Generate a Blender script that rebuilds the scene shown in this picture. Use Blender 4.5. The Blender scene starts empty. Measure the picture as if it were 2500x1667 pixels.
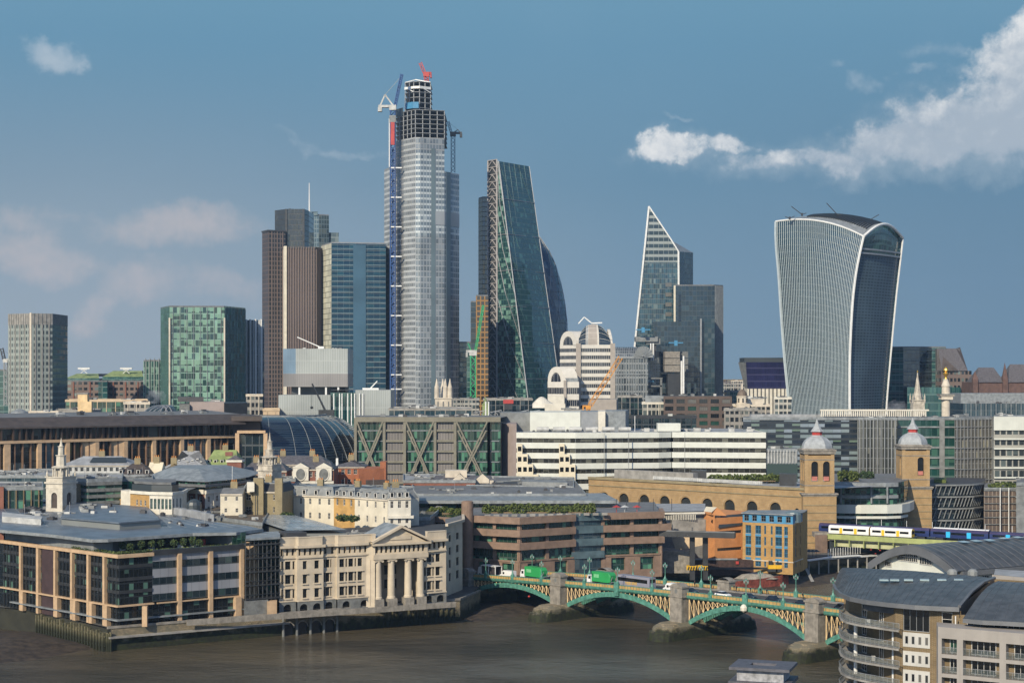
import bpy,math,random
from math import sin,cos,pi,sqrt,atan2,radians,hypot
R=random.Random(11)
F,YH,HC=4200.0,915.0,66.0
SC=bpy.context.scene
COL=SC.collection
#  camera, world, sun, exposure
cam=bpy.data.cameras.new('camera');cam.sensor_width=36;cam.lens=F/2500*36
cam.shift_y=(YH-833.5)/2500;cam.clip_end=30000;cam.clip_start=1
co=bpy.data.objects.new('camera',cam);COL.objects.link(co)
co.location=(0,0,HC);co.rotation_euler=(pi/2,0,0);SC.camera=co
SUN_AZ,SUN_EL=radians(27),radians(30)
sd=(-sin(SUN_AZ)*cos(SUN_EL),-cos(SUN_AZ)*cos(SUN_EL),sin(SUN_EL))
sl=bpy.data.lights.new('sun','SUN');sl.energy=4.8;sl.angle=radians(0.5);sl.color=(1,.88,.67)
so=bpy.data.objects.new('sun',sl);COL.objects.link(so)
so.rotation_euler=(pi/2-SUN_EL,0,-SUN_AZ);so.location=(-200,-300,400)
SC.view_settings.view_transform='Standard';SC.view_settings.look='None'
SC.view_settings.exposure=0.06;SC.view_settings.gamma=1
SC.cycles.max_bounces=5;SC.cycles.diffuse_bounces=2;SC.cycles.glossy_bounces=3
SC.cycles.volume_bounces=0;SC.cycles.caustics_reflective=False;SC.cycles.caustics_refractive=False
class NT:
 def __init__(s,nt):s.nt=nt;s.n=nt.nodes;s.l=nt.links
 def add(s,t,**k):
  n=s.n.new(t)
  for a,v in k.items():
   if a=='inp':
    for i,w in v.items():
     if isinstance(w,bpy.types.NodeSocket):s.l.new(w,n.inputs[i])
     else:n.inputs[i].default_value=w
   else:setattr(n,a,v)
  return n
 def m(s,op,a,b=0.0,c=None,clamp=False):
  d={0:a,1:b}
  if c is not None:d[2]=c
  return s.add('ShaderNodeMath',operation=op,use_clamp=clamp,inp=d).outputs[0]
 def mix(s,f,a,b,bt='MIX'):
  n=s.add('ShaderNodeMix',data_type='RGBA',blend_type=bt,inp={0:f})
  for i,w in((6,a),(7,b)):
   if isinstance(w,bpy.types.NodeSocket):s.l.new(w,n.inputs[i])
   else:n.inputs[i].default_value=c4(w)
  return n.outputs[2]
 def noise(s,vec,scale,detail=3,rough=.55,out=0):
  return s.add('ShaderNodeTexNoise',inp={'Vector':vec,'Scale':scale,'Detail':detail,'Roughness':rough}).outputs[out]
 def ramp(s,f,pts,interp='LINEAR'):
  n=s.add('ShaderNodeValToRGB',inp={0:f});n.color_ramp.interpolation=interp
  e=n.color_ramp.elements
  while len(e)<len(pts):e.new(.5)
  for k,(p,c)in enumerate(pts):e[k].position=p;e[k].color=c4(c)
  return n.outputs[0]
 def smooth(s,v,a,b):
  n=s.add('ShaderNodeMapRange',interpolation_type='SMOOTHSTEP',inp={0:v,1:a,2:b,3:0.0,4:1.0});return n.outputs[0]
def c4(c):
 if isinstance(c,(int,float)):return(c,c,c,1)
 return(c[0],c[1],c[2],1)
w=bpy.data.worlds.new('World');SC.world=w;w.use_nodes=True
def make_world():
 T=NT(w.node_tree);T.n.clear()
 sky=T.add('ShaderNodeTexSky',sky_type='NISHITA',sun_disc=False,sun_elevation=SUN_EL,sun_rotation=pi+SUN_AZ*1.0,altitude=60,air_density=1.0,dust_density=.7,ozone_density=1.5)
 tc=T.add('ShaderNodeTexCoord').outputs['Generated']
 sp=T.add('ShaderNodeSeparateXYZ',inp={0:tc}).outputs
 az=T.m('ARCTAN2',sp[0],sp[1])
 el=T.m('ARCTAN2',sp[2],T.m('SQRT',T.m('ADD',T.m('MULTIPLY',sp[0],sp[0]),T.m('MULTIPLY',sp[1],sp[1]))))
 grad=T.ramp(T.smooth(el,-.02,.34),[(0,(.215,.315,.405)),(.3,(.142,.268,.385)),(.62,(.135,.288,.425)),(1,(.168,.350,.485))])
 left=T.smooth(az,.12,-.26)
 low=T.smooth(el,.20,.0)
 grad=T.mix(T.m('MULTIPLY',T.m('MULTIPLY',left,low),.9),grad,(.345,.405,.46))
 right=T.smooth(az,.02,.3)
 grad=T.mix(T.m('MULTIPLY',right,T.m('MULTIPLY',T.smooth(el,.23,.05),.45)),grad,(.095,.20,.315))
 uv=T.add('ShaderNodeCombineXYZ',inp={0:az,1:T.m('MULTIPLY',el,1.0)}).outputs[0]
 bn=T.noise(uv,7.0,4,.6)
 grad=T.mix(T.m('MULTIPLY',T.smooth(bn,.42,.72),.05),grad,(.30,.42,.55))
 wn_=T.add('ShaderNodeTexNoise',inp={'Vector':uv,'Scale':22.0,'Detail':6,'Roughness':.62}).outputs[1]
 ws=T.add('ShaderNodeSeparateColor',inp={0:wn_}).outputs
 az0,el0=az,el
 az=T.m('ADD',az,T.m('MULTIPLY',T.m('SUBTRACT',ws[0],.5),.050));el=T.m('ADD',el,T.m('MULTIPLY',T.m('SUBTRACT',ws[1],.5),.040))
 def puff(px,py,rx,ry,dens,tilt=0.0):
  a0,e0=math.atan((px-1250)/F),math.atan((YH-py)/F)
  da=T.m('SUBTRACT',az,a0);de=T.m('SUBTRACT',el,e0)
  if tilt:de=T.m('ADD',de,T.m('MULTIPLY',da,-tilt))
  q=T.m('ADD',T.m('POWER',T.m('ABSOLUTE',T.m('DIVIDE',da,rx/F)),2.0),T.m('POWER',T.m('ABSOLUTE',T.m('DIVIDE',de,ry/F)),2.0))
  return T.m('MULTIPLY',T.m('SUBTRACT',1.0,q),dens)
 n1=T.noise(uv,60.0,9,.62)
 n2=T.noise(uv,16.0,6,.6)
 nn=T.m('ADD',T.m('MULTIPLY',T.m('SUBTRACT',n1,.5),1.9),T.m('MULTIPLY',T.m('SUBTRACT',n2,.5),1.7))
 def cover(ps,a,b,amp=1.0):
  v=None
  for p in ps:
   q=puff(*p);v=q if v is None else T.m('MAXIMUM',v,q)
  v=T.m('MAXIMUM',v,-6.0)
  return T.smooth(T.m('ADD',v,T.m('MULTIPLY',nn,amp)),a,b)
 bright=cover([(2570,250,230,170,1.4),(2400,320,250,85,1.2),(2540,150,90,100,1.2),(2230,365,190,55,1.1),(2020,395,170,32,.75),(1860,405,110,24,.45),(1630,365,85,40,1.0),(1760,355,70,32,.9)],-.15,.8)
 veil=cover([(2440,330,330,110,1.1),(2160,395,330,62,.9),(1900,415,230,45,.6),(1700,370,160,55,.6),(2380,400,260,60,.8)],-.3,1.3,.8)
 small=cover([(138,160,72,42,1.0),(2105,215,55,24,.5),(2240,212,45,16,.45),(2340,205,60,15,.4),(2300,155,90,22,.3),(2030,163,24,14,.3),(1645,288,40,8,.4),(830,365,150,15,.45,-.1),(740,350,70,14,.4,-.15)],-.1,1.25,.8)
 pink=cover([(440,555,200,60,.9),(100,640,150,60,.8),(225,775,60,55,.7,.5),(560,690,150,50,.5),(350,690,120,50,.6),(250,540,150,24,.3),(60,560,110,40,.5)],-.3,1.4,.9)
 sh_=T.smooth(T.m('ADD',T.m('MULTIPLY',T.m('SUBTRACT',n1,.5),1.3),T.m('MULTIPLY',T.m('SUBTRACT',el,T.m('ADD',.118,T.m('MULTIPLY',T.m('SUBTRACT',az0,.1),.30))),10.0)),-.35,.45)
 cc=T.mix(sh_,(.40,.47,.55),(.86,.86,.85))
 g2=T.mix(T.m('MULTIPLY',pink,.62),grad,(.60,.53,.52))
 g2=T.mix(T.m('MULTIPLY',veil,.6),g2,(.38,.47,.55))
 g2=T.mix(T.m('MULTIPLY',small,.60),g2,(.55,.61,.67))
 g2=T.mix(T.m('MULTIPLY',bright,.9),g2,cc)
 az,el=az0,el0
 east=T.m('MULTIPLY',T.smooth(T.m('ABSOLUTE',az),1.5,.8),T.smooth(el,.9,.45))
 oc=T.smooth(T.noise(tc,2.2,6,.6),.48,.62)
 elsewhere=T.mix(T.m('MULTIPLY',oc,.40),T.mix(1.0,sky.outputs[0],(.078,.10,.135),'MULTIPLY'),(.55,.66,.80))
 fin=T.mix(east,elsewhere,g2)
 bg=T.add('ShaderNodeBackground',inp={0:fin,1:1.0})
 T.l.new(bg.outputs[0],T.add('ShaderNodeOutputWorld').inputs[0])
make_world()
#  materials
MATS={}
def P_(T):return next(n for n in T.n if n.type=='BSDF_PRINCIPLED')
def mat(name,col,rough=.75,metal=0.0,var=.18,nscale=.35,bump=.0,col2=None,spec=None,streak=0.0):
 if name in MATS:return MATS[name]
 m=bpy.data.materials.new(name);m.use_nodes=True;MATS[name]=m
 T=NT(m.node_tree);p=P_(T)
 pos=T.add('ShaderNodeNewGeometry').outputs['Position']
 n=T.noise(pos,nscale,4,.6)
 c2=col2 or tuple(max(0,c*(1-2*var))for c in col)
 c1=tuple(min(1,c*(1+var*.4))for c in col)
 c=T.mix(T.smooth(n,.3,.72),c1,c2)
 if streak:
  mp=T.add('ShaderNodeMapping',inp={0:pos,3:(1.6,1.6,.08)}).outputs[0]
  c=T.mix(T.m('MULTIPLY',T.smooth(T.noise(mp,1.0,3,.6),.5,.8),streak),c,tuple(x*.35 for x in col))
 T.l.new(c,p.inputs['Base Color'])
 p.inputs['Roughness'].default_value=rough;p.inputs['Metallic'].default_value=metal
 if spec is not None:p.inputs['Specular IOR Level'].default_value=spec
 if bump:
  b=T.add('ShaderNodeBump',inp={'Strength':bump,'Distance':.1,'Height':T.noise(pos,3.0,5,.65)})
  T.l.new(b.outputs[0],p.inputs['Normal'])
 return m
def brick(name,col,col2=None,mortar=(.3,.27,.22),sc=1.0):
 if name in MATS:return MATS[name]
 m=bpy.data.materials.new(name);m.use_nodes=True;MATS[name]=m
 T=NT(m.node_tree);p=P_(T)
 pos=T.add('ShaderNodeNewGeometry').outputs['Position']
 s=T.add('ShaderNodeSeparateXYZ',inp={0:pos}).outputs
 v=T.add('ShaderNodeCombineXYZ',inp={0:T.m('ADD',s[0],T.m('MULTIPLY',s[1],.8)),1:s[2]}).outputs[0]
 b=T.add('ShaderNodeTexBrick',inp={'Vector':v,'Color1':c4(col),'Color2':c4(col2 or tuple(x*.7 for x in col)),'Mortar':c4(mortar),'Scale':1.6*sc,'Mortar Size':.012,'Bias':-.2})
 n=T.smooth(T.noise(pos,.3,4,.65),.35,.7)
 c=T.mix(T.m('MULTIPLY',n,.42),b.outputs[0],tuple(x*.45 for x in col))
 T.l.new(c,p.inputs['Base Color']);p.inputs['Roughness'].default_value= .85
 return m
def glass(name,dark,light=None,p=.2,frame=(.3,.3,.3),fu=.08,fv=.08,rough=.08,ior=1.75,wob=.05,var=.35,spandrel=None,sv=0.0,metal=0.0,dark2=None,frough=.5,light2=None,sub=1):
 """curtain-wall material: the UV map counts panes (u) and storeys (v)"""
 if name in MATS:return MATS[name]
 m=bpy.data.materials.new(name);m.use_nodes=True;MATS[name]=m
 T=NT(m.node_tree);b=P_(T)
 uv=T.add('ShaderNodeUVMap').outputs[0]
 s=T.add('ShaderNodeSeparateXYZ',inp={0:uv}).outputs
 fu_,fv_=T.m('FRACT',s[0]),T.m('FRACT',s[1])
 cell=T.add('ShaderNodeCombineXYZ',inp={0:T.m('FLOOR',s[0]),1:T.m('FLOOR',s[1]),2:.5}).outputs[0]
 wn=T.add('ShaderNodeTexWhiteNoise',noise_dimensions='3D',inp={'Vector':cell})
 r=wn.outputs[0]
 dark2=dark2 or tuple(x*(1-var)for x in dark)
 c=T.mix(r,dark,dark2)
 if light:
  r2=T.add('ShaderNodeTexWhiteNoise',noise_dimensions='3D',inp={'Vector':T.add('ShaderNodeVectorMath',operation='ADD',inp={0:cell,1:(17.3,5.1,2.2)}).outputs[0]}).outputs[0]
  drop=T.m('GREATER_THAN',fv_,T.m('MULTIPLY',r,.75))
  lm=T.m('MULTIPLY',T.m('LESS_THAN',r2,p),drop)
  c=T.mix(lm,c,T.mix(r,light,light2 or tuple(x*.6 for x in light)))
 rr=rough
 msk=T.m('MAXIMUM',T.m('LESS_THAN',fu_,fu),T.m('LESS_THAN',fv_,fv))
 if spandrel:
  ms=T.m('LESS_THAN',fv_,sv);c=T.mix(ms,c,spandrel)
  rr=T.m('ADD',T.m('MULTIPLY',ms,frough-rough),rough)
 c=T.mix(msk,c,frame)
 pos=T.add('ShaderNodeNewGeometry').outputs['Position']
 c=T.mix(T.m('MULTIPLY',T.smooth(T.noise(pos,.05,3,.5),.35,.7),.25),c,(0,0,0))
 T.l.new(c,b.inputs['Base Color'])
 rg=T.m('ADD',T.m('MULTIPLY',msk,frough-rough),rr)if not spandrel else T.m('MAXIMUM',T.m('MULTIPLY',msk,frough),rr)
 T.l.new(rg,b.inputs['Roughness'])
 b.inputs['IOR'].default_value=ior;b.inputs['Metallic'].default_value=metal
 if wob:
  g=T.add('ShaderNodeNewGeometry').outputs['Normal']
  o=T.add('ShaderNodeVectorMath',operation='SUBTRACT',inp={0:wn.outputs[1],1:(.5,.5,.5)}).outputs[0]
  o2=T.add('ShaderNodeVectorMath',operation='SCALE',inp={0:o,'Scale':wob}).outputs[0]
  a=T.add('ShaderNodeVectorMath',operation='ADD',inp={0:g,1:o2}).outputs[0]
  T.l.new(T.add('ShaderNodeVectorMath',operation='NORMALIZE',inp={0:a}).outputs[0],b.inputs['Normal'])
 return m
def foliage(name,a,b):
 m=bpy.data.materials.new(name);m.use_nodes=True;MATS[name]=m
 T=NT(m.node_tree);p=P_(T)
 oi=T.add('ShaderNodeNewGeometry')
 n=T.noise(oi.outputs['Position'],1.3,3,.6)
 T.l.new(T.mix(T.smooth(n,.35,.65),a,b),p.inputs['Base Color']);p.inputs['Roughness'].default_value= .8
 return m
def MM(k):return MATS[k]if isinstance(k,str)else k
#  mesh building
ORG={}
class MB:
 def __init__(s):s.v=[];s.f=[];s.uv=[];s.mi=[];s.mats=[];s.cur=0
 def use(s,m):
  m=MM(m)
  if m not in s.mats:s.mats.append(m)
  s.cur=s.mats.index(m);return s
 def face(s,pts,uv=None):
  i=len(s.v);s.v.extend(pts);n=len(pts)
  s.f.append(tuple(range(i,i+n)));s.uv.append(uv);s.mi.append(s.cur)
 def box(s,c,u,w,l,h,t=None):
  """box: base centre c, unit axis u (plan), w along u, l across, height h"""
  x,y,z=c;ux,uy=u;a,b=w/2,l/2
  q=[(x+ux*i*a-uy*j*b,y+uy*i*a+ux*j*b)for i,j in((-1,-1),(1,-1),(1,1),(-1,1))]
  s.prism(q,z,z+h)
 def prism(s,poly,z0,z1,top=True,bottom=False,uvf=None,tops=None):
  """poly counter-clockwise seen from above"""
  n=len(poly)
  for i in range(n):
   a,b=poly[i],poly[(i+1)%n]
   s.face([(a[0],a[1],z0),(b[0],b[1],z0),(b[0],b[1],z1),(a[0],a[1],z1)],uvf)
  if top:s.face([(p[0],p[1],z1)for p in poly])
  if bottom:s.face([(p[0],p[1],z0)for p in reversed(poly)])
 def wallq(s,A,B,z0,z1,nu=1,nv=1,u0=0,v0=0):
  s.face([(A[0],A[1],z0),(B[0],B[1],z0),(B[0],B[1],z1),(A[0],A[1],z1)],
[(u0,v0),(u0+nu,v0),(u0+nu,v0+nv),(u0,v0+nv)])
 def tube(s,a,b,r,n=6,r2=None,cap=True):
  r2=r if r2 is None else r2
  d=[b[i]-a[i]for i in range(3)];L=sqrt(sum(x*x for x in d))or 1;d=[x/L for x in d]
  t=(0,0,1)if abs(d[2])< .9 else(1,0,0)
  e=[d[1]*t[2]-d[2]*t[1],d[2]*t[0]-d[0]*t[2],d[0]*t[1]-d[1]*t[0]]
  k=sqrt(sum(x*x for x in e));e=[x/k for x in e]
  g=[d[1]*e[2]-d[2]*e[1],d[2]*e[0]-d[0]*e[2],d[0]*e[1]-d[1]*e[0]]
  ra=[[a[i]+r*(cos(2*pi*j/n+pi/4)*e[i]+sin(2*pi*j/n+pi/4)*g[i])for i in range(3)]for j in range(n)]
  rb=[[b[i]+r2*(cos(2*pi*j/n+pi/4)*e[i]+sin(2*pi*j/n+pi/4)*g[i])for i in range(3)]for j in range(n)]
  for j in range(n):
   k=(j+1)%n;s.face([ra[j],ra[k],rb[k],rb[j]])
  if cap:s.face(ra[::-1]);s.face(rb)
 def lathe(s,c,prof,n=12,rot=0.0,sx=1.0,sy=1.0,cap=True,uvn=None):
  """prof: list of (r, z) from the bottom up; z absolute"""
  rings=[[(c[0]+r*cos(rot+2*pi*j/n)*sx,c[1]+r*sin(rot+2*pi*j/n)*sy,z)for j in range(n)]for r,z in prof]
  for i in range(len(prof)-1):
   for j in range(n):
    k=(j+1)%n
    uv=None
    if uvn:uv=[(j*uvn[0]/n,i*uvn[1]),((j+1)*uvn[0]/n,i*uvn[1]),((j+1)*uvn[0]/n,(i+1)*uvn[1]),(j*uvn[0]/n,(i+1)*uvn[1])]
    if prof[i+1][0]<1e-4:s.face([rings[i][j],rings[i][k],rings[i+1][j]],uv and uv[:3])
    elif prof[i][0]<1e-4:s.face([rings[i][j],rings[i+1][k],rings[i+1][j]],uv and uv[:3])
    else:s.face([rings[i][j],rings[i][k],rings[i+1][k],rings[i+1][j]],uv)
  if cap and prof[-1][0]>1e-4:s.face(rings[-1])
  if cap and prof[0][0]>1e-4:s.face(rings[0][::-1])
 def grid(s,fn,nu,nv,uvs=(1,1)):
  for i in range(nu):
   for j in range(nv):
    s.face([fn(i/nu,j/nv),fn((i+1)/nu,j/nv),fn((i+1)/nu,(j+1)/nv),fn(i/nu,(j+1)/nv)],
[(i*uvs[0]/nu,j*uvs[1]/nv),((i+1)*uvs[0]/nu,j*uvs[1]/nv),((i+1)*uvs[0]/nu,(j+1)*uvs[1]/nv),(i*uvs[0]/nu,(j+1)*uvs[1]/nv)])
 def ribbon(s,ch,t,z0,z1,off=0.0,closed=False):
  """solid strip along plan chain ch, from offset off to off+t outwards"""
  I,O=offs(ch,off,closed),offs(ch,off+t,closed)
  n=len(ch);rng=range(n if closed else n-1)
  for i in rng:
   k=(i+1)%n;a,b,c,d=I[i],I[k],O[k],O[i]
   s.face([(d[0],d[1],z0),(c[0],c[1],z0),(c[0],c[1],z1),(d[0],d[1],z1)])
   s.face([(d[0],d[1],z1),(c[0],c[1],z1),(b[0],b[1],z1),(a[0],a[1],z1)])
   s.face([(a[0],a[1],z0),(b[0],b[1],z0),(c[0],c[1],z0),(d[0],d[1],z0)])
   s.face([(b[0],b[1],z0),(a[0],a[1],z0),(a[0],a[1],z1),(b[0],b[1],z1)])
  if not closed:
   for p,q in((I[0],O[0]),(O[-1],I[-1])):
    s.face([(p[0],p[1],z0),(q[0],q[1],z0),(q[0],q[1],z1),(p[0],p[1],z1)])
 def fin(s,A,B,u,wd,t,z0,z1,off=0.0):
  d,n,L=dirn(A,B)
  x,y=A[0]+d[0]*u+n[0]*(off+t/2),A[1]+d[1]*u+n[1]*(off+t/2)
  s.box((x,y,z0),d,wd,t,z1-z0)
 def wall(s,A,B,z0,z1,holes,rec=.35,arch=False):
  """wall with real openings; holes: (u0,u1,v0,v1) metres along and absolute heights"""
  d,n,L=dirn(A,B)
  us=sorted(set([0.0,L]+[min(max(h[k],0),L)for h in holes for k in(0,1)]))
  vs=sorted(set([z0,z1]+[min(max(h[k],z0),z1)for h in holes for k in(2,3)]))
  pt=lambda u,v,o=0.0:(A[0]+d[0]*u-n[0]*o,A[1]+d[1]*u-n[1]*o,v)
  for j in range(len(vs)-1):
   vm=(vs[j]+vs[j+1])/2
   hs=sorted((h[0],h[1])for h in holes if h[2]<vm<h[3])
   u=0.0
   for a,b in hs+[(L,L)]:
    if a>u+1e-4:s.face([pt(u,vs[j]),pt(a,vs[j]),pt(a,vs[j+1]),pt(u,vs[j+1])])
    u=max(u,b)
  for h in holes:
   a,b,c,e=h[:4]
   s.face([pt(a,c),pt(a,c,rec),pt(a,e,rec),pt(a,e)])
   s.face([pt(b,c,rec),pt(b,c),pt(b,e),pt(b,e,rec)])
   s.face([pt(a,c),pt(b,c),pt(b,c,rec),pt(a,c,rec)])
   if arch or len(h)>4:
    r=(b-a)/2;m=(a+b)/2;N=10
    arc=[(m-r*cos(pi*k/N),e-r+r*sin(pi*k/N))for k in range(N+1)]
    for k in range(N):
     p,q=arc[k],arc[k+1]
     cr=(a,e)if k<N/2 else(b,e)
     s.face([pt(*q),pt(*p),pt(*cr)]);s.face([pt(*p),pt(*q),pt(*q,rec),pt(*p,rec)])
   else:s.face([pt(a,e,rec),pt(b,e,rec),pt(b,e),pt(a,e)])
 def build(s,name,parent=None,smooth=False):
  if not s.f:return None
  o=ORG.get(parent.name,(0,0,0))if parent else(0,0,0)
  me=bpy.data.meshes.new(name)
  me.from_pydata([(v[0]-o[0],v[1]-o[1],v[2]-o[2])for v in s.v],[],s.f)
  for m in s.mats:me.materials.append(m)
  me.polygons.foreach_set('material_index',s.mi)
  if any(s.uv):
   L=me.uv_layers.new(name='UVMap');flat=[]
   for f,u in zip(s.f,s.uv):
    for k in range(len(f)):flat.extend(u[k]if u else(.5,.5))
   L.data.foreach_set('uv',flat)
  if smooth:me.polygons.foreach_set('use_smooth',[True]*len(s.f))
  me.update()
  ob=bpy.data.objects.new(name,me);COL.objects.link(ob)
  if parent:ob.parent=parent;ORG[ob.name]=o
  return ob
def dirn(A,B):
 L=hypot(B[0]-A[0],B[1]-A[1]);d=((B[0]-A[0])/L,(B[1]-A[1])/L)
 return d,(d[1],-d[0]),L
def offs(ch,o,closed=False):
 n=len(ch);out=[]
 for i in range(n):
  ns=[]
  if i>0 or closed:ns.append(dirn(ch[i-1],ch[i])[1])
  if i<n-1 or closed:ns.append(dirn(ch[i],ch[(i+1)%n])[1])
  if len(ns)==1:m=ns[0];k=1
  else:
   m=(ns[0][0]+ns[1][0],ns[0][1]+ns[1][1]);q=m[0]*m[0]+m[1]*m[1];k=min(2/q,2.0)if q>1e-6 else 1
  out.append((ch[i][0]+m[0]*o*k,ch[i][1]+m[1]*o*k))
 return out
def X(px,d):return(px-1250)/F*d
def P(px,d):return((px-1250)/F*d,d)
def Z(py,d):return HC-(py-YH)/F*d
def lerp(A,B,t):return tuple(a+(b-a)*t for a,b in zip(A,B))
def empty(name,loc,label=None,cat=None,group=None,kind=None):
 o=bpy.data.objects.new(name,None);COL.objects.link(o);o.location=loc;o.empty_display_size=2
 ORG[o.name]=tuple(loc);tag(o,label,cat,group,kind);return o
def tag(o,label=None,cat=None,group=None,kind=None):
 if label:o['label']=label
 if cat:o['category']=cat
 if group:o['group']=group
 if kind:o['kind']=kind
 return o
def copy_tree(o,parent=None):
 c=o.copy();COL.objects.link(c);c.parent=parent
 for ch in list(o.children):copy_tree(ch,c)
 return c
WM={}
def winmesh(w_,h,nx,ny,fm,gm,fr=.09,arch=False):
 k=(round(w_,2),round(h,2),nx,ny,fm,gm,arch)
 if k in WM:return WM[k]
 mb=MB();mb.use(gm)
 mb.face([(-w_/2,0,0),(w_/2,0,0),(w_/2,0,h),(-w_/2,0,h)],[(.3,.3),(.7,.3),(.7,.7),(.3,.7)])
 mb.use(fm)
 fr=min(fr,w_*.1)
 for x in(-w_/2+fr/2,w_/2-fr/2):mb.box((x,-.05,0),(1,0),fr,.1,h)
 for z in(0,h-fr):mb.box((0,-.048,z),(1,0),w_-2*fr,.096,fr)
 for i in range(1,nx):mb.box((-w_/2+w_*i/nx,-.035,fr),(1,0),fr*.7,.07,h-2*fr)
 for j in range(1,ny):mb.box((0,-.03,h*j/ny),(1,0),w_-2*fr,.06,fr*.7)
 me=mb.build('window');d=me.data;bpy.data.objects.remove(me);WM[k]=d
 return d
class Bld:
 def __init__(s,name,label,cat,loc,group=None):
  s.e=empty(name,loc,label,cat,group);s.parts={};s.nw=0;s.more=[];s.sm=set()
  s.loc=loc
 def p(s,part,m):
  if part not in s.parts:s.parts[part]=MB()
  return s.parts[part].use(m)
 def solo(s,part,m):
  mb=MB().use(m);s.more.append((part,mb));return mb
 def win(s,A,B,u,z,w_,h,rec=.33,nx=2,ny=2,fm='frame_white',gm=('pane_dark','pane_mid','pane_dark'),name='window'):
  d,n,L=dirn(A,B)
  g=R.choice(gm)if isinstance(gm,tuple)else gm
  if s.nw<99:
   o=bpy.data.objects.new(name,winmesh(w_,h,nx,ny,fm,g));COL.objects.link(o);o.parent=s.e
   o.location=(A[0]+d[0]*u-n[0]*rec-s.loc[0],A[1]+d[1]*u-n[1]*rec-s.loc[1],z-s.loc[2])
   o.rotation_euler=(0,0,atan2(d[1],d[0]));s.nw+=1
  else:
   q=s.p('small_window',g)
   a=(A[0]+d[0]*(u-w_/2)-n[0]*rec,A[1]+d[1]*(u-w_/2)-n[1]*rec);b=(A[0]+d[0]*(u+w_/2)-n[0]*rec,A[1]+d[1]*(u+w_/2)-n[1]*rec)
   q.wallq(a,b,z,z+h,.4,.4,.3,.3)
 def fac(s,A,B,z0,z1,cols,rows,wm,ww=None,part='wall',arch=False,rec=.33,nx=2,ny=2,fm='frame_white',gm=('pane_dark','pane_mid','pane_dark'),wname='window'):
  """cols: list of centre fractions, or int; ww width (m); rows: list of (z, h)"""
  d,n,L=dirn(A,B)
  if isinstance(cols,int):cols=[(i+.5)/cols for i in range(cols)]
  holes=[]
  for(z,h)in rows:
   for c in cols:
    cw=ww
    if isinstance(c,tuple):c,cw=c
    u=c*L
    if u-cw/2< .05 or u+cw/2>L-.05:continue
    holes.append((u-cw/2,u+cw/2,z,z+h));s.win(A,B,u,z,cw,h,rec,nx,ny,fm,gm,wname)
  s.p(part,wm).wall(A,B,z0,z1,holes,rec,arch)
 def glaze(s,A,B,z0,z1,nu,nv,m,part='glazing',u0=0):
  s.p(part,m).wallq(A,B,z0,z1,nu,nv,u0)
 def shell(s,chain,back,z0,z1,m,nus=None,nv=1,part='glazing',roof='roof_grey',sides=None,rpart='roof'):
  """curtain walls over a plan: front chain left to right, back offset vector"""
  poly=list(chain)+[(chain[-1][0]+back[0],chain[-1][1]+back[1]),(chain[0][0]+back[0],chain[0][1]+back[1])]
  n=len(poly)
  for i in range(n):
   a,b=poly[i],poly[(i+1)%n];L=dirn(a,b)[2]
   mm=m[i]if isinstance(m,(list,tuple))and i<len(m)else(m[0]if isinstance(m,(list,tuple))else m)
   nu=nus[i]if nus and i<len(nus)else max(1,round(L/3))
   s.p(part,mm).wallq(a,b,z0,z1,nu,nv,i*37)
  s.p(rpart,roof).face([(p[0],p[1],z1)for p in poly])
  return poly
 def units(s,poly,z,n,big=3.0,m='plant_grey',inset=.12,name='ventilation_unit',rr=None):
  rr=rr or R
  cx=sum(p[0]for p in poly)/len(poly);cy=sum(p[1]for p in poly)/len(poly)
  for _ in range(n):
   a,b=rr.random(),rr.random()
   k=rr.randrange(len(poly));p,q=poly[k],poly[(k+1)%len(poly)]
   e=lerp(p,q,a);t=sqrt(b)*(1-inset)
   x,y=cx+(e[0]-cx)*t,cy+(e[1]-cy)*t
   d=dirn(poly[0],poly[1])[0]
   w_,l,h=rr.uniform(.4,1)*big,rr.uniform(.4,1)*big,rr.uniform(.3,.8)*big*.6
   mb=s.solo(name,R.choice((m,'plant_white','plant_dark'))if m=='plant_grey' else m)
   kind=rr.random()
   mb.box((x,y,z),d,w_,l,h)
   if kind< .5:
    mb.use('plant_dark').lathe((x,y),[(w_*.3,z+h),(w_*.3,z+h+.25)],10)
   elif kind< .75:
    mb.use('plant_grey').tube((x-d[0]*w_*1.4,y-d[1]*w_*1.4,z+h*.5),(x+d[0]*w_*1.4,y+d[1]*w_*1.4,z+h*.5),h*.28,8)
   else:mb.use('plant_dark').box((x,y,z+h),d,w_*.8,l*.2,.2)
 def done(s):
  for k,mb in s.parts.items():
   o=mb.build(k,s.e,k in s.sm)
   if o and k=='small_window':o['kind']='stuff'
  for k,mb in s.more:mb.build(k,s.e)
  return s.e
def rows(z0,h,n,a,wh):return[(z0+i*h+a,wh)for i in range(n)]
def slope(ch,dy):
 """sides run back along the sight line of the near corner, as these blocks are turned"""
 kl,kr=ch[0][0]/ch[0][1],ch[-1][0]/ch[-1][1]
 k=kr*1.03 if kr<0 else kl*1.03 if kl>0 else 0
 return(k*dy,dy)
def shift(p,v):return(p[0]+v[0],p[1]+v[1])
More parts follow.
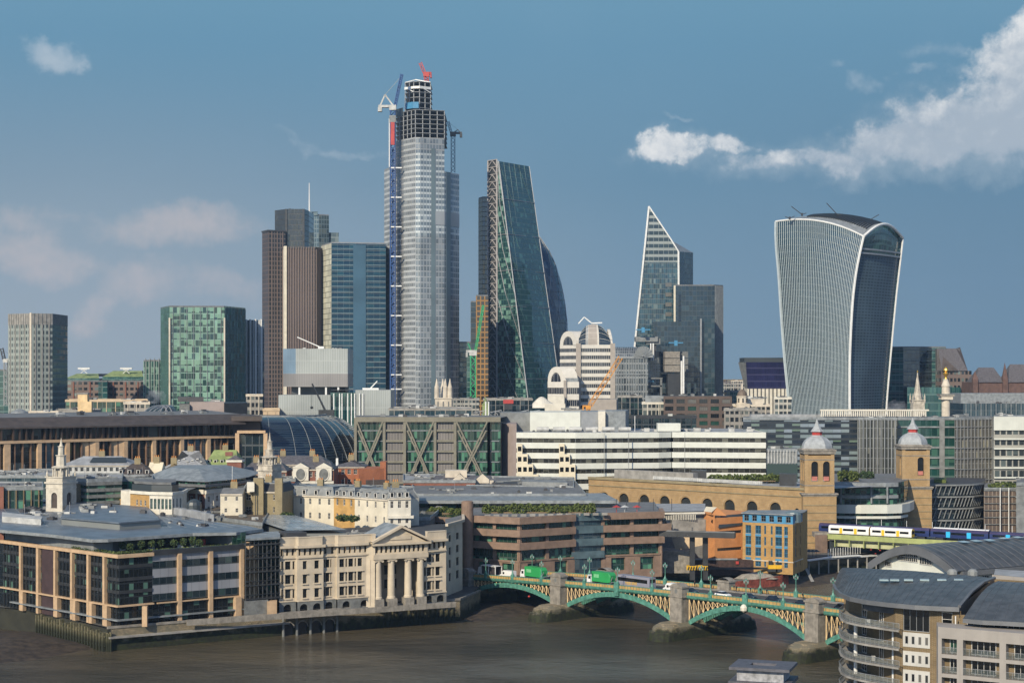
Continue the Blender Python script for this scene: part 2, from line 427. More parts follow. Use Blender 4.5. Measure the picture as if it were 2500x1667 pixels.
def leaves(mb,c,rx,ry,rz,n,size,rr=R,shell=.35):
 for _ in range(n):
  while True:
   x,y,z=rr.uniform(-1,1),rr.uniform(-1,1),rr.uniform(-1,1);q=x*x+y*y+z*z
   if shell<q<1:break
  p=(c[0]+x*rx,c[1]+y*ry,c[2]+z*rz);s_=size*rr.uniform(.6,1.3)
  a,b=rr.uniform(0,2*pi),rr.uniform(-.9,.9)
  e=(cos(a),sin(a),0);g=(-sin(a)*sin(b),cos(a)*sin(b),cos(b))
  mb.face([tuple(p[k]+s_*(i*e[k]+j*g[k])for k in range(3))for i,j in((-.5,-.4),(.5,-.5),(.6,.4),(-.4,.5))])
  #  palette
mat('frame_white',(.62,.60,.56),.5,var=.05)
mat('frame_dark',(.03,.032,.035),.45,var=.1)
mat('frame_grey',(.25,.26,.27),.5,var=.1)
glass('pane_dark',(.010,.012,.014),None,0,fu=0,fv=0,wob=.03)
glass('pane_mid',(.05,.055,.055),None,0,fu=0,fv=0,wob=.03)
glass('pane_blind',(.22,.21,.19),None,0,fu=0,fv=0,wob=.03)
glass('pane_green',(.03,.10,.075),None,0,fu=0,fv=0,wob=.03)
glass('pane_blue',(.03,.09,.15),None,0,fu=0,fv=0,wob=.03)
mat('roof_grey',(.16,.165,.17),.8,bump=.3,streak=.2)
mat('roof_dark',(.05,.052,.058),.75)
mat('roof_light',(.33,.34,.35),.7,streak=.3)
mat('roof_brown',(.075,.058,.05),.7)
mat('slate',(.125,.115,.12),.6,nscale=1.2,var=.25,bump=.4)
mat('lead_roof',(.25,.27,.28),.5,nscale=.5,var=.2,streak=.3)
mat('plant_grey',(.22,.23,.23),.6);mat('plant_white',(.50,.50,.48),.6);mat('plant_dark',(.06,.06,.065),.6)
mat('stone',(.56,.475,.36),.85,nscale=.25,var=.10,streak=.16,bump=.2)
mat('stone_pale',(.60,.53,.43),.85,var=.12,streak=.2)
mat('stone_white',(.66,.62,.53),.8,var=.08,streak=.15)
mat('stone_grey',(.17,.175,.17),.85,nscale=.8)
mat('stone_church',(.52,.47,.39),.85,nscale=.5,var=.22,streak=.5)
mat('sandstone',(.52,.36,.22),.8,nscale=.6,var=.1,streak=.12)
mat('sandstone_pale',(.55,.42,.28),.8,var=.1)
mat('concrete',(.30,.285,.26),.85,streak=.3)
mat('bronze',(.085,.055,.04),.5,metal=.2)
mat('white_panel',(.62,.63,.57),.5,var=.05,streak=.08)
mat('cream_panel',(.70,.62,.46),.6,var=.05)
mat('steel_white',(.72,.72,.70),.4,var=.05)
mat('steel_grey',(.30,.31,.32),.45,metal=.3,var=.1)
mat('steel_dark',(.045,.047,.05),.45,metal=.2,var=.15)
mat('steel_olive',(.20,.185,.14),.6,var=.1)
mat('granite_pink',(.245,.165,.12),.75,nscale=.5,var=.13,streak=.25)
mat('granite_grey',(.27,.245,.21),.85,nscale=.7,var=.2,streak=.5,bump=.4)
mat('render_cream',(.64,.58,.46),.85,var=.08,streak=.15)
mat('copper_green',(.24,.30,.12),.7,var=.2)
mat('gold',(.85,.52,.10),.3,metal=.8,var=.05)
mat('paint_blue',(.06,.24,.42),.5,var=.1)
mat('mast_blue',(.012,.065,.22),.6)
mat('paint_red',(.45,.05,.04),.5,var=.12)
mat('paint_yellow',(.72,.42,.02),.5,var=.1)
mat('paint_orange',(.62,.25,.05),.6,var=.1)
mat('paint_teal',(.095,.27,.21),.5,var=.22,nscale=1.2,streak=.35)
mat('paint_ochre',(.47,.30,.11),.6,var=.14)
mat('paint_cream',(.72,.52,.28),.6,var=.12)
mat('brick_infill',(.42,.18,.085),.8,var=.15)
brick('brick_yellow',(.44,.29,.135));brick('brick_red',(.24,.085,.055),mortar=(.25,.18,.14))
brick('brick_stock',(.30,.24,.13));brick('brick_brown',(.195,.135,.065));brick('brick_orange',(.62,.27,.095),(.55,.22,.07),mortar=(.45,.22,.1))
brick('brick_ochre',(.47,.27,.08));brick('brick_cannon',(.40,.26,.115),(.31,.19,.08))
foliage('hedge_green',(.045,.07,.014),(.115,.14,.03));foliage('leaf_dark',(.015,.035,.012),(.04,.07,.02));foliage('twig_brown',(.09,.06,.035),(.16,.11,.06))
#  setting
G0=5.4
SH=[(-900,640),(-260,520),P(93,443),P(272,411.5),P(1128,464),(-8,500),(2,513),P(1500,535),P(1640,540),P(1800,548),P(1925,562),P(2010,575),P(2160,590),P(2300,600),P(2700,640),(700,700),(3000,900)]
def make_setting():
 m=mat('ground_paving',(.12,.115,.105),.9,var=.3,nscale=.1)
 mb=MB().use(m)
 far=[(14000,14000),(-14000,14000),(-14000,640)]
 mb.face([(x,y,G0)for x,y in[(14000,900)]+far[:2]+[(-14000,640)]+SH])
 tag(mb.build('ground'),kind='structure')
 mb=MB().use(m)
 SB=[(-14000,-400),(14000,-400),(14000,250),(400,300),(150,322),(40,318),(-80,330),(-400,345),(-14000,500)]
 mb.face([(x,y,5.0)for x,y in SB])
 for a,b in zip(SB[2:],SB[3:]):mb.face([(b[0],b[1],-2),(a[0],a[1],-2),(a[0],a[1],5),(b[0],b[1],5)])
 tag(mb.build('south_ground'),kind='structure')
 wm=bpy.data.materials.new('river_water');wm.use_nodes=True;T=NT(wm.node_tree);p=P_(T)
 pos=T.add('ShaderNodeNewGeometry').outputs['Position']
 big=T.noise(T.add('ShaderNodeMapping',inp={0:pos,2:(0,0,.5),3:(.012,.022,1)}).outputs[0],1.0,5,.6)
 T.l.new(T.mix(T.smooth(big,.35,.65),(.105,.085,.054),(.048,.042,.028)),p.inputs['Base Color'])  # silt patches in the base colour, also imitating the light mottle of ripples
 p.inputs['IOR'].default_value=1.5
 T.l.new(T.m('ADD',.06,T.m('MULTIPLY',T.smooth(big,.4,.6),.10)),p.inputs['Roughness'])
 w1=T.noise(T.add('ShaderNodeMapping',inp={0:pos,2:(0,0,.35),3:(.30,.75,1)}).outputs[0],1.0,6,.68)
 w2=T.noise(T.add('ShaderNodeMapping',inp={0:pos,2:(0,0,-.3),3:(.09,.16,1)}).outputs[0],1.0,4,.6)
 h=T.m('ADD',w1,T.m('MULTIPLY',w2,1.6))
 bp=T.add('ShaderNodeBump',inp={'Strength':T.m('ADD',.30,T.m('MULTIPLY',T.smooth(big,.40,.60),.65)),'Distance':1.3,'Height':h})
 T.l.new(bp.outputs[0],p.inputs['Normal'])
 mb=MB().use(wm);mb.face([(-14000,-300,0),(14000,-300,0),(14000,14000,0),(-14000,14000,0)])
 tag(mb.build('water'),kind='structure')
 mud=mat('foreshore_mud',(.06,.043,.028),.75,var=.35,nscale=.5,bump=.8)
 def shore(poly,ins,h0,name='foreshore'):
  mb=MB().use(mud);c=(sum(q[0]for q in poly)/len(poly),sum(q[1]for q in poly)/len(poly));n=len(poly);K=9
  def ht(k,t):return-.25+h0*(1-(t**1.3))*(1+.18*sin(k*1.7)*t)
  for i in range(n):
   for k in range(K):
    t0,t1=k/K,(k+1)/K;a,b=poly[i],poly[(i+1)%n]
    q=lambda p_,t,i_:(*lerp(c,p_,t),ht(i_%n,t))
    if k:mb.face([q(a,t0,i),q(a,t1,i),q(b,t1,i+1),q(b,t0,i+1)])
    else:mb.face([q(a,t1,i),q(b,t1,i+1),(*c,ht(0,0))])
  tag(mb.build(name,smooth=True),kind='structure')
 shore([P(-260,372),P(0,393),P(90,398),P(180,408),P(262,417),P(230,424),P(93,446),P(-300,452)],0,2.6)
 shore([P(1110,470),P(1150,458),P(1215,462),P(1290,472),P(1340,480),P(1300,500),P(1180,515),P(1120,490)],0,1.6)
 mb2=[P(1700,528),P(1850,520),P(1990,535),P(2150,560),P(2250,570),P(2250,598),P(2000,580),P(1750,550)]
 shore(mb2,0,.9)
 wall=bpy.data.materials.new('river_wall');wall.use_nodes=True;T=NT(wall.node_tree);p=P_(T)
 pos=T.add('ShaderNodeNewGeometry').outputs['Position'];z=T.add('ShaderNodeSeparateXYZ',inp={0:pos}).outputs[2]
 s=T.add('ShaderNodeSeparateXYZ',inp={0:pos}).outputs
 v=T.add('ShaderNodeCombineXYZ',inp={0:T.m('ADD',s[0],T.m('MULTIPLY',s[1],.5)),1:s[2]}).outputs[0]
 b=T.add('ShaderNodeTexBrick',inp={'Vector':v,'Color1':c4((.33,.26,.16)),'Color2':c4((.21,.17,.11)),'Mortar':c4((.09,.08,.065)),'Scale':.8,'Mortar Size':.03}).outputs[0]
 n=T.noise(pos,.35,5,.65)
 b=T.mix(T.smooth(n,.4,.65),b,(.13,.12,.085))
 t=T.smooth(T.m('ADD',z,T.m('MULTIPLY',T.m('SUBTRACT',n,.5),6.0)),3.6,1.9)
 c=T.mix(t,b,T.mix(T.smooth(T.noise(pos,1.1,4,.6),.4,.6),(.020,.026,.007),(.010,.011,.006)))
 T.l.new(c,p.inputs['Base Color']);p.inputs['Roughness'].default_value= .85;MATS['river_wall']=wall
 def rw(ch,z1=G0-.05,name='river_wall',label='',t=1.0,cope=True):
  b=Bld(name,label,'river wall',(*ch[0],0))
  b.p('wall_face','river_wall').ribbon(ch,t,-2,z1,off=-t+.15)
  if cope:b.p('coping','granite_grey').ribbon(ch,.7,z1,z1+.55,off=-.35)
  return b
 A,B=P(262,411.3),P(1122,463.5)
 b=rw([A,lerp(A,B,.5),lerp(A,B,.505),B,(-9,482)],label='stone embankment wall with green algae below the dark glass and columned riverside buildings')
 d,n,L=dirn(A,B)
 b.p('ledge','concrete').ribbon([A,lerp(A,B,.48)],1.5,3.1,3.5,off=.15)
 for k in range(4):
  u0=(X(695+31*k,440)-A[0])/d[0];
  mb=b.solo('arch_mouth','pane_dark');r=1.35;cx=u0+1.6
  pts=[(cx-r,-1),(cx+r,-1)]+[(cx+r*cos(a*pi/8),1.9+r*sin(a*pi/8))for a in range(9)]
  mb.face([(A[0]+d[0]*u+n[0]*.17,A[1]+d[1]*u+n[1]*.17,z)for u,z in pts])
  mb.use('granite_grey')
  for a in range(8):
   q=[(cx+rr*cos(t*pi/8),1.9+rr*sin(t*pi/8))for rr,t in((r,a),(r+.35,a),(r+.35,a+1),(r,a+1))]
   mb.face([(A[0]+d[0]*u+n[0]*.3,A[1]+d[1]*u+n[1]*.3,z)for u,z in q])
 for k in range(5):
  u0=(X(693+30.5*k,440)-A[0])/d[0]
  mb=b.solo('fender_post','stone_grey');mb.tube((A[0]+d[0]*u0+n[0]*1.1,A[1]+d[1]*u0+n[1]*1.1,-1.5),(A[0]+d[0]*u0+n[0]*1.1,A[1]+d[1]*u0+n[1]*1.1,4.9),.34,6)
 for k in range(13):
  u0=L*(.77+.017*k);mb=b.solo('timber_fender','wet_timber')
  mb.box((A[0]+d[0]*u0+n[0]*.4,A[1]+d[1]*u0+n[1]*.4,-1),d,.45,.5,5.6)
  mb.prism([(A[0]+d[0]*(u0+w_)+n[0]*o,A[1]+d[1]*(u0+w_)+n[1]*o)for w_,o in((-.8,.16),(-.8,.5),(.8,.5),(.8,.16))][::-1],-1,1.2)
 b.done()
 b=Bld('timber_piling','row of weathered green timber piles along the corner of the river wall','timber piling',(*P(93,443),0))
 ch=[P(-150,462),P(20,446.5),P(93,440.5),P(262,410.8)]
 b.p('wall_face',mat('wall_shadowy',(.03,.03,.02),.95)).ribbon(ch,.6,-2,G0-.1,off=-.6)  # near-black base colour paints in the shade behind the piles
 d,n,L=dirn(ch[2],ch[3])
 N=int(L/1.5)
 for i in range(N):
  u=(i+.5)*L/N;x,y=ch[2][0]+d[0]*u+n[0]*.5,ch[2][1]+d[1]*u+n[1]*.5
  b.solo('timber_pile','wet_timber').box((x,y,-1.5),d,.62,1.0,6.4+R.uniform(-.6,.5))
 for i in range(3):
  x,y=P(262+4*i,411);b.solo('timber_pile','wet_timber').box((x,y-.2,-1.5),(1,0),.5,.45,6.2+R.uniform(-.4,.4))
 for zz in(1.2,3.4):b.p('waling','wet_timber').ribbon([ch[2],ch[3]],.2,zz,zz+.3,off=.5)
 b.done()
 b=rw([(2,511),P(1500,534),P(1640,539),P(1800,547),P(1925,561)],4.6,label='old brown quay wall behind the bridge under the barge yard');b.done()
 ch=[P(1925,561),P(2010,574),P(2160,589)]
 b=rw(ch,4.4,label='algae green river wall with white posts beside the station railway bridge')
 for k in range(9):
  q=lerp(ch[0],ch[2],(k+1)/10);b.solo('fender_post','concrete').box((q[0],q[1]-1.0,-1),(1,0),.4,.4,5.6)
 b.p('walkway','steel_white').ribbon(ch[1:],2.0,4.5,4.9,off=-.2)
 b.done()
 b=rw([P(2160,589),P(2300,600),P(2700,640),(700,700),(3000,900)],4.9,label='far river wall beyond the railway bridge behind the slate barrel roof');b.done()
 b=rw([(-900,640),(-260,520),P(-150,461)],5.1,label='stone river wall beyond the left edge of the timber piles');b.done()
def wet():
 m=bpy.data.materials.new('wet_timber');m.use_nodes=True;T=NT(m.node_tree);p=P_(T);MATS['wet_timber']=m
 pos=T.add('ShaderNodeNewGeometry').outputs['Position'];z=T.add('ShaderNodeSeparateXYZ',inp={0:pos}).outputs[2]
 n=T.noise(pos,.9,4,.65)
 a=T.mix(T.smooth(n,.35,.65),(.15,.13,.075),(.06,.06,.03))
 t=T.smooth(T.m('ADD',z,T.m('MULTIPLY',T.m('SUBTRACT',n,.5),3)),3.6,1.6)
 T.l.new(T.mix(t,a,(.016,.019,.008)),p.inputs['Base Color']);p.inputs['Roughness'].default_value= .9
wet()
make_setting()
def make_haze():
 m=bpy.data.materials.new('haze');m.use_nodes=True;T=NT(m.node_tree);T.n.clear()
 v=T.add('ShaderNodeVolumePrincipled',inp={'Color':(.50,.72,1.0,1),'Density':0.000065,'Anisotropy':.2})
 T.l.new(v.outputs[0],T.add('ShaderNodeOutputMaterial').inputs['Volume'])
 mb=MB().use(m);mb.prism([(-3900,-1000),(3900,-1000),(3900,4200),(-3900,4200)],-4,300,True,True)
 tag(mb.build('haze'),kind='stuff')
HAZE=True
if HAZE:make_haze()
#  far skyline
g=glass
g('gl_lefttower',(.07,.085,.09),(.13,.15,.15),.3,(.29,.325,.30),.42,.45,ior=1.5,wob=.02,frough=.8)
g('gl_leftshade',(.035,.075,.10),None,0,(.07,.12,.15),.3,.35,wob=.04)  # right face of the left tower, its shade put into a darker colour
g('gl_greenpanes',(.03,.075,.065),(.22,.38,.28),.62,(.20,.34,.27),.07,.12,wob=.05,light2=(.12,.24,.17))
g('gl_greenside',(.035,.11,.095),(.08,.20,.15),.3,(.05,.14,.11),.1,.08,wob=.08)
g('gl_greenlow',(.04,.09,.08),(.15,.25,.2),.3,(.22,.33,.28),.18,.06)
g('gl_stripes',(.05,.07,.10),None,0,(.55,.57,.58),.45,.02,frough=.6)
g('gl_tower_brown',(.03,.028,.032),None,0,(.105,.082,.078),.50,.22,wob=.02,ior=1.45,frough=.75)
g('gl_tower_brown2',(.022,.028,.035),None,0,(.14,.11,.10),.35,.25,wob=.02,ior=1.45,frough=.75)
g('gl_core',(.035,.032,.026),(.05,.05,.04),.3,(.025,.025,.022),.06,.1,wob=.03,frough=.6)
g('gl_heron',(.07,.11,.13),(.16,.2,.2),.3,(.13,.18,.20),.2,.2)
g('gl_bluegreen',(.003,.026,.058),(.012,.07,.11),.2,(.20,.27,.28),.02,.10,wob=.012,dark2=(.006,.045,.08),ior=1.5)
g('gl_cream_end',(.62,.60,.47),None,0,(.16,.16,.13),0,.12,rough=.6,wob=0,ior=1.3,frough=.7)
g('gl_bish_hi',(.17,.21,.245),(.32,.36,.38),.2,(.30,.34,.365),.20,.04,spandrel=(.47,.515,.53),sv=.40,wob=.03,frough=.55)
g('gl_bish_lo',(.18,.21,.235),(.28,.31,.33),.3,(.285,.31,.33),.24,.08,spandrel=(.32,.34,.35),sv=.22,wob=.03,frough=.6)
g('gl_bish_left',(.25,.27,.28),None,0,(.36,.37,.38),.10,.08,spandrel=(.44,.46,.46),sv=.42,wob=.02,frough=.6,rough=.4)
g('gl_bish_strip',(.12,.13,.14),None,0,(.27,.27,.27),.35,.28,wob=.02,frough=.7)
g('gl_lead_s',(.02,.070,.078),(.07,.18,.16),.22,(.05,.10,.10),.06,.12,wob=.04,dark2=(.02,.07,.07))
g('gl_lead_w',(.02,.07,.072),(.20,.38,.32),.42,(.06,.13,.12),.10,.14,wob=.03)
g('gl_gherkin',(.015,.045,.080),(.10,.15,.18),.22,(.012,.02,.035),.07,.08,wob=.05)
g('gl_scalpel',(.035,.095,.125),(.14,.20,.21),.2,(.10,.12,.12),.08,.10,wob=.05,dark2=(.015,.04,.06))
g('gl_scalpel_top',(.022,.038,.045),None,0,(.26,.29,.28),.06,.42,wob=.02,frough=.4)
g('gl_willis',(.012,.032,.052),(.03,.06,.08),.1,(.02,.04,.055),.08,.12,wob=.03)
g('gl_willis2',(.035,.07,.09),(.08,.11,.12),.3,(.05,.07,.08),.08,.1,wob=.03)
g('gl_walkie',(.012,.040,.062),(.03,.07,.09),.10,(.035,.065,.08),.0,.14,wob=.02,dark2=(.018,.045,.06),ior=1.8)
g('gl_louvre',(.05,.085,.115),None,0,(.08,.12,.15),.3,.5,wob=0,frough=.6,ior=1.4)
g('gl_teal',(.030,.10,.10),(.06,.16,.14),.25,(.07,.15,.14),.08,.2,wob=.04)
g('gl_purple',(.022,.022,.075),None,0,(.03,.03,.085),.05,.2,wob=.02,ior=1.4)
g('gl_dark',(.014,.028,.036),(.03,.06,.06),.1,(.03,.04,.045),.1,.15)
g('gl_goldlines',(.02,.03,.02),None,0,(.17,.13,.035),.25,.25,wob=0)
g('gl_scaffold',(.05,.035,.02),None,0,(.30,.15,.03),.28,.28,wob=0,frough=.8)
g('gl_cube',(.30,.325,.31),None,0,(.36,.385,.37),.35,.06,rough=.45,wob=.03,var=.08,frough=.5)
g('gl_cube_low',(.21,.20,.195),None,0,(.24,.23,.22),.3,.08,rough=.5,wob=.02,var=.06)
g('gl_cube_blue',(.16,.24,.32),None,0,(.2,.28,.36),.3,.06,rough=.3,wob=.02,var=.08)
g('gl_brickoffice',(.03,.035,.04),(.2,.25,.24),.15,(.17,.12,.10),.35,.5,frough=.85)
g('gl_lloyds',(.06,.075,.085),(.14,.16,.17),.3,(.22,.235,.24),.28,.25,frough=.5)
BLACK='pane_dark'
def fb(name,label,cat,px,d,z=5):return Bld(name,label,cat,(X(px,d),d,z))
def NU(a,b,w_):return max(1,round(dirn(a,b)[2]/w_))
def tower(name,label,chain,back,topd,ms,pane,floor,cat='tower',roof='roof_grey',z0=5,group=None,par=True):
 """topd: (py, d) of the roof line"""
 b=Bld(name,label,cat,(*chain[0],z0),group);z1=Z(*topd);b.z1=z1
 if back[0]==0:back=slope(chain,back[1])
 nv=round((z1-z0)/floor)
 b.poly=b.shell(chain,back,z0,z1,ms,[NU(chain[i],chain[i+1],pane)for i in range(len(chain)-1)]+[8,8,8],nv,roof=roof)
 if par:b.p('parapet',roof).ribbon(b.poly,.4,z1,z1+1.0,off=-.6,closed=True)
 return b
def bands(b,ch,zs,h,t,m,part='spandrel'):
 for z in zs:b.p(part,m).ribbon(ch,t,z,z+h)
def finsof(b,ch,sp,w_,t,z0,z1,m,part='mullions'):
 for i in range(len(ch)-1):
  L=dirn(ch[i],ch[i+1])[2];n=max(1,round(L/sp))
  for k in range(n):b.p(part,m).fin(ch[i],ch[i+1],(k+.5)*L/n,w_,t,z0,z1)
def lattice(mb,a,b,w_,n,r=.22,up=None):
 d=[b[i]-a[i]for i in range(3)];L=sqrt(sum(x*x for x in d));d=[x/L for x in d]
 t=(0,1,0)if abs(d[1])< .8 else(1,0,0)
 e=[d[1]*t[2]-d[2]*t[1],d[2]*t[0]-d[0]*t[2],d[0]*t[1]-d[1]*t[0]];k=sqrt(sum(x*x for x in e));e=[x/k for x in e]
 g_=[d[1]*e[2]-d[2]*e[1],d[2]*e[0]-d[0]*e[2],d[0]*e[1]-d[1]*e[0]]
 q=lambda s_,i,j:tuple(a[k]+d[k]*L*s_+e[k]*i*w_/2+g_[k]*j*w_/2 for k in range(3))
 cs=[(-1,-1),(1,-1),(1,1),(-1,1)]
 for c in cs:mb.tube(q(0,*c),q(1,*c),r,4)
 for s_ in range(n):
  for k in range(4):
   c0,c1=cs[k],cs[(k+1)%4]
   if s_%2:c0,c1=c1,c0
   mb.tube(q(s_/n,*c0),q((s_+1)/n,*c1),r*.7,4,cap=False)
ch=[P(20,1012),P(78,1000),P(128,1006),P(165,1040)]
b=tower('office_tower','pale grey office tower with beige crown at the far left of the skyline',ch,(0,45),(792,1000),['gl_lefttower','gl_lefttower','gl_leftshade'],2.2,3.6)
z1=b.z1;b.p('crown','concrete').ribbon(b.poly,.5,z1,z1+6.5,off=-.4,closed=True)
b.p('corner_strip','stone_pale').fin(ch[0],ch[1],dirn(ch[0],ch[1])[2]-.7,1.4,.5,5,z1+6.8)
finsof(b,ch[:3],4.4,.6,.35,5,z1,'concrete');finsof(b,[ch[0],ch[1],ch[2],ch[3]],2.2,.25,.3,z1,z1+6.4,'stone_grey','crown_ribs');b.done()
b=tower('dark_office_block','dark teal office block cut off by the left edge of the photo',[P(-60,1090),P(20,1090)],(0,40),(905,1090),'gl_teal',3,3.8,'office building');b.done()
def luffing(name,label,px,d,py0,py1,jib,cj,mm,jm,cw='plant_white',wm_=2.2,r=.22,group=None,jw=1.6,ap=True):
 """tower crane with raised jib: mast from py0 up to py1, jib tip (px,py)"""
 b=Bld(name,label,'crane',(X(px,d),d,Z(py0,d)),group)
 x,z0,z1=X(px,d),Z(py0,d),Z(py1,d)
 lattice(b.p('mast',mm),(x,d,z0),(x,d,z1),wm_,max(3,round((z1-z0)/wm_/1.1)),r)
 jx,jz=X(jib[0],d),Z(jib[1],d)
 b.p('cab',cw).box((x,d,z1),(1,0),wm_*1.5,wm_*1.3,wm_*1.1)
 s_=1 if jx>x else-1
 b.p('counter_jib',cw).box((x-s_*cj*.5,d,z1+wm_*.6),(1,0),cj,wm_*1.1,wm_*.5)
 b.p('counterweight',cw).box((x-s_*cj*.9,d,z1-wm_*.3),(1,0),cj*.28,wm_*1.2,wm_*.9)
 L=hypot(jx-x,jz-z1)
 lattice(b.p('jib',jm),(x+s_*wm_*.5,d,z1+wm_),(jx,d,jz),jw,max(3,round(L/jw/1.2)),r*.85)
 if ap:
  t=(x-s_*cj*.55,d,z1+L*.42)
  for o in(x+s_*wm_*.4,x-s_*cj*.95):b.p('a_frame',cw).tube((o,d,z1+wm_*.6),t,r*1.3,4)
  b.p('stay_rope','steel_dark').tube(t,(x+(jx-x)*.93,d,z1+wm_+(jz-z1-wm_)*.93),r*.25,3)
 return b
luffing('tower_crane','small blue grey crane at the far left edge beside the pale office tower',14,1060,990,885,(4,850),7,'steel_grey','steel_dark',wm_=2.0).done()
b=tower('brick_office_block','low red brown office with two white roof masts left of the green tower',[P(160,1150),P(240,1150),P(250,1142),P(262,1142),P(262,1150),P(352,1150)],(0,60),(932,1150),['gl_brickoffice','gl_teal','gl_teal','gl_teal','gl_brickoffice'],3.5,3.8,'office building')
for x0,x1,yy in((160,242,912),(250,350,905)):
 a,c=P(x0,1156),P(x1,1156);z=b.z1;zt=Z(yy,1156)
 mb=b.p('attic','gl_teal');mb.wallq(a,c,z,z+(zt-z)*.45,24,2)
 mb.use('copper_green').face([(a[0],a[1],z+(zt-z)*.45),(c[0],c[1],z+(zt-z)*.45),(c[0]-4,c[1]+14,zt),(a[0]+4,a[1]+14,zt)])
 mb.use('gl_teal').wallq(c,(c[0],c[1]+30),z,z+(zt-z)*.45,6,2);
 mx=(x0+x1)/2;b.p('roof_slab','lead_roof').prism([(a[0]+4,a[1]+14),(c[0]-4,c[1]+14),(c[0]-4,c[1]+45),(a[0]+4,a[1]+45)],zt-2,zt)
for mx in(205,308):
 x,d=X(mx,1160),1160;z=Z(908,d)
 mb=b.solo('roof_mast','steel_white');mb.box((x,d,Z(901,d)),(1,0),8,1.5,1.0);mb.box((x,d,Z(903,d)),(1,0),4,1.2,.5)
 for s_ in(-1,1):mb.tube((x+s_*2.2,d,z-1),(x-s_*1,d,Z(901,d)),.25,4)
finsof(b,[P(160,1150),P(240,1150)],9,.8,.5,5,b.z1,'brick_red','piers');finsof(b,[P(262,1150),P(352,1150)],9,.8,.5,5,b.z1,'brick_red','piers');b.done()
ch=[P(392,1110),P(414,1080),P(548,1084),P(600,1118)]
b=tower('green_glass_tower','green glass tower with patchwork of pale blinds left of the brown tower',ch,(0,50),(750,1080),['gl_greenside','gl_greenpanes','gl_greenside'],2.2,4.1)
for px in(414,548):b.p('corner_fin','stone_pale').box((*P(px,1079),5),(1,0),.9,.9,Z(776,1080)-5)
finsof(b,ch[1:3],4.3,.22,.4,5,b.z1,'lead_roof');finsof(b,ch[:2],4,.2,.3,5,b.z1+1,'gl_teal','side_fins');finsof(b,ch[2:],2.3,.22,.3,5,b.z1+1,'gl_teal','side_fins');b.done()
b=tower('glass_annex','lower green glass block with pale upright fins beside the green tower',[P(350,1120),P(394,1116)],(0,40),(882,1118),'gl_greenlow',1.8,4,'office building');finsof(b,[P(350,1120),P(394,1116)],3.6,.4,.5,5,b.z1+2,'lead_roof');b.done()
ch=[P(598,1170),P(617,1165),P(645,1165)]
b=tower('striped_office_tower','slim office tower of white upright stripes between the green and the brown tower',ch,(0,40),(781,1165),'gl_stripes',2.2,4,par=False);finsof(b,ch,3.6,.9,.9,5,b.z1+.5,'steel_white');b.done()
b=Bld('brown_tower','tall dark brown tower of three stepped wings with one sunlit cream edge','tower',(*P(700,1360),5))
def wing(ch,back,z1,m,sp=1.35,fins=True,part='wing'):
 back=slope(ch,back[1])
 b.shell(ch,back,5,z1,m,[NU(ch[i],ch[i+1],sp)for i in range(len(ch)-1)]+[8]*4,round((z1-5)/3.6),part=part,roof='roof_dark',rpart=part)
 b.p(part,'roof_dark').ribbon(ch,.6,z1-1.2,z1,off=0)
zl=Z(562,1375);wing([P(640,1385),P(655,1372),P(697,1378)],(0,40),zl,['gl_tower_brown','gl_tower_brown2'],2.2)
zc=Z(511,1385);b.shell([P(671,1395),P(699,1383),P(742,1383),P(754,1398)],(0,35),5,zc,'gl_core',[8,12,4],45,part='core',roof='roof_dark',rpart='core')
for px in(699,741):b.p('core','steel_dark').box((*P(px,1382.5),5),(1,0),1.6,1.0,zc-5)
zf=Z(603,1352);wing([P(691,1362),P(699,1352),P(770,1352),P(785,1364)],(0,30),zf,['stone_pale','gl_tower_brown','gl_tower_brown'],2.0)
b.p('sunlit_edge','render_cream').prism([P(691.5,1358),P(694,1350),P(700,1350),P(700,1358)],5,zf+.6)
finsof(b,[P(701,1352),P(770,1352),P(785,1364)],2.0,.75,.7,5,zf,mat('fin_brown',(.17,.125,.105),.7,var=.05),'wing_fins');finsof(b,[P(657,1372.4),P(696,1378)],4.0,.7,.5,5,zl,'fin_brown','wing_fins')
b.units([P(672,1396),P(740,1384),P(740,1410),P(672,1410)],zc,5,3);b.done()
b=tower('glass_tower_behind','blue grey glass tower with tall white mast behind the brown tower',[P(750,1500),P(778,1495),P(803,1500)],(0,40),(527,1500),['gl_heron','gl_heron'],2.5,4,roof='steel_grey')
b.p('upper_storeys','gl_heron').prism([P(750,1499),P(776,1494),P(776,1530),P(750,1530)],b.z1,Z(517,1497),uvf=[(0,0),(8,0),(8,2),(0,2)])
b.p('east_block','gl_heron').prism([P(803,1503),P(827,1503),P(827,1540),P(803,1540)],5,Z(568,1503),uvf=[(0,0),(8,0),(8,40),(0,40)])
b.p('mast','steel_white').tube((X(755.5,1492),1492,b.z1),(X(755,1492),1492,Z(447,1492)),.75,6,.3);b.done()
ch=[P(784,1368),P(809,1336),P(942,1344)]
b=tower('blue_glass_slab','blue green glass office slab with a cream lined left end, right of the brown tower',ch,(0,30),(594,1336),['gl_cream_end','gl_bluegreen'],4.5,4.15,'office building',roof='steel_grey')
z1=b.z1
for k in range(48):
 z=30+k*4.15
 if z<z1:b.p('sunshades','lead_roof').ribbon(ch[1:],.4,z,z+.2)
for t in(.28,.5):
 A,B_=lerp(ch[1],ch[2],t),lerp(ch[1],ch[2],t+.2)
b.p('glazed_bay',g('gl_bluebay',(.03,.09,.16),None,0,(.05,.12,.18),.02,.1,wob=.01,ior=1.5)).ribbon([lerp(ch[1],ch[2],.4),lerp(ch[1],ch[2],.63)],.7,5,z1-1)
b.done()
b=Bld('unfinished_skyscraper','tallest skyscraper, silver glass with bare steel floors still under construction at its top','skyscraper',(*P(1014,1324),5))
pl=[P(938,1378),P(962,1350),P(985,1337),P(1014,1324),P(1026,1323),P(1085,1331),P(1121,1349)]
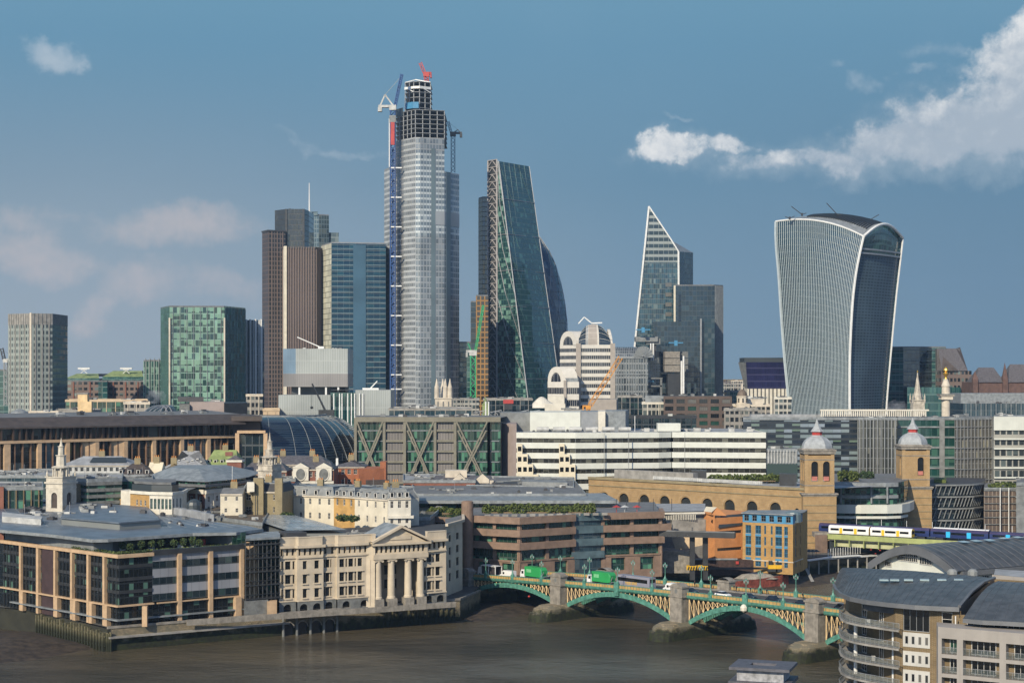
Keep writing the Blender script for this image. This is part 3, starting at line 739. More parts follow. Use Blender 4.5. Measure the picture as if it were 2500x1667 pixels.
zA,zM,zS,zR=Z(575,1324),Z(336,1324),Z(408,1361),Z(421,1337);fl=4.27
def seg(a,c,z0,z1,m,pane=2.6):b.p('curtain_wall',m).wallq(a,c,z0,z1,NU(a,c,pane),(z1-z0)/fl,0,z0/fl)
seg(pl[0],pl[1],5,zS,'gl_bish_left');
seg(pl[1],pl[2],5,zM,'gl_bish_strip');seg(pl[2],pl[3],5,zM,'gl_bish_left')
zN=Z(405,1324);zG0,zG1=Z(515,1324),Z(548,1324)
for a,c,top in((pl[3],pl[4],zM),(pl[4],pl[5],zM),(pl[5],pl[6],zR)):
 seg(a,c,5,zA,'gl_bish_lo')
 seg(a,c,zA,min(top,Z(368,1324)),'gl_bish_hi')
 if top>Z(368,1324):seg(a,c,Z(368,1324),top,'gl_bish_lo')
seg(lerp(pl[4],pl[5],.5),lerp(pl[4],pl[5],.5001),5,6,'gl_bish_lo')
b.p('plant_floors','gl_bish_lo').ribbon([lerp(pl[4],pl[5],.55),pl[5],pl[6]],.25,zG1,zG0)
for t0,t1 in((.45,.62),):b.p('bay_strip','gl_heron').ribbon([lerp(pl[4],pl[5],t0),lerp(pl[4],pl[5],t1)],.3,5,zM-8)
b.p('bay_strip','gl_heron').ribbon([lerp(pl[5],pl[6],.1),lerp(pl[5],pl[6],.4)],.3,5,zR)
bk=[P(1121,1409),P(1085,1419),P(962,1419),P(938,1409)]
for a,c,z in((pl[6],bk[0],zR),(pl[5],P(1085,1419),zM),(bk[3],pl[0],zS),(P(962,1419),pl[1],zM),(bk[0],bk[3],zS)):seg(a,c,5,z,'gl_bish_lo')
b.p('roof_deck','roof_grey').face([(p[0],p[1],zM)for p in pl[1:6]+[bk[1],bk[2]]])
b.p('roof_deck','roof_grey').face([(p[0],p[1],zR)for p in(pl[5],pl[6],bk[0],bk[1])])
b.p('roof_deck','roof_grey').face([(p[0],p[1],zS)for p in(pl[0],pl[1],bk[2],bk[3])])
def skel(ch,back,z0,z1,nf,cols,core,sl='frame_grey',wrap='gl_dark'):
 for k in range(nf+1):
  z=z0+(z1-z0)*k/nf;o=offs(ch,0)
  poly=list(ch)+[shift(ch[-1],back),shift(ch[0],back)]
  b.solo('floor_slab',sl).prism(poly,z-.4,z,True,True)
 for i in range(len(ch)-1):
  n=cols[i]
  for k in range(n+1 if i==len(ch)-2 else n):
   q=lerp(ch[i],ch[i+1],k/n);b.solo('steel_column','frame_grey').box((q[0],q[1]+.8,z0),(1,0),.65,.65,z1-z0)
 b.p('core',core).prism([shift(lerp(ch[0],ch[-1],.12),(0,12)),shift(lerp(ch[0],ch[-1],.88),(0,12)),shift(lerp(ch[0],ch[-1],.88),(0,back[1]-8)),shift(lerp(ch[0],ch[-1],.12),(0,back[1]-8))],z0,z1)
zT=Z(270,1332);skel([P(966,1348),P(985,1338),P(1014,1326),P(1085,1332)],(0,60),zM+.6,zT,6,[2,3,4],'concrete')
ch2=[P(989,1349),P(1010,1343),P(1024,1342),P(1051,1348)]
zU=Z(200,1345);skel(ch2,(0,34),zT,zU,6,[2,1,2],'steel_dark')
b.p('top_truss','steel_white').ribbon(ch2,.5,Z(217,1343),Z(211,1343),off=.3)
for a,c in((0,1),(2,3)):
 b.p('top_truss','steel_white').tube((ch2[a][0],ch2[a][1]-.8,Z(212,1345)),(ch2[c][0],ch2[c][1]-.8,Z(226,1345)),.45,4)
b.p('top_frame','steel_white').tube((*ch2[0],zU),(X(1015,1351),1351,Z(195,1351)),.5,4);b.p('top_frame','steel_white').tube((X(1015,1351),1351,Z(195,1351)),(*ch2[3],zU),.5,4)
b.p('blue_netting','paint_blue').ribbon([P(990,1346),P(1008,1341),P(1022,1341)],.2,zT+3,zT+8,off=.2)
b.p('safety_screen','gl_dark').ribbon([P(966,1348),P(985,1338)],.3,zT-3,zT+3,off=.4);b.done()
b=luffing('tower_crane','tall blue and red tower crane tied to the left side of the tallest skyscraper',959,1334,995,270,(981,182),11,'mast_blue','mast_blue','plant_white',3.6,.6)
xm=X(959,1334)
b.p('mast_ladder','mast_blue').box((xm,1334,Z(951,1334)),(1,0),1.5,1.2,Z(360,1334)-Z(951,1334));b.p('red_mast','paint_red').box((xm,1331.6,Z(355,1334)),(1,0),3.0,.8,Z(300,1334)-Z(355,1334))
for k in range(9):
 zz=Z(988-k*72,1334)if k else Z(951,1334)
 b.solo('mast_tie','steel_white').box((xm+2.5,1332.5,zz),(1,0),9,1.2,.9)
b.p('hoist_mast','steel_white').box((X(951,1337),1337,Z(408,1337)),(1,0),1.0,1.0,Z(290,1337)-Z(408,1337))
b.p('mast_climbing_cage','plant_grey').box((xm,1334,Z(300,1334)),(1,0),5.2,4.5,Z(283,1334)-Z(300,1334));b.done()
luffing('tower_crane','dark blue tower crane standing on the right shoulder of the tallest skyscraper',1106,1356,421,333,(1094,297),7,'paint_navy' if 'paint_navy' in MATS else mat('paint_navy',(.03,.10,.19),.5),'paint_navy','steel_dark',3.0,.33).done()
luffing('tower_crane','small red crane on the very top of the tallest skyscraper',1041,1353,200,188,(1026,154),4,'paint_red','paint_red','paint_red',3.2,.4,jw=2.2,ap=False).done()
b=Bld('wedge_tower','sloping glass wedge tower with a braced ladder frame down its left edge','skyscraper',(*P(1305,1352),5))
NWb,SWb,SEb=(*P(1213,1392),5),(*P(1305,1352),5),(*P(1388,1398),5)
zt=Z(394,1390);NWt,SWt,SEt=(*P(1213,1392),zt),(*P(1217,1389),zt),(*P(1292,1424),zt)
def uvp(pts,o,pu,pv):return[(hypot(p[0]-o[0],p[1]-o[1])/pu,p[2]/pv)for p in pts]
W_=[NWb,SWb,SWt,NWt];S_=[SWb,SEb,SEt,SWt]
b.p('west_glazing','gl_lead_w').face(W_,uvp(W_,NWb,3.2,4.2))
b.p('south_glazing','gl_lead_s').face(S_,[(0,5/4.2),(22,5/4.2),(20,zt/4.2),(0,zt/4.2)])
NEb,NEt=(SEb[0]-8,1450,5),(SEt[0],1450,zt);NW2=(NWb[0],1450,5);NW3=(NWb[0],1450,zt)
b.p('east_glazing','gl_lead_s').face([SEb,NEb,NEt,SEt]);b.p('roof','roof_grey').face([NWt,SWt,SEt,NEt,NW3]);b.p('back_wall','gl_lead_s').face([NEb,NW2,NW3,NEt])
def at(quad,s_,t):return tuple((1-t)*((1-s_)*quad[0][k]+s_*quad[1][k])+t*((1-s_)*quad[3][k]+s_*quad[2][k])for k in range(3))
for i,y in enumerate((482,570,659,748,837,925)):
 t=(Z(y,1375)-5)/(zt-5)
 for q,m in((W_,'steel_grey'),(S_,'steel_grey')):
  a,c=at(q,0,t),at(q,1,t);b.solo('mega_beam',m).tube((a[0],a[1]-.6,a[2]),(c[0],c[1]-.6,c[2]),.35,4)
for k in range(1,6):a,c=at(S_,k/6,0),at(S_,k/6,1);b.solo('mega_rib','gl_teal').tube((a[0],a[1]-.2,a[2]),(c[0],c[1]-.2,c[2]),.2,4)
for k in range(7):
 t0,t1=max(0,1-(k+1)*.153),1-k*.153-.0
 for s0,s1 in((.0,.5),(.5,1.0)):
  a,c=at(W_,s0,t1),at(W_,s1,t0);b.solo('diagonal_brace','steel_grey').tube((a[0]-.3,a[1]-.7,a[2]),(c[0]-.3,c[1]-.7,c[2]),.27,4)
 a,c=at(S_,.0,t1),at(S_,.33,t0);b.solo('diagonal_brace','gl_teal').tube((a[0],a[1]-.7,a[2]),(c[0],c[1]-.7,c[2]),.17,4)
 a,c=at(S_,.95,t0),at(S_,.62,t1);b.solo('diagonal_brace','gl_teal').tube((a[0],a[1]-.7,a[2]),(c[0],c[1]-.7,c[2]),.17,4)
a,c=SWb,SWt;b.p('crease_edge','steel_grey').tube((a[0],a[1]-.5,a[2]),(c[0],c[1]-.5,c[2]),.5,4)
a,c=SEb,SEt;b.p('side_edge','steel_grey').tube(a,c,.5,4)
dk=mat('ladder_backing',(.05,.055,.06),.6)
L0,L1=P(1191,1400),P(1213,1391);b.p('north_core',dk).prism([L0,L1,(L1[0],1440),(L0[0],1440)],5,zt+1.5)
lp=mat('ladder_paint',(.36,.34,.34),.6,var=.1);zt2=zt+1.5;N=40
for q in(L0,L1):b.solo('ladder_post',lp).box((q[0],q[1]-1,5),(1,0),1.1,1.0,zt2-5)
for k in range(N):
 z0,z1=5+(zt2-5)*k/N,5+(zt2-5)*(k+1)/N;m_=lerp(L0,L1,.5);mb=b.solo('ladder_bay',lp)
 for q in(L0,L1):mb.tube((q[0],q[1]-1.2,z0),(m_[0],m_[1]-1.2,z1-.3),.42,4)
 mb.tube((L0[0],L0[1]-1.3,z1),(L1[0],L1[1]-1.3,z1),.4,4)
b.done()
b=tower('slim_dark_tower','slim dark tower with gold lined edge behind the ladder frame of the wedge tower',[P(1168,1450),P(1178,1440),P(1196,1440)],(0,30),(483,1440),['gl_goldlines','gl_dark'],2,4);b.done()
b=tower('scaffolded_building','building wrapped in orange brown scaffolding behind the green crane',[P(1162,1330),P(1192,1330)],(0,30),(723,1330),'gl_scaffold',3,4,'building');b.done()
b=tower('narrow_dark_block','narrow black office block left of the orange brown scaffolding',[P(1149,1345),P(1163,1345)],(0,30),(738,1345),'gl_dark',3,4,'office building');b.done()
b=tower('low_teal_block','dark teal glass block between the tallest skyscraper and the green crane',[P(1110,1360),P(1150,1360)],(0,30),(837,1360),'gl_teal',3,4,'office building');b.done()
mat('paint_green',(.02,.34,.13),.5)
b=luffing('tower_crane','bright green tower crane in front of the orange brown scaffolding',1155,1240,1000,868,(1180,745),5,'paint_green','paint_green','plant_white',3.6,.5,jw=1.3,ap=False)
b.p('back_stay_frame','paint_green').tube((X(1155,1240),1240,Z(868,1240)),(X(1143,1240),1240,Z(838,1240)),.5,4);b.done()
b=Bld('bullet_shaped_tower','rounded dark blue glass tower curving out behind the wedge tower','skyscraper',(X(1311,1560),1560,5))
prof=[(1,5),(1.05,60)]
pr=[]
for px,py in((1387,935),(1389,850),(1387,780),(1381,742),(1371,690),(1360,648),(1341,609),(1321,579),(1313,569),(1311,566)):
 pr.append((X(px,1545)-X(1309,1545),Z(py,1545)))
cx=X(1309,1545);N=36;mb=b.p('glazing','gl_gherkin');pr=[(pr[0][0]-2,5)]+pr
for i in range(len(pr)-1):
 for j in range(N):
  a0,a1=2*pi*j/N,2*pi*(j+1)/N;v0,v1=pr[i][1]/7,pr[i+1][1]/7
  mb.face([(cx+pr[k][0]*cos(a),1560+pr[k][0]*sin(a),pr[k][1])for k,a in((i,a0),(i,a1),(i+1,a1),(i+1,a0))],[(j*1.0+v0*.55,v0),(j+1+v0*.55,v0),(j+1+v1*.55,v1),(j+v1*.55,v1)])
for s_ in range(12):
 pv=None
 for i in range(len(pr)-1):
  for h in(0,.5):
   r_=pr[i][0]+(pr[i+1][0]-pr[i][0])*h+.2;z=pr[i][1]+(pr[i+1][1]-pr[i][1])*h;a=s_*2*pi/12+z*.011
   q=(cx+r_*cos(a),1560+r_*sin(a),z)
   if pv:b.p('spiral_ribs','steel_grey').tube(pv,q,.35,4,cap=False)
   pv=q
b.done()
b=Bld('pointed_glass_tower','sharp pointed glass tower with bright white edges, right of the wedge tower','skyscraper',(*P(1600,1390),5))
D=1390;v3=lambda px,py,d=D:(X(px,d),d,Z(py,d))
Lb,Rb=(X(1523,D),D,5),(X(1657,D),D,5);ap,k1,k2=v3(1584,504),v3(1640,588),v3(1656,614)
mid=(X(1656,D),D,Z(640,D));lm=v3(1568,622)
low=[Lb,Rb,mid,(X(1567,D),D,Z(640,D))];top=[(X(1567,D),D,Z(640,D)),mid,k2,k1,ap]
b.p('front_glazing','gl_scalpel').face(low,uvp(low,(Lb[0],D),1.6,4.1));b.p('front_glazing','gl_scalpel_top').face(top,[((p[0]-Lb[0])/4,p[2]/5.2)for p in top])
R2=1412;rb2,rt2=(X(1692,R2),R2,5),v3(1692,617,R2)
sf=[Rb,rb2,rt2,k2];b.p('side_glazing','gl_willis2').face(sf,uvp(sf,Rb,2,4));b.p('sloping_roof','steel_grey').face([k1,k2,rt2])
bkL,bkA=(X(1540,1430),1430,5),(X(1592,1430),1430,Z(560,1430))
b.p('side_glazing','gl_willis2').face([rb2,bkL,bkA,rt2]);b.p('side_glazing','gl_willis2').face([bkL,Lb,ap,bkA]);b.p('sloping_roof','steel_grey').face([k1,rt2,bkA,ap])
for a,c,r_ in((Lb,ap,.95),(ap,k1,.7),(k1,k2,.7),(k2,(Rb[0],Rb[1],Z(775,D)),.95)):b.solo('white_edge','steel_white').tube((a[0],a[1]-.5,a[2]),(c[0],c[1]-.5,c[2]),r_,4)
for k in range(9):
 z=Z(700+k*24,D);b.solo('pale_panel','pane_blind').box((X(1632,D),D-.25,z),(1,0),5,.4,3.2)  # column of panels in the pale blind colour
b.done()
ch=[P(1646,1362),P(1745,1362),P(1766,1370)]
b=tower('stepped_dark_tower','stepped black glass tower with silver right edge in front of the pointed tower',ch,(0,18),(698,1362),['gl_willis','steel_grey'],3,4)
finsof(b,ch[1:],1.4,.35,.4,5,b.z1,'lead_roof','edge_fins')
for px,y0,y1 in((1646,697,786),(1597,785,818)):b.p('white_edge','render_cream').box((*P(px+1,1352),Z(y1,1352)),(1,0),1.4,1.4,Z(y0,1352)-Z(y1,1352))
A,B_,C_=P(1597,1344),P(1711,1344),P(1745,1350)
zz=Z(785,1344);b.p('lower_block','gl_willis').prism([A,B_,(B_[0],1361.5),(A[0],1361.5)],5,zz,uvf=[(0,0),(14,0),(14,26),(0,26)])
zz=Z(778,1350);b.p('right_block','gl_willis2').prism([(B_[0]+.1,1346),C_,(C_[0],1361.5),(B_[0]+.1,1361.5)],5,zz,uvf=[(0,0),(4,0),(4,27),(0,27)])
b.p('white_edge','steel_grey').box((*P(1711,1343),5),(1,0),1.3,1.3,Z(778,1344)-5)
b.units([P(1655,1363),P(1740,1363),P(1740,1378),P(1655,1378)],b.z1,4,3);b.done()
b=fb('pipework_building','grey building of stacked metal pods and bare pipes below the stepped dark tower','office building',1600,1310)
def blk(px0,px1,y0,y1,d,m,part='pod',dp=14,uv=None):b.solo(part,m).prism([P(px0,d),P(px1,d),(X(px1,d),d+dp),(X(px0,d),d+dp)],max(5,Z(y1,d)),Z(y0,d),True,True,uv)
blk(1560,1700,935,1010,1325,'gl_dark','main_block',30,[(0,0),(20,0),(20,6),(0,6)]);blk(1580,1612,872,940,1322,'gl_lloyds','stair_tower',14,[(0,0),(5,0),(5,10),(0,10)])
blk(1588,1602,822,872,1320,'plant_dark');blk(1552,1606,822,834,1316,'plant_grey','service_pod');blk(1578,1612,826,840,1318,'plant_grey','service_pod')
for k in range(3):blk(1623,1660,858+k*17,873.5+k*17,1310,'granite_grey','service_pod');blk(1660,1680,858+k*17,873+k*17,1316,'stone_grey','service_pod')
blk(1630,1660,912,975,1312,'steel_dark','stair_tower')
for px,y in((1664,881),(1669,869)):
 b.solo('flue_pipe','steel_white').tube((X(px,1306),1306,Z(962,1306)),(X(px,1306),1306,Z(y,1306)),.75,8)
for px in(1589,1595):b.solo('flue_pipe','steel_white').tube((X(px,1311),1311,Z(880,1311)),(X(px,1311),1311,Z(838,1311)),.6,8)
for y in(925,944):b.solo('concrete_beam','stone_grey').box((X(1595,1306),1306,Z(y,1306)),(1,0),14,1,1.1)
for px in(1577,1614):b.solo('concrete_post','stone_grey').box((X(px,1306),1306,Z(966,1306)),(1,0),1.6,1,Z(925,1306)-Z(966,1306))
for px,y in((1650,838),(1570,806),(1578,932)):
 b.solo('roof_crane','paint_blue').box((X(px,1308),1308,Z(y+6,1308)),(1,0),2.4,2,4);b.solo('roof_crane','paint_blue').box((X(px,1308),1308,Z(y,1308)),(1,0),11,1,.8)
b.done()
b=fb('vaulted_glass_block','grey glass block with a ribbed barrel vault between the domed block and the pod building','office building',1540,1300)
A,B_=P(1498,1300),P(1582,1300);zs=Z(872,1300)
b.p('glazing','gl_lloyds').prism([A,B_,(B_[0],1330),(A[0],1330)],5,zs,uvf=[(0,0),(14,0),(14,14),(0,14)])
def vault(mb,x0,x1,d0,d1,z0,h,n=10,ux=1,m=None):
 """half barrel lying along x from x0 to x1, spanning d0..d1"""
 for k in range(n):
  a0,a1=pi*k/n,pi*(k+1)/n
  q=lambda x,a:(x,(d0+d1)/2-cos(a)*(d1-d0)/2,z0+h*sin(a))
  mb.face([q(x0,a0),q(x1,a0),q(x1,a1),q(x0,a1)],[(0,k),(ux,k),(ux,k+1),(0,k+1)])
vault(b.p('vault','gl_lloyds'),A[0],X(1560,1300),1300,1322,zs,8,10,14)
cxx=X(1571,1300);rr_=7.2
mb=b.p('fan_gable','gl_lloyds')
for k in range(10):
 a0,a1=pi*k/10,pi*(k+1)/10
 mb.face([(cxx,1299,zs),(cxx+rr_*cos(a0),1299,zs+8.5*sin(a0)),(cxx+rr_*cos(a1),1299,zs+8.5*sin(a1))])
 b.solo('fan_rib','lead_roof').tube((cxx,1298.6,zs),(cxx+rr_*cos(a0),1298.6,zs+8.5*sin(a0)),.25,4)
 mb.face([(cxx+rr_*cos(a0),1299,zs+8.5*sin(a0)),(cxx+rr_*cos(a0),1325,zs+8.5*sin(a0)),(cxx+rr_*cos(a1),1325,zs+8.5*sin(a1)),(cxx+rr_*cos(a1),1299,zs+8.5*sin(a1))])
finsof(b,[A,B_],2.2,.4,.4,5,zs,'lead_roof');bands(b,[A,B_],[Z(915,1300),zs-1],1,.7,'lead_roof','cornice');b.done()
#  domed striped block
mat('striped_white',(.60,.57,.51),.7,var=.05,streak=.1)
mat('pier_stone',(.36,.32,.28),.8,var=.08)
g('gl_band',(.03,.035,.05),(.10,.10,.12),.2,(.30,.29,.27),.22,.0,wob=.02)
b=fb('domed_striped_block','white and grey banded office block with arched domed roofs in the middle of the skyline','office building',1450,1150)
def arch_block(px0,px1,pxs,d0,dx,ytop,yspring,ybase,dep,nst,part):
 """main block: left gable px0..px1 (receding), front px1..pxs; barrel roof across"""
 A,B_,C_=P(px0,d0+dx),P(px1,d0),P(pxs,d0)
 zs,zt=Z(yspring,d0),Z(ytop,d0);back=dep
 fl=(zs-5)/nst
 for a,c in((A,B_),(B_,C_),(C_,(C_[0],d0+back))):
  n=NU(a,c,1.4);b.p(part+'_glazing','gl_band').wallq(a,c,5,zs,n,nst)
 b.p(part+'_bands','striped_white')
 for k in range(nst+1):
  z=5+k*fl;b.p(part+'_bands','striped_white').ribbon([A,B_,C_,(C_[0],d0+back)],.35,z-fl*.48,z+.02,off=.05)
 return A,B_,C_,zs,zt
A,B_,C_,zs,zt=arch_block(1368,1412,1490,1150,16,790,842,1000,26,17,'tower')
def gable(A,B_,zs,zt,ext,part,roofm='striped_white',n=12,ext2=None,stripes=None):
 d,nn,L=dirn(A,B_);e=ext
 arc=[(L/2-L/2*cos(pi*k/n),zs+(zt-zs)*sin(pi*k/n)**.85)for k in range(n+1)]
 pt=lambda u,z,o=0:(A[0]+d[0]*u+nn[0]*o,A[1]+d[1]*u+nn[1]*o,z)
 inn=[(L/2-L*.30*cos(pi*k/n),zs+(zt-zs)*.62*sin(pi*k/n))for k in range(n+1)]
 for k in range(n):
  b.p(part+'_gable','striped_white').face([pt(*arc[k+1],.3),pt(*arc[k],.3),pt(*inn[k],.3),pt(*inn[k+1],.3)])
  b.p(part+'_fanlight','gl_band').face([pt(*inn[k+1],.05),pt(*inn[k],.05),pt(L/2,zs,.05)],[(0,0),(.5,.5),(1,1)])
  q0,q1=pt(*arc[k],.3),pt(*arc[k+1],.3)
  m=roofm
  b.p(part+'_roof',m).face([q0,(q0[0]+e[0],q0[1]+e[1],q0[2]),(q1[0]+e[0],q1[1]+e[1],q1[2]),q1][::-1])
 for t in(.38,.62):b.p(part+'_gable','steel_grey').fin(A,B_,L*t,.35,.3,zs,zs+(zt-zs)*.58,.1)
zg=Z(808,1155)
gable(A,(B_[0]-1.2,B_[1]+.4),zs,zg,(20,8),'tower')
n=10;wd=C_[0]-B_[0]
segs=[(0,.24,'gl_dark'),(.24,.30,'lead_roof'),(.30,.60,'pier_stone'),(.60,.64,'striped_white'),(.64,1.0,'gl_dark')]
segs=[(a+(c-a)*k/K,a+(c-a)*(k+1)/K,m,k==0)for a,c,m in segs for K in[max(1,round((c-a)/.07))]for k in range(K)]
for s0,s1,m,first in segs:
 for k in range(n):
  a0,a1=pi/2*k/n,pi/2*(k+1)/n
  def q(s_,a):
   s2=s_+(.5-s_)*.16*sin(a)**3
   return(B_[0]+wd*s2,1150+13*(1-cos(a)),zs+(zt-zs)*sin(a)*(1-.42*abs(2*s_-1)**2.6))
  b.p('dome',m).face([q(s0,a0),q(s1,a0),q(s1,a1),q(s0,a1)],[(0,k),(3,k),(3,k+1),(0,k+1)])
  if k%2==0:b.p('dome_ribs','striped_white').tube(q(s0,a0),q(s1,a0),.09,3)
 for k in range(n if first else 0):b.p('dome_ribs','striped_white').tube(q(s0,pi/2*k/n),q(s0,pi/2*(k+1)/n),.2,4)
for s0,s1,m,first in segs:b.p('dome','lead_roof').face([q(s0,pi/2),q(s1,pi/2),(B_[0]+wd*s1,1176,zs),(B_[0]+wd*s0,1176,zs)])
mb=b.p('side_arch','striped_white');pv=None
for k in range(11):
 a=pi*k/10;q_=(X(1488,1150)+3.0*(1-sin(a))*.5,1163-11*cos(a),zs+(zt-zs)*.70*sin(a))
 if pv:mb.tube(pv,q_,1.3,4)
 pv=q_
for px in(1411,1495):b.p('piers','pier_stone').prism([P(px-5,1148.5),P(px+7,1148.5),P(px+7,1160),P(px-5,1160)],5,zs+1)
cxm=X(1426,1160)
for e_ in((X(1412,1160),Z(790,1160)),(X(1446,1160),Z(790,1160))):b.p('roof_spar','steel_white').tube((cxm,1160,Z(774,1160)),(e_[0],1160,e_[1]),.5,4)
b.p('roof_spar','steel_white').tube((X(1446,1160),1160,Z(789,1160)),(X(1470,1160),1160,Z(788,1160)),.6,4)
A2,B2,C2,zs2,zt2_=arch_block(1338,1378,1412,1135,10,895,932,1000,13,7,'annex')
gable(A2,B2,zs2,zt2_,(9,1),'annex',ext2=None)
b.p('annex_roof','lead_roof').prism([B2,C2,(C2[0],1148),(B2[0],1148)],zs2,zs2+2.5)
b.p('piers','pier_stone').prism([P(1376,1133.5),P(1383,1133.5),P(1383,1140),P(1376,1140)],5,zs2+1)
b.p('low_wing','stone_white').prism([P(1338,1128),P(1378,1128),P(1378,1134),P(1338,1134)],5,Z(967,1128));b.done()
#  top heavy curved tower
b=Bld('top_heavy_tower','curved glass tower that widens towards its arched top with white upright fins','skyscraper',(*P(2074,1150),5))
def tab(t,z):
 for(z0,x0),(z1,x1)in zip(t,t[1:]):
  if z<=z1 or(z1,x1)==t[-1]:k=(z-z0)/(z1-z0);return x0+(x1-x0)*k
def mk(pts,d):return sorted((Z(py,d),X(px,d))for px,py in pts)
TA=[(5,X(1932,1190))]+mk([(1928,1003),(1915,877),(1908,784),(1900,655),(1893,592),(1894,542)],1190)
TB=[(5,X(2074,1150))]+mk([(2074,1003),(2074,877),(2078,784),(2083,710),(2094,636),(2108,577)],1150)
TC=[(5,X(2160,1195))]+mk([(2163,1000),(2170,914),(2180,803),(2189,710),(2198,636),(2204,581)],1195)
def sm(t,z):
 return(tab(t,max(5,z-9))+tab(t,z)*2+tab(t,min(t[-1][0],z+9)))/4 if 16<z<t[-1][0]-10 else tab(t,z)
ztA,ztM,ztB,ztC=Z(541,1190),Z(538,1170),Z(577,1150),Z(581,1195)
def topu(u):return ztA*(1-u)*(1-2*u)+4*u*(1-u)*(ztM-1)+ztB*u*(2*u-1)
def Lf(u,t,o=0.0):
 z=5+(topu(u)-5)*t;xa,xb=sm(TA,min(z,ztA)),sm(TB,min(z,ztB))
 if u> .0:pass
 return(xa+(xb-xa)*u-.33*o,1190+(1150-1190)*u-5*sin(pi*u)-.94*o,z)
mb=b.p('west_glazing','gl_walkie');NUU,NVV=24,30
mb.grid(lambda u,t:Lf(u,t),NUU,NVV,(46,38));b.sm.add('west_glazing')
for k in range(46):
 u=k/45;fm=b.p('fin_screen','fin_pale' if 'fin_pale' in MATS else mat('fin_pale',(.42,.48,.50),.5,var=.06));wd= .14
 for j in range(NVV):
  a,c=Lf(u,j/NVV,0),Lf(u,(j+1)/NVV,0);a2,c2=Lf(u,j/NVV,.55),Lf(u,(j+1)/NVV,.55)
  m_=lambda p,s_:(p[0]+s_*wd,p[1]+s_*wd*-.3,p[2])
  fm.face([m_(a2,-1),m_(a2,1),m_(c2,1),m_(c2,-1)]);fm.face([m_(a,-1),m_(a2,-1),m_(c2,-1),m_(c,-1)]);fm.face([m_(a2,1),m_(a,1),m_(c,1),m_(c2,1)])
zg=Z(622,1170)
def Rf(v,z,o=0.0):
 xb,xc=sm(TB,min(z,ztB)),sm(TC,min(z,ztC));return(xb+(xc-xb)*v+.3*o,1150+45*v-.9*o-3*sin(pi*v),z)
b.p('south_louvres','gl_louvre').grid(lambda v,t:Rf(v,5+(zg-5)*t,-1.5),6,30,(14,70))
b.p('sky_lobby_glazing','gl_teal').grid(lambda v,t:Rf(v,zg+((ztB+8.5*sin(pi*v)+(ztC-ztB)*v)-zg)*t,-2.2),8,4,(16,3))
for z in(zg,Z(612,1170)):
 for k in range(6):b.p('lobby_beam','steel_grey').tube(Rf(k/6,z,-.6),Rf((k+1)/6,z,-.6),.8,4)
def edge(fn,n,r,name,m='fin_pale'):
 mb=b.p(name,m);q=[fn(k/n)for k in range(n+1)]
 for a,c in zip(q,q[1:]):mb.tube(a,c,r,6)
edge(lambda t:Rf(0,5+(ztB-5)*t,.3),24,.85,'corner_frame','steel_white');edge(lambda t:Rf(1,5+(ztC-5)*t,.3),24,.65,'side_frame','steel_white')
edge(lambda v:Rf(v,ztB,.5)[:2]+(ztB+8.5*sin(pi*v)+(ztC-ztB)*v,),14,1.0,'arch_frame','steel_white')
edge(lambda t:Lf(0,t,.3),20,.9,'west_frame');edge(lambda u:Lf(u,1,.3),20,.6,'top_frame','steel_white')
def Tp(u,v,o=0):
 a=Lf(u,1);dx=Rf(1,ztB)[0]-Rf(0,ztB)[0]
 return(a[0]+dx*v*(.75+.25*u),a[1]+45*v,a[2]+(8.5)*sin(pi*v)*(.35+.65*u)+(ztC-ztB)*v*u+o)
b.p('roof','lead_roof').grid(lambda u,v:Tp(u,v),20,10,(1,1))
for k in range(26):
 u= .30+.66*k/25;mb=b.p('roof_louvres','steel_dark')
 for j in range(6):mb.tube(Tp(u,.15+.1*j,.5),Tp(u,.25+.1*j,.5),.55,4)
dx=TC[0][1]-TB[0][1]
for a,c in((lambda t:Rf(1,5+(ztC-5)*t),lambda t:(Rf(1,5+(ztC-5)*t)[0]-60,1235,5+(ztC-5)*t)),(lambda t:(Lf(0,t)[0]+60,1235,Lf(0,t)[2]),lambda t:Lf(0,t))):
 b.p('back_glazing','gl_walkie').grid(lambda u,t:tuple(lerp(a(t),c(t),u)),2,20,(12,38))
for px,py,tx,ty in((1958,524,1932,504),(2046,526,2018,496),(2112,544,2146,524),(1928,533,1940,528),(2140,548,2150,551)):
 z0=Z(py,1175);mb=b.solo('maintenance_crane','steel_dark');mb.box((X(px,1175),1175,z0-1),(1,0),1.2,1.2,2);mb.tube((X(px,1175),1175,z0),(X(tx,1175),1175,Z(ty,1175)),.35,4);mb.tube((X(px,1175),1175,z0),(X(px,1175)+(3 if tx<px else-3),1175,z0+1),.35,4)
b.done()
#  right background
A,B_=P(1821,1330),P(1930,1330)
b=fb('purple_office_block','dark purple blue office block leaning outwards behind the curved tower','office building',1850,1330)
z0,z1=Z(948,1330),Z(884,1330);lx=X(1825,1330)
b.p('glazing','gl_purple').grid(lambda u,t:(lx+(A[0]-lx)*t+(B_[0]-lx)*u,1330,z0+(z1-z0)*t),6,4,(24,4))
b.p('attic','gl_dark').prism([(A[0]-1,1331),(B_[0],1331),(B_[0],1360),(A[0]-1,1360)],z1,Z(873,1330));b.p('roof_wing','steel_grey').face([(X(1838,1330),1329,Z(868,1330)),(B_[0],1329,Z(871,1330)),(B_[0],1345,Z(869,1330)),(X(1838,1330),1345,Z(867,1330))])
b.p('side_wall','plant_grey').face([(lx,1345,z0),(lx,1330,z0),(A[0],1330,z1),(A[0]-4,1345,z1)])
b.p('base_wall','stone_white').prism([(lx,1330.5),(B_[0],1330.5),(B_[0],1350),(lx,1350)],5,z0);finsof(b,[(lx,1330.5),(B_[0],1330.5)],3,.7,.5,5,z0,'plant_dark','base_ribs');b.done()
ch=[P(2168,1270),P(2205,1266),P(2245,1266),P(2275,1272),P(2310,1272)]
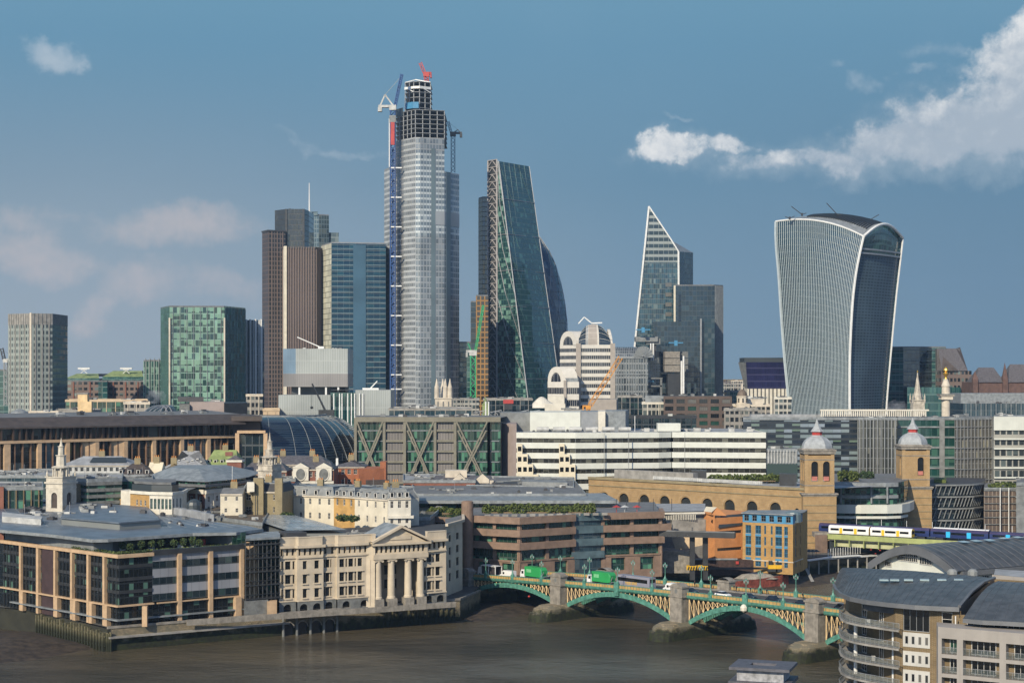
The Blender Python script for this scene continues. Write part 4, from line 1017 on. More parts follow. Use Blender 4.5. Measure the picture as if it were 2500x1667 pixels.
b=tower('teal_glass_block','dark teal glass office block to the right of the curved tower',ch,(0,40),(849,1268),['gl_teal','gl_willis2','gl_dark','gl_teal'],3,4,'office building');bands(b,ch,[20+8*k for k in range(9)],.9,.5,'gl_willis2')
b.p('lower_wing','gl_teal').prism([P(2215,1225),P(2345,1225),P(2345,1262),P(2215,1262)],5,Z(945,1225),uvf=[(0,0),(26,0),(26,9),(0,9)]);b.done()
b=fb('gabled_office_block','grey and brown office block with tall sloping roofs right of the teal glass block','office building',2340,1255)
A,B_=P(2298,1255),P(2372,1255);z=Z(905,1255);zt=Z(850,1255)
b.p('wall','gl_brickoffice').prism([A,B_,(B_[0],1290),(A[0],1290)],5,z,uvf=[(0,0),(8,0),(8,12),(0,12)])
b.p('roof','slate').face([(A[0],1254,z),(B_[0]-3,1254,z),(B_[0]-8,1268,zt),(A[0]+1,1268,zt)]);b.p('gable_wall','roof_brown').face([(B_[0]-3,1254,z),(B_[0],1290,z),(B_[0]-4,1272,zt+1),(B_[0]-8,1268,zt)])
b.p('gable_wall','roof_brown').face([(A[0],1253,z),(A[0]+12,1253,z),(A[0]+2,1258,zt-6)]);b.p('roof_end','slate').prism([(A[0],1268),(B_[0]-5,1268),(B_[0]-5,1290),(A[0],1290)],z,zt);b.done()
b=fb('gothic_roofed_block','red brown block with steep slate roofs and pointed gables at the right skyline end','office building',2440,1180)
A,B_=P(2376,1180),P(2560,1180);z=Z(933,1180);mat('gothic_brown',(.13,.075,.06),.85)
b.p('wall','gothic_brown').prism([A,B_,(B_[0],1210),(A[0],1210)],5,z);
for k in range(3):b.p('window_band','gl_dark').ribbon([A,B_],.1,12+k*9,16+k*9,off=.1)
for x0,x1,yt in((2382,2452,897),(2460,2560,889)):
 p0,p1=P(x0,1180),P(x1,1180);zt=Z(yt,1190);b.p('roof','slate').face([(p0[0],1179,z),(p1[0],1179,z),(p1[0]-4,1192,zt),(p0[0]+5,1192,zt)]);b.p('roof','slate').face([(p0[0],1205,z),(p0[0],1179,z),(p0[0]+5,1192,zt)])
for x in(2449,2376):
 p0=P(x,1178);b.solo('gable','gothic_brown').prism([(p0[0],p0[1]),(p0[0]+3.4,p0[1]),(p0[0]+3.4,p0[1]+4),(p0[0],p0[1]+4)],z-10,z+2);b.solo('gable','gothic_brown').lathe((p0[0]+1.7,p0[1]+2),[(2.6,z+2),(0,Z(884 if x>2400 else 905,1178))],4,pi/4)
b.done()
b=fb('grey_roofed_office','pale grey flat roofed office with glass front below the gothic roofs','office building',2430,1040)
A,B_=P(2352,1040),P(2560,1040);z=Z(985,1040);b.shell([A,B_],(0,40),5,z,'gl_willis2',None,10);b.p('roof_house','lead_roof').prism([(A[0]+1,1050),(B_[0],1050),(B_[0],1075),(A[0]+1,1075)],z,Z(960,1050));finsof(b,[A,B_],3,.4,.4,5,z,'lead_roof')
b.units([P(2365,1044),P(2500,1044),P(2500,1048),P(2365,1048)],z,5,3);b.done()
b=fb('stone_column','tall pale stone column topped by a golden urn of flames, right of the curved tower','monument',2309,970)
x=X(2309,970);mb=b.p('shaft','stone_pale');mb.lathe((x,970),[(2.5,5),(2.3,Z(975,970))],16)
mb=b.p('gallery','stone_pale');mb.box((x,970,Z(975,970)),(1,0),6.5,6.5,2.2);mb.box((x,970,Z(966,970)),(1,0),8,8,.6);b.p('gallery_rail','stone_grey').ribbon([(x-4,974),(x-4,966),(x+4,966),(x+4,974)],.2,Z(964,970),Z(961,970))
mb=b.p('drum','stone_pale');z=Z(964,970);mb.lathe((x,970),[(2.4,z),(2.2,z+4.5),(2.5,z+5),(1.6,z+7.5),(1.1,z+9)],14)
mb=b.p('urn','gold');z+=9;mb.lathe((x,970),[(.9,z),(.5,z+1),(1.3,z+2.4),(1.5,z+3.2),(.9,z+3.9),(1.4,z+4.8),(1.1,z+5.8),(.3,z+6.8)],12);b.done()
def spire(name,label,px,d,ytop,ybase,w_,m='stone_church',n=8,pinn=0,tower_h=0,cat='church',gold=False):
 b=fb(name,label,cat,px,d);x=X(px,d);zb,zt=Z(ybase,d),Z(ytop,d)
 if tower_h:b.p('tower',m).box((x,d,5),(1,0),w_*1.25,w_*1.25,zb-5);b.p('tower_cornice',m).box((x,d,zb-.7),(1,0),w_*1.4,w_*1.4,.7)
 b.p('spire',m).lathe((x,d),[(w_/2,zb),(w_*.36,zb+(zt-zb)*.25),(w_*.2,zb+(zt-zb)*.6),(.12,zt)],n)
 for k in range(pinn):
  for l in range(2 if pinn>1 else 1):pass
  q=((-1)**k,(-1)**(k//2));b.solo('pinnacle',m).lathe((x+q[0]*w_*.62,d+q[1]*w_*.62),[(w_*.09,zb-2),(w_*.1,zb+1.5),(0,zb+4)],6)
 if gold:b.p('weather_vane','gold').lathe((x,d),[(.3,zt-.3),(.45,zt+.2),(0,zt+1.2)],6)
 return b
spire('church_spire','slender grey church spire with a gilded tip between the curved tower and the stone column',2240,1010,908,975,5.5,'stone_church',8,4,1,gold=True).done()
b=fb('pinnacled_church_tower','small cream church tower with four tall pinnacles in front of the tallest skyscraper','church',1083,980)
x=X(1083,980);w_=9.4;z=Z(973,980);b.p('tower','stone_pale').box((x,980,5),(1,0),w_,w_,z-5);b.p('cornice','stone_pale').box((x,980,z),(1,0),w_+.7,w_+.7,.6)
for i,j in((-1,-1),(1,-1),(-.15,1),(-.15+.45,-1)):
 b.solo('pinnacle','stone_pale').lathe((x+i*w_*.4,980+j*w_*.4),[(1.4,z),(1.35,Z(945,980)),(1.0,Z(941,980)),(.15,Z(924,980))],8,pi/8)
for k in range(3):b.solo('belfry_opening','stone_grey').box((x-3+3*k,980-w_/2-.05,z-5),(1,0),.7,.15,3.4)
b.done()
b=fb('domed_church','small domed pale stone church turret left of the curved tower','church',1812,900)
x=X(1812,900);z=Z(985,900);b.p('tower','stone_pale').box((x,900,5),(1,0),7,7,z-5);b.p('lantern','stone_pale').lathe((x,900),[(2.9,z),(2.9,z+3.4),(3.1,z+3.6),(3.1,z+4.0)],12)
b.p('dome',mat('dome_brown',(.16,.12,.09),.7)).lathe((x,900),[(2.8,z+4),(2.4,z+5.6),(1.2,z+7),(.5,z+7.5)],12);b.p('finial','stone_pale').lathe((x,900),[(.5,z+7.5),(.5,z+9.6),(0,z+11)],6)
for s_ in range(8):a=s_*pi/4;b.solo('opening','pane_dark').box((x+2.95*cos(a),900+2.95*sin(a),z+.6),(-sin(a),cos(a)),.7,.1,2.2)
b.done()
b=fb('grey_cube_office','pale grey glass office with a floating cube on columns above a long lower block','office building',770,860)
A,B_,C_=P(691,866),P(722,860),P(849,860);z0,z1,zm=Z(944,860),Z(851,860),Z(912,860)
for a,c,m0,m1 in((A,B_,'gl_cube_low','gl_cube_blue'),(B_,C_,'gl_cube_low','gl_cube'),(C_,(C_[0],888),'gl_cube_low','gl_cube')):
 b.p('cube_glazing',m0).wallq(a,c,z0,zm,NU(a,c,1.2),1);b.p('cube_glazing',m1).wallq(a,c,zm,z1,NU(a,c,1.2),2)
b.p('cube_roof','lead_roof').face([(A[0],A[1],z1),(B_[0],B_[1],z1),(C_[0],C_[1],z1),(C_[0],888,z1),(A[0],888,z1)]);b.p('cube_base','roof_dark').face([(A[0],A[1],z0),(A[0],888,z0),(C_[0],888,z0),(C_[0],C_[1],z0),(B_[0],B_[1],z0)])
zl=Z(962,860);b.p('recess','gl_dark').prism([(A[0]+4,868),(C_[0]-2,868),(C_[0]-2,886),(A[0]+4,886)],zl-2,z0+.1)
for px in(731,796,826):b.solo('column','steel_white').box((*P(px,861),5),(1,0),.9,.9,z0-5)
L0,L1=P(680,850),P(807,850);zr=Z(952,850)
b.p('low_glazing','gl_cube').wallq(L0,L1,5,Z(964,850),22,6);b.p('low_glazing','gl_cube').wallq(P(868,850),P(954,850),5,zr,16,6);b.p('low_glazing','gl_teal').wallq(P(807,852),P(868,852),5,Z(958,852),12,6)
b.p('low_glazing','gl_cube').wallq(P(954,850),(X(954,850),880),5,zr,6,6);b.p('low_roof','roof_light').face([(*L0,Z(964,850)),(*L1,Z(964,850)),(L1[0],880,Z(964,850)),(L0[0],880,Z(964,850))]);b.p('low_roof','roof_light').face([(*P(807,850),zr),(*P(954,850),zr),(X(954,850),880,zr),(X(807,850),880,zr)])
for px in(815,829,835,849,858,866,878,886):b.solo('white_mullion','steel_white').box((*P(px,849.4),5),(1,0),.5,.5,Z(960,850)-5)
mb=b.solo('roof_access_crane','steel_white');mb.tube((X(786,865),865,z1+.5),(X(726,865),865,Z(823,865)),.35,4);mb.box((X(784,865),865,z1),(1,0),3,2,1.2)
mb=b.solo('roof_access_crane','steel_white');mb.tube((X(903,858),858,zr+.5),(X(921,858),858,Z(930,858)),.35,4);mb.box((X(905,858),858,zr),(1,0),8,2,1)
b.units([P(725,864),P(840,864),P(840,880),P(725,880)],z1,6,1.6);b.done()
#  rooftops between: background filler, each its own building
g('gl_office',(.03,.035,.04),(.14,.16,.15),.2,(.30,.28,.25),.30,.42,frough=.8,ior=1.5)
g('gl_office2',(.03,.04,.05),(.16,.2,.18),.3,(.16,.13,.115),.35,.40,frough=.8,ior=1.5)
g('gl_office3',(.04,.05,.055),(.12,.15,.15),.3,(.36,.35,.31),.22,.38,frough=.7,ior=1.5)
def office(label,px0,px1,d,py,m,roof='roof_grey',dep=28,fl=3.8,pane=2.4,units=3,name='office_block',cat='office building',setb=None,skew=0,cap='concrete',group=None,big=3.2):
 ch=[P(px0,d),P(px1,d+skew)];b=Bld(name,label,cat,(*ch[0],5),group);z1=Z(py,d)
 bkv=slope(ch,dep);poly=b.shell(ch,bkv,5,z1,m,[NU(*ch,pane)]+[6]*3,max(1,round((z1-5)/fl)),roof=roof,part='facade')
 b.p('cornice',cap).ribbon(poly,.35,z1-.6,z1+.55,off=-.1,closed=True)
 finsof(b,ch,pane*2,.35,.22,5,z1-.6,cap,'pilasters')
 if setb:
  q=[lerp(ch[0],ch[1],.15),lerp(ch[0],ch[1],.85)];q=[shift(p,(0,5))for p in q];b.p('attic_storey',setb).prism(q+[shift(q[1],(bkv[0]*.7,dep-9)),shift(q[0],(bkv[0]*.7,dep-9))],z1,z1+3.4,uvf=[(0,0),(14,0),(14,1),(0,1)]);zz=z1+3.4
 else:zz=z1
 if units:b.units([shift(lerp(ch[0],ch[1],.12),(0,5)),shift(lerp(ch[0],ch[1],.88),(0,5)),shift(lerp(ch[0],ch[1],.88),(bkv[0]*.75,dep-6)),shift(lerp(ch[0],ch[1],.12),(bkv[0]*.75,dep-6))],zz,units,big)
 return b
GF='low buildings beyond the skyline towers'
cols_=[('pale stone','gl_office','stone_pale','roof_light'),('brown','gl_office2','brick_brown','roof_dark'),('grey','gl_office3','concrete','roof_grey'),('dark green','gl_teal','lead_roof','roof_grey')]
FILL=[(-40,60,1600,935,'behind the far left tower base'),(165,260,1500,940,'behind the left half of the green roofed block'),(250,345,1700,930,'behind the right roof mast'),(345,420,1400,948,'at the left foot of the green tower'),(590,660,1500,945,'behind the white striped tower'),(1090,1130,1700,936,'right of the tallest skyscraper'),(1105,1170,1150,975,'in front of the green crane'),(1300,1345,1700,928,'right of the wedge tower foot'),(1500,1560,1600,930,'behind the vaulted glass block'),(1690,1740,1500,948,'behind the stepped dark tower foot'),(1740,1790,1800,938,'in the gap right of the stepped dark tower'),(1768,1830,1400,955,'left of the purple office'),(1785,1850,1900,930,'farthest away, left of the purple office'),(2150,2200,1500,955,'right of the curved tower foot'),(2340,2400,1600,935,'between the gabled and the gothic roofs'),(2420,2540,1800,925,'behind the gothic roofs'),(60,170,2100,925,'between the far left tower and the green roofed block'),(1690,1830,2400,927,'on the horizon in the gap left of the curved tower')]
for i,(px0,px1,d,py,wh)in enumerate(FILL):
 c=cols_[i%4];office(f'distant low {c[0]} block {wh}',px0,px1,d,py,c[1],c[3],40,units=3,cap=c[2],group=GF).done()
 #  middle distance
g('gl_shop',(.02,.022,.02),(.10,.12,.10),.3,(.05,.04,.032),.10,.06,ior=1.6,wob=.04)
g('gl_shopblue',(.05,.13,.17),None,0,(.12,.10,.08),.10,.05,wob=.04)
g('gl_slats',(.02,.016,.012),None,0,(.10,.055,.035),.35,.0,wob=0,frough=.7)
g('gl_green',(.012,.05,.038),(.10,.26,.17),.35,(.02,.05,.04),.16,.12,wob=.03,light2=(.04,.12,.08))
g('gl_louvgrey',(.15,.135,.125),None,0,(.20,.18,.165),.4,.0,rough=.6,wob=0,frough=.7)
g('gl_camo',(.02,.03,.045),(.26,.31,.37),.6,(.03,.035,.04),.02,.42,wob=.01,light2=(.12,.18,.12),frough=.3)
g('gl_fins',(.06,.065,.06),(.2,.2,.17),.1,(.20,.21,.20),.22,.05,wob=.03)
g('gl_fins2',(.11,.10,.08),(.3,.28,.2),.2,(.22,.22,.20),.14,.08,wob=.03)
g('gl_green2',(.015,.07,.06),(.06,.16,.12),.3,(.05,.11,.10),.05,.22,wob=.03)
g('gl_meshbrown',(.10,.065,.045),None,0,(.22,.17,.13),.28,.05,wob=0,rough=.6,frough=.8)
g('gl_river',(.011,.014,.016),(.09,.18,.14),.24,(.015,.018,.02),.10,.10,wob=.03,light2=(.05,.09,.075),ior=1.5)
g('gl_paleblind',(.30,.31,.34),None,0,(.03,.035,.04),.025,.02,wob=.0,rough=.3,var=.1)
def z_at(py,d):return Z(py,d)
A,B_=P(-60,628),P(578,697)
C_,D_=P(569,694),P(648,700)
b=Bld('bronze_framed_office','long sandstone framed office with bronze fins and brown roof behind the left church steeples','office building',(*A,5))
zb,ze=41.6,46.6;L=dirn(A,B_)[2]
mid_=[]
px_cols=[-50,18,97,166,237,307,377,445,510,574]
def u_of(px,A=A,B_=B_):
 t=(px-1250)/F;d,n,L_=dirn(A,B_);return(t*A[1]-A[0])/(d[0]-t*d[1])
for i,(p0,p1)in enumerate(zip(px_cols,px_cols[1:])):
 a,c=u_of(p0),u_of(p1);a_,c_=lerp(A,B_,a/L),lerp(A,B_,c/L)
 m={2:'gl_shopblue',7:'gl_shopblue',3:'gl_slats',4:'gl_slats'}.get(i,'gl_shop')
 nn=dirn(A,B_)[1];ai,ci=shift(a_,(-nn[0]*1.6,-nn[1]*1.6)),shift(c_,(-nn[0]*1.6,-nn[1]*1.6))
 for z0_,z1_ in((29.8,zb-.9),(17,29),(5,16.4)):b.p('lower_glazing',m).wallq(ai,ci,z0_-.8,z1_+.9,4,3,i*9)
 b.p('upper_glazing','gl_slats' if i in(3,4)else 'gl_shop').wallq(ai,ci,zb,ze,4 if i not in(3,4)else 7,1,i*9)
 for k in range(1,5):b.solo('bronze_fin','bronze').fin(a_,c_,(c-a)*k/5,.5,1.3,zb+.1,ze,-1.4)
 for k in range(1,4):b.solo('bronze_fin',mat('bronze_mid',(.20,.12,.075),.6)).fin(a_,c_,(c-a)*k/4,.4,1.0,5,zb-1,-1.5)
 b.solo('stone_pier','sandstone').fin(A,B_,a,1.5 if i not in(1,)else 2.4,2.0,5,zb-.95,-1.9)
 if i in(4,5):b.solo('splayed_pier','sandstone').prism([shift(lerp(A,B_,(a-6)/L),(-nn[0]*1.5,-nn[1]*1.5)),lerp(A,B_,(a-.5)/L),lerp(A,B_,(a+1)/L),shift(lerp(A,B_,(a+1)/L),(-nn[0]*1.5,-nn[1]*1.5))],29.8,zb-.9)
for z_ in(zb-1,28.9,16.3):b.solo('stone_beam','sandstone').ribbon([A,B_],2.3,z_,z_+1.0,off=-2.0)
b.p('backing_wall','bronze').prism([shift(A,(1,3.0)),shift(B_,(1,3.0)),shift(B_,(-20,60)),shift(A,(-20,60))],5,ze)
e0,e1=shift(A,(-3,-2.2)),shift(B_,(4,-2.2));r0,r1=shift(A,(-3,9)),shift(B_,(0,9))
b.p('roof','roof_brown').face([(*e0,ze),(*e1,ze),(*r1,ze+3.4),(*r0,ze+3.4)]);b.p('roof','roof_brown').face([(*e0,ze-.6),(*e1,ze-.6),(*e1,ze),(*e0,ze)])
b.p('roof','roof_grey').face([(*r0,ze+3.4),(*r1,ze+3.4),(*shift(r1,(-25,70)),ze+3.4),(*shift(r0,(-25,70)),ze+3.4)]);b.p('roof','roof_brown').face([(*e1,ze),(*shift(e1,(-20,70)),ze),(*shift(r1,(-25,70)),ze+3.4),(*r1,ze+3.4)])
q0,q1=P(579,690),P(648,690)
b.p('wing_glazing','gl_dark').wallq(shift(q0,(0,1.6)),shift(q1,(0,1.6)),5,42,4,8);b.p('wing_upper','gl_slats').prism([P(571,700),P(636,700),P(636,730),P(571,730)],43,47.4)
for q in(q0,q1):b.solo('stone_pier','sandstone').box((q[0],q[1]+1,5),(1,0),1.6,2.2,37.6)
b.solo('stone_beam','sandstone').ribbon([q0,q1],1.9,42.6,43.7,off=-1.6);b.p('wing_roof','roof_brown').prism([P(565,694),P(640,694),P(612,730),P(575,730)],47.4,49.4)
b.units([shift(lerp(A,B_,.05),(0,14)),shift(lerp(A,B_,.95),(0,14)),shift(lerp(A,B_,.95),(-10,40)),shift(lerp(A,B_,.05),(-10,40))],ze+3.4,14,3.2);b.done()
b=Bld('domed_pavilion','round cream pavilion with a small lead dome behind the brown roof at the far left','building',(X(48,760),760,30));x=X(48,760);z=Z(1018,760)
b.p('drum','stone_pale').lathe((x,760),[(5,30),(5,z),(5.4,z+.5)],16);b.p('dome','lead_roof').lathe((x,760),[(4.2,z+.5),(3.6,z+2.2),(1.5,z+3.4),(0,z+3.8)],16);b.p('spike','steel_grey').tube((x,760,z+3.8),(x,760,z+8.5),.12,4);b.done()
office('cream flat topped block between two tiny lead domes at the far left',66,143,770,1008,'gl_office','roof_light',20,units=2,cap='stone_pale').done()
office('low dark roofed block with a yellow chimney behind the brown roof',137,245,800,1003,'gl_dark','roof_dark',30,units=5).done()
b=Bld('yellow_chimney','sunlit square yellow brick chimney rising behind the brown roof on the left','chimney',(X(204,790),790,35));b.p('stack','paint_cream').box((X(204,790),790,35),(1,0),4.4,4,Z(962,790)-35);b.p('cap','concrete').box((X(204,790),790,Z(962,790)),(1,0),5,4.6,.6);b.p('lower_step','paint_cream').box((X(212,789),789,35),(1,0),5,3,Z(980,789)-35);b.done()
office('long block with green glazing under a dark flat roof below the green tower',160,360,900,978,'gl_green','roof_dark',35,units=6,cap='sandstone_pale').done()
office('cream stone block with small square windows below the green tower',302,365,830,984,'gl_office','roof_light',25,units=2,cap='stone_pale').done()
b=Bld('glass_barrel_vault','small arched glass roof with curved ribs behind the brown roof','glass roof',(X(345,760),760,35));zc_=Z(1024,755)
for k in range(8):
 x0=X(345+k*11,755)
 mb=b.solo('curved_rib','steel_grey');pv=None
 for j in range(9):
  a=pi/2*j/8;q=(x0+(1-cos(a))*7*(1 if k<4 else-.6 if k>5 else .3),755+6*(1-cos(a)),zc_+6.2*sin(a))
  if pv:mb.tube(pv,q,.28,4)
  pv=q
b.p('glass_shell','gl_willis2').grid(lambda u,t:(X(348,756)+(X(433,756)-X(348,756))*(u+(.5-u)*(1-cos(t*pi/2))*.5),757+6*(1-cos(t*pi/2)),zc_+5.8*sin(t*pi/2)),8,6,(8,5));b.done()
b=Bld('pink_plant_block','windowless pale pink plant building beside the glass vault behind the brown roof','building',(X(463,790),790,5));zt_=Z(981,790);q=[P(463,790),P(547,790),P(547,815),P(463,815)];b.p('wall',mat('pinkish',(.33,.27,.25),.8,var=.06)).prism(q,5,zt_);b.p('side_wing','steel_dark').prism([P(547,788),P(604,796),P(604,820),P(547,820)],5,zt_-.5);b.p('roof_drum','plant_dark').prism([P(434,796),P(497,796),P(497,806),P(434,806)],zt_,zt_+2.2);b.p('side_wing','stone_grey').prism([P(438,788),P(463,788),P(463,812),P(438,812)],5,zt_-1)
b.units(q,zt_,4,2.5);b.done()
office('small cream stone block with two window bands left of the grey cube office',601,641,900,965,'gl_office','stone_pale',20,units=1,cap='stone_pale').done()
office('low sunlit sandstone wall block in front of the cream block',642,682,830,1000,'sandstone_pale','roof_light',20,units=0,cap='sandstone_pale').done()
b=Bld('dark_glass_dome','huge dark blue glass dome with thin curved silver ribs, in the middle left','dome building',(X(740,700),700,5))
b.sm.add('glass_shell')
ctr=(X(730,750),765);zd=Z(1020,712)
g('gl_dome',(.004,.013,.026),(.012,.03,.04),.15,(.022,.034,.05),.0,.30,wob=.02,frough=.3)
def dome(u,t,o=0.0):
 a=pi*(1.0+u)
 ax,ay=33+o,62+o;ex= .72
 cx_,sy_=cos(a),sin(a)
 px_=(abs(cx_)**ex)*(1 if cx_>0 else-1)*ax;py_=-(abs(sy_)**ex)*ay
 f=t*pi/2;s_= .80+.20*cos(f*1.15)-(.34)*max(0,t-.25)**1.6
 h=5+(zd-5)*sin(f)**.95
 return(ctr[0]+px_*s_-8*t*t,ctr[1]+py_*s_,h)
b.p('glass_shell','gl_dome').grid(dome,48,20,(48,44))
mb=b.p('roof_disc','roof_dark');mb.face([dome(k/48,1,-.2)for k in range(49)])
mb=b.p('roof_rim','lead_roof')
for k in range(48):mb.tube(dome(k/48,1,.4),dome((k+1)/48,1,.4),.7,4)
for k in range(1,15):
 mb=b.solo('curved_rib','lead_roof');u= .06+.88*k/15
 pv=None
 for j in range(15):
  q=dome(u,j/14,.35)
  if pv:mb.tube(pv,q,.13,4)
  pv=q
b.solo('striped_post','steel_white').box((X(823,690),690,5),(1,0),.9,.9,Z(1118,690)-5)
b.done()
b=Bld('roof_crane','dark roof crane with a hanging hook on top of the glass dome','crane',(X(797,800),800,42));zc_=Z(1008,800)
mb=b.p('jib','steel_dark');mb.tube((X(797,800),800,zc_),(X(762,800),800,Z(936,800)),.55,6,.3);b.p('base','steel_dark').box((X(797,800),800,30),(1,0),7,4,zc_+1.5-30);b.p('hook_rope','steel_dark').tube((X(762,800),800,Z(938,800)),(X(761,800),800,Z(992,800)),.1,3);b.p('hook','steel_dark').lathe((X(761,800),800),[(.2,Z(998,800)),(.9,Z(995,800)),(.2,Z(991,800))],8);b.done()
d=700;A,B_=P(868,d),P(1222,d);zt_=Z(1020,d);z0=5
b=Bld('cross_braced_office','olive steel office with giant X braces over dark green glass, right of the glass dome','office building',(*A,5))
fl=3.95;nf=round((zt_-3.2-5)/fl)
def zf(k):return zt_-1.6-k*fl*1.16
for x0,x1,kind in((868,938,'x'),(938,988,'p'),(988,1062,'x'),(1062,1111,'p'),(1111,1193,'x'),(1193,1222,'g')):
 a,c=P(x0,d),P(x1,d)
 b.solo('bay_glazing' if kind!='p' else 'louvre_panel','gl_louvgrey' if kind=='p' else 'gl_green').wallq(shift(a,(0,.8)),shift(c,(0,.8)),5,zt_-1,NU(a,c,1.2),nf)
 b.solo('steel_column','steel_olive').box((a[0],a[1],5),(1,0),1.1,1.2,zt_-5)
 for k in range(nf+1):
  z=5+(zt_-1-5)*k/nf
  if kind=='p':b.solo('floor_beam','steel_olive').box(((a[0]+c[0])/2,d+.2,z-.3),(1,0),c[0]-a[0]-1.1,.7,.9)
  else:b.solo('floor_edge','lead_roof').box(((a[0]+c[0])/2,d+.6,z-.1),(1,0),c[0]-a[0]-1.1,.3,.3)
 if kind=='x':
  xa,xc=a[0]+.6,c[0]-.6;y=d-.5;w_=xc-xa
  zlo=Z(1185,d)
  for off in(0,1):
   o=2.2*off
   mb=b.solo('cross_brace','steel_olive')
   mb.tube((xa+o*.2,y,zt_-1.5-o*1.6),(xc+o*.2,y,zlo-o),.42,4);
   mb.tube((xc-o*.2,y-.1,zt_-1.5-o*1.6),(xa-o*.2,y-.1,zlo-o),.42,4)
  for t in(.2,.33,.62,.75):
   zz=zt_-1.5+(zlo-zt_)*t
   xl=xa+t*w_;xr=xc-t*w_
   mb=b.solo('brace_link','steel_olive');mb.tube((xl,y,zz),(xl+.2,y,zz-3.2),.3,4);mb.tube((xr,y,zz),(xr-.2,y,zz-3.2),.3,4)
b.solo('steel_column','steel_olive').box((X(1193,d),d,5),(1,0),1.1,1.2,zt_-5)
b.p('top_beam','steel_olive').ribbon([A,B_],1.4,zt_-1.6,zt_+.4,off=-.6);b.p('body','roof_dark').prism([shift(A,(0,1.6)),shift(B_,(0,1.6)),shift(B_,(4,45)),shift(A,(-4,45))],5,zt_-1.7);b.p('roof','roof_grey').face([(*A,zt_),(*B_,zt_),(*shift(B_,(4,45)),zt_),(*shift(A,(-4,45)),zt_)])
b.units([shift(A,(5,5)),shift(B_,(-5,5)),shift(B_,(-5,35)),shift(A,(5,35))],zt_,16,2.6);b.done()
office('wide grey roof with ducts in front of the tallest skyscraper',950,1150,800,999,'gl_willis2','roof_light',40,units=9,cap='concrete').done()
office('dark block with red sign band below the wedge tower',1180,1300,1050,975,'gl_dark','roof_dark',40,units=7).done()
b=Bld('red_banner','small bright red banner on the roofs in front of the wedge tower','banner',(X(1241,1040),1040,40));b.p('sheet','paint_red').box((X(1241,1040),1040,Z(985,1040)),(1,0),6.2,.3,2.4);b.p('frame','steel_dark').box((X(1241,1040),1040.4,45),(1,0),5,.3,Z(985,1040)-45);b.done()
b=Bld('steel_roof_trusses','grey zigzag steel trusses with two white masts above the X braced office','truss',(X(1160,760),760,45))
for x0 in(1158,1196,1262,1290):
 lattice(b.solo('truss','steel_grey'),(X(x0,760),760,Z(1016,760)),(X(x0+30,760),760,Z(1010,760)),3.4,4,.2)
for x0 in(1186,1193):b.solo('white_mast','steel_white').tube((X(x0,758),758,Z(1016,758)),(X(x0,758),758,Z(980,758)),.3,6)
b.done()
spire('small_spire','tiny pale green copper spire above the steel trusses',1185,900,968,985,2.5,'copper_green',8,0,1,'spire').done()
b=Bld('white_fabric_roof','bulging white scaffold sheet roof in front of the banded domed block','tent roof',(X(1300,1000),1000,40))
b.p('sheet','stone_white').grid(lambda u,t:(X(1300,1000)+u*(X(1380,1000)-X(1300,1000)),1000+14*t,Z(1000,1000)+(5+2*sin(u*7))*sin(pi*min(1,(.15+.85*u)))*sin(pi/2*min(1,t*2))+1),14,6)
b.p('front_wall','stone_white').wallq(P(1330,999),P(1380,999),40,Z(985,999));b.done()
luffing('tower_crane','orange lattice crane jib leaning across the front of the banded domed block',1436,900,1008,998,(1515,872),3,mat('crane_orange',(.62,.27,.04),.5),'crane_orange','crane_orange',1.8,.3,jw=2.2,ap=False).done()
office('dark block with white flues at the foot of the banded domed block',1378,1440,930,1002,'gl_dark','roof_dark',20,units=4).done()
b=Bld('brown_base_block','plain grey brown stone block at the foot of the banded domed block','building',(X(1430,960),960,5));b.p('wall','pier_stone').prism([P(1440,960),P(1505,960),P(1509,985),P(1436,985)],5,Z(975,960));b.done()
office('low dark office with concrete beams below the vaulted glass block',1508,1568,1000,968,'gl_dark','roof_dark',25,units=3).done()
b=office('cream banded office with a curved white roof below the pod building',1568,1622,900,984,'gl_office3','roof_light',25,units=0,cap='stone_white')
b.p('attic','lead_roof').prism([P(1575,903),P(1622,903),P(1622,920),P(1580,920)],Z(984,900),Z(966,900));b.done()
ch=[P(1620,870),P(1787,870)];zt_=Z(967,870)
brick('brick_umber',(.12,.085,.07),mortar=(.14,.12,.1))
b=Bld('brown_brick_office','dark brown brick office with rows of green lit windows below the stepped dark tower','office building',(*ch[0],5))
b.fac(ch[0],ch[1],5,zt_,[((i+.5)/6,4.2)for i in range(6)],[(zt_-3.6-3.7*k,2.1)for k in range(5)],'brick_umber',part='wall',nx=4,ny=1,fm='frame_dark',gm=('pane_green','pane_blind','pane_mid','pane_dark'))
b.p('wall','brick_umber').wallq(ch[1],shift(ch[1],(0,30)),5,zt_);b.p('roof','roof_dark').face([(*ch[0],zt_),(*ch[1],zt_),(*shift(ch[1],(0,30)),zt_),(*shift(ch[0],(0,30)),zt_)]);b.units([shift(ch[0],(3,4)),shift(ch[1],(-3,4)),shift(ch[1],(-3,25)),shift(ch[0],(3,25))],zt_,8,2.4);b.done()
b=office('dark green roof garden block with pink arches in front of the brown brick office',1530,1700,800,1018,'gl_dark','hedge_green',20,units=2,cap='steel_dark');b.done()
b=office('cream stone mansion roof left of the curved tower',1788,1880,900,990,'gl_office','roof_light',30,units=4,cap='stone_pale',setb='stone_pale');b.done()
b=office('small white banded block beside the foot of the curved tower',1890,1932,960,972,'gl_office3','roof_light',20,units=1,cap='stone_white');b.done()
b=office('olive rendered block left of the camouflage glass office',1768,1850,830,1000,'gl_office','roof_grey',25,units=2,cap='concrete');b.done()
d=700;A,B_,C_=P(1261,d),P(1625,706),P(1870,d)
b=Bld('white_banded_office','long white office with dark window bands and cream stepped panels, behind the brick station wall','office building',(*A,5))
zt_=Z(1055,d);fl=4.13
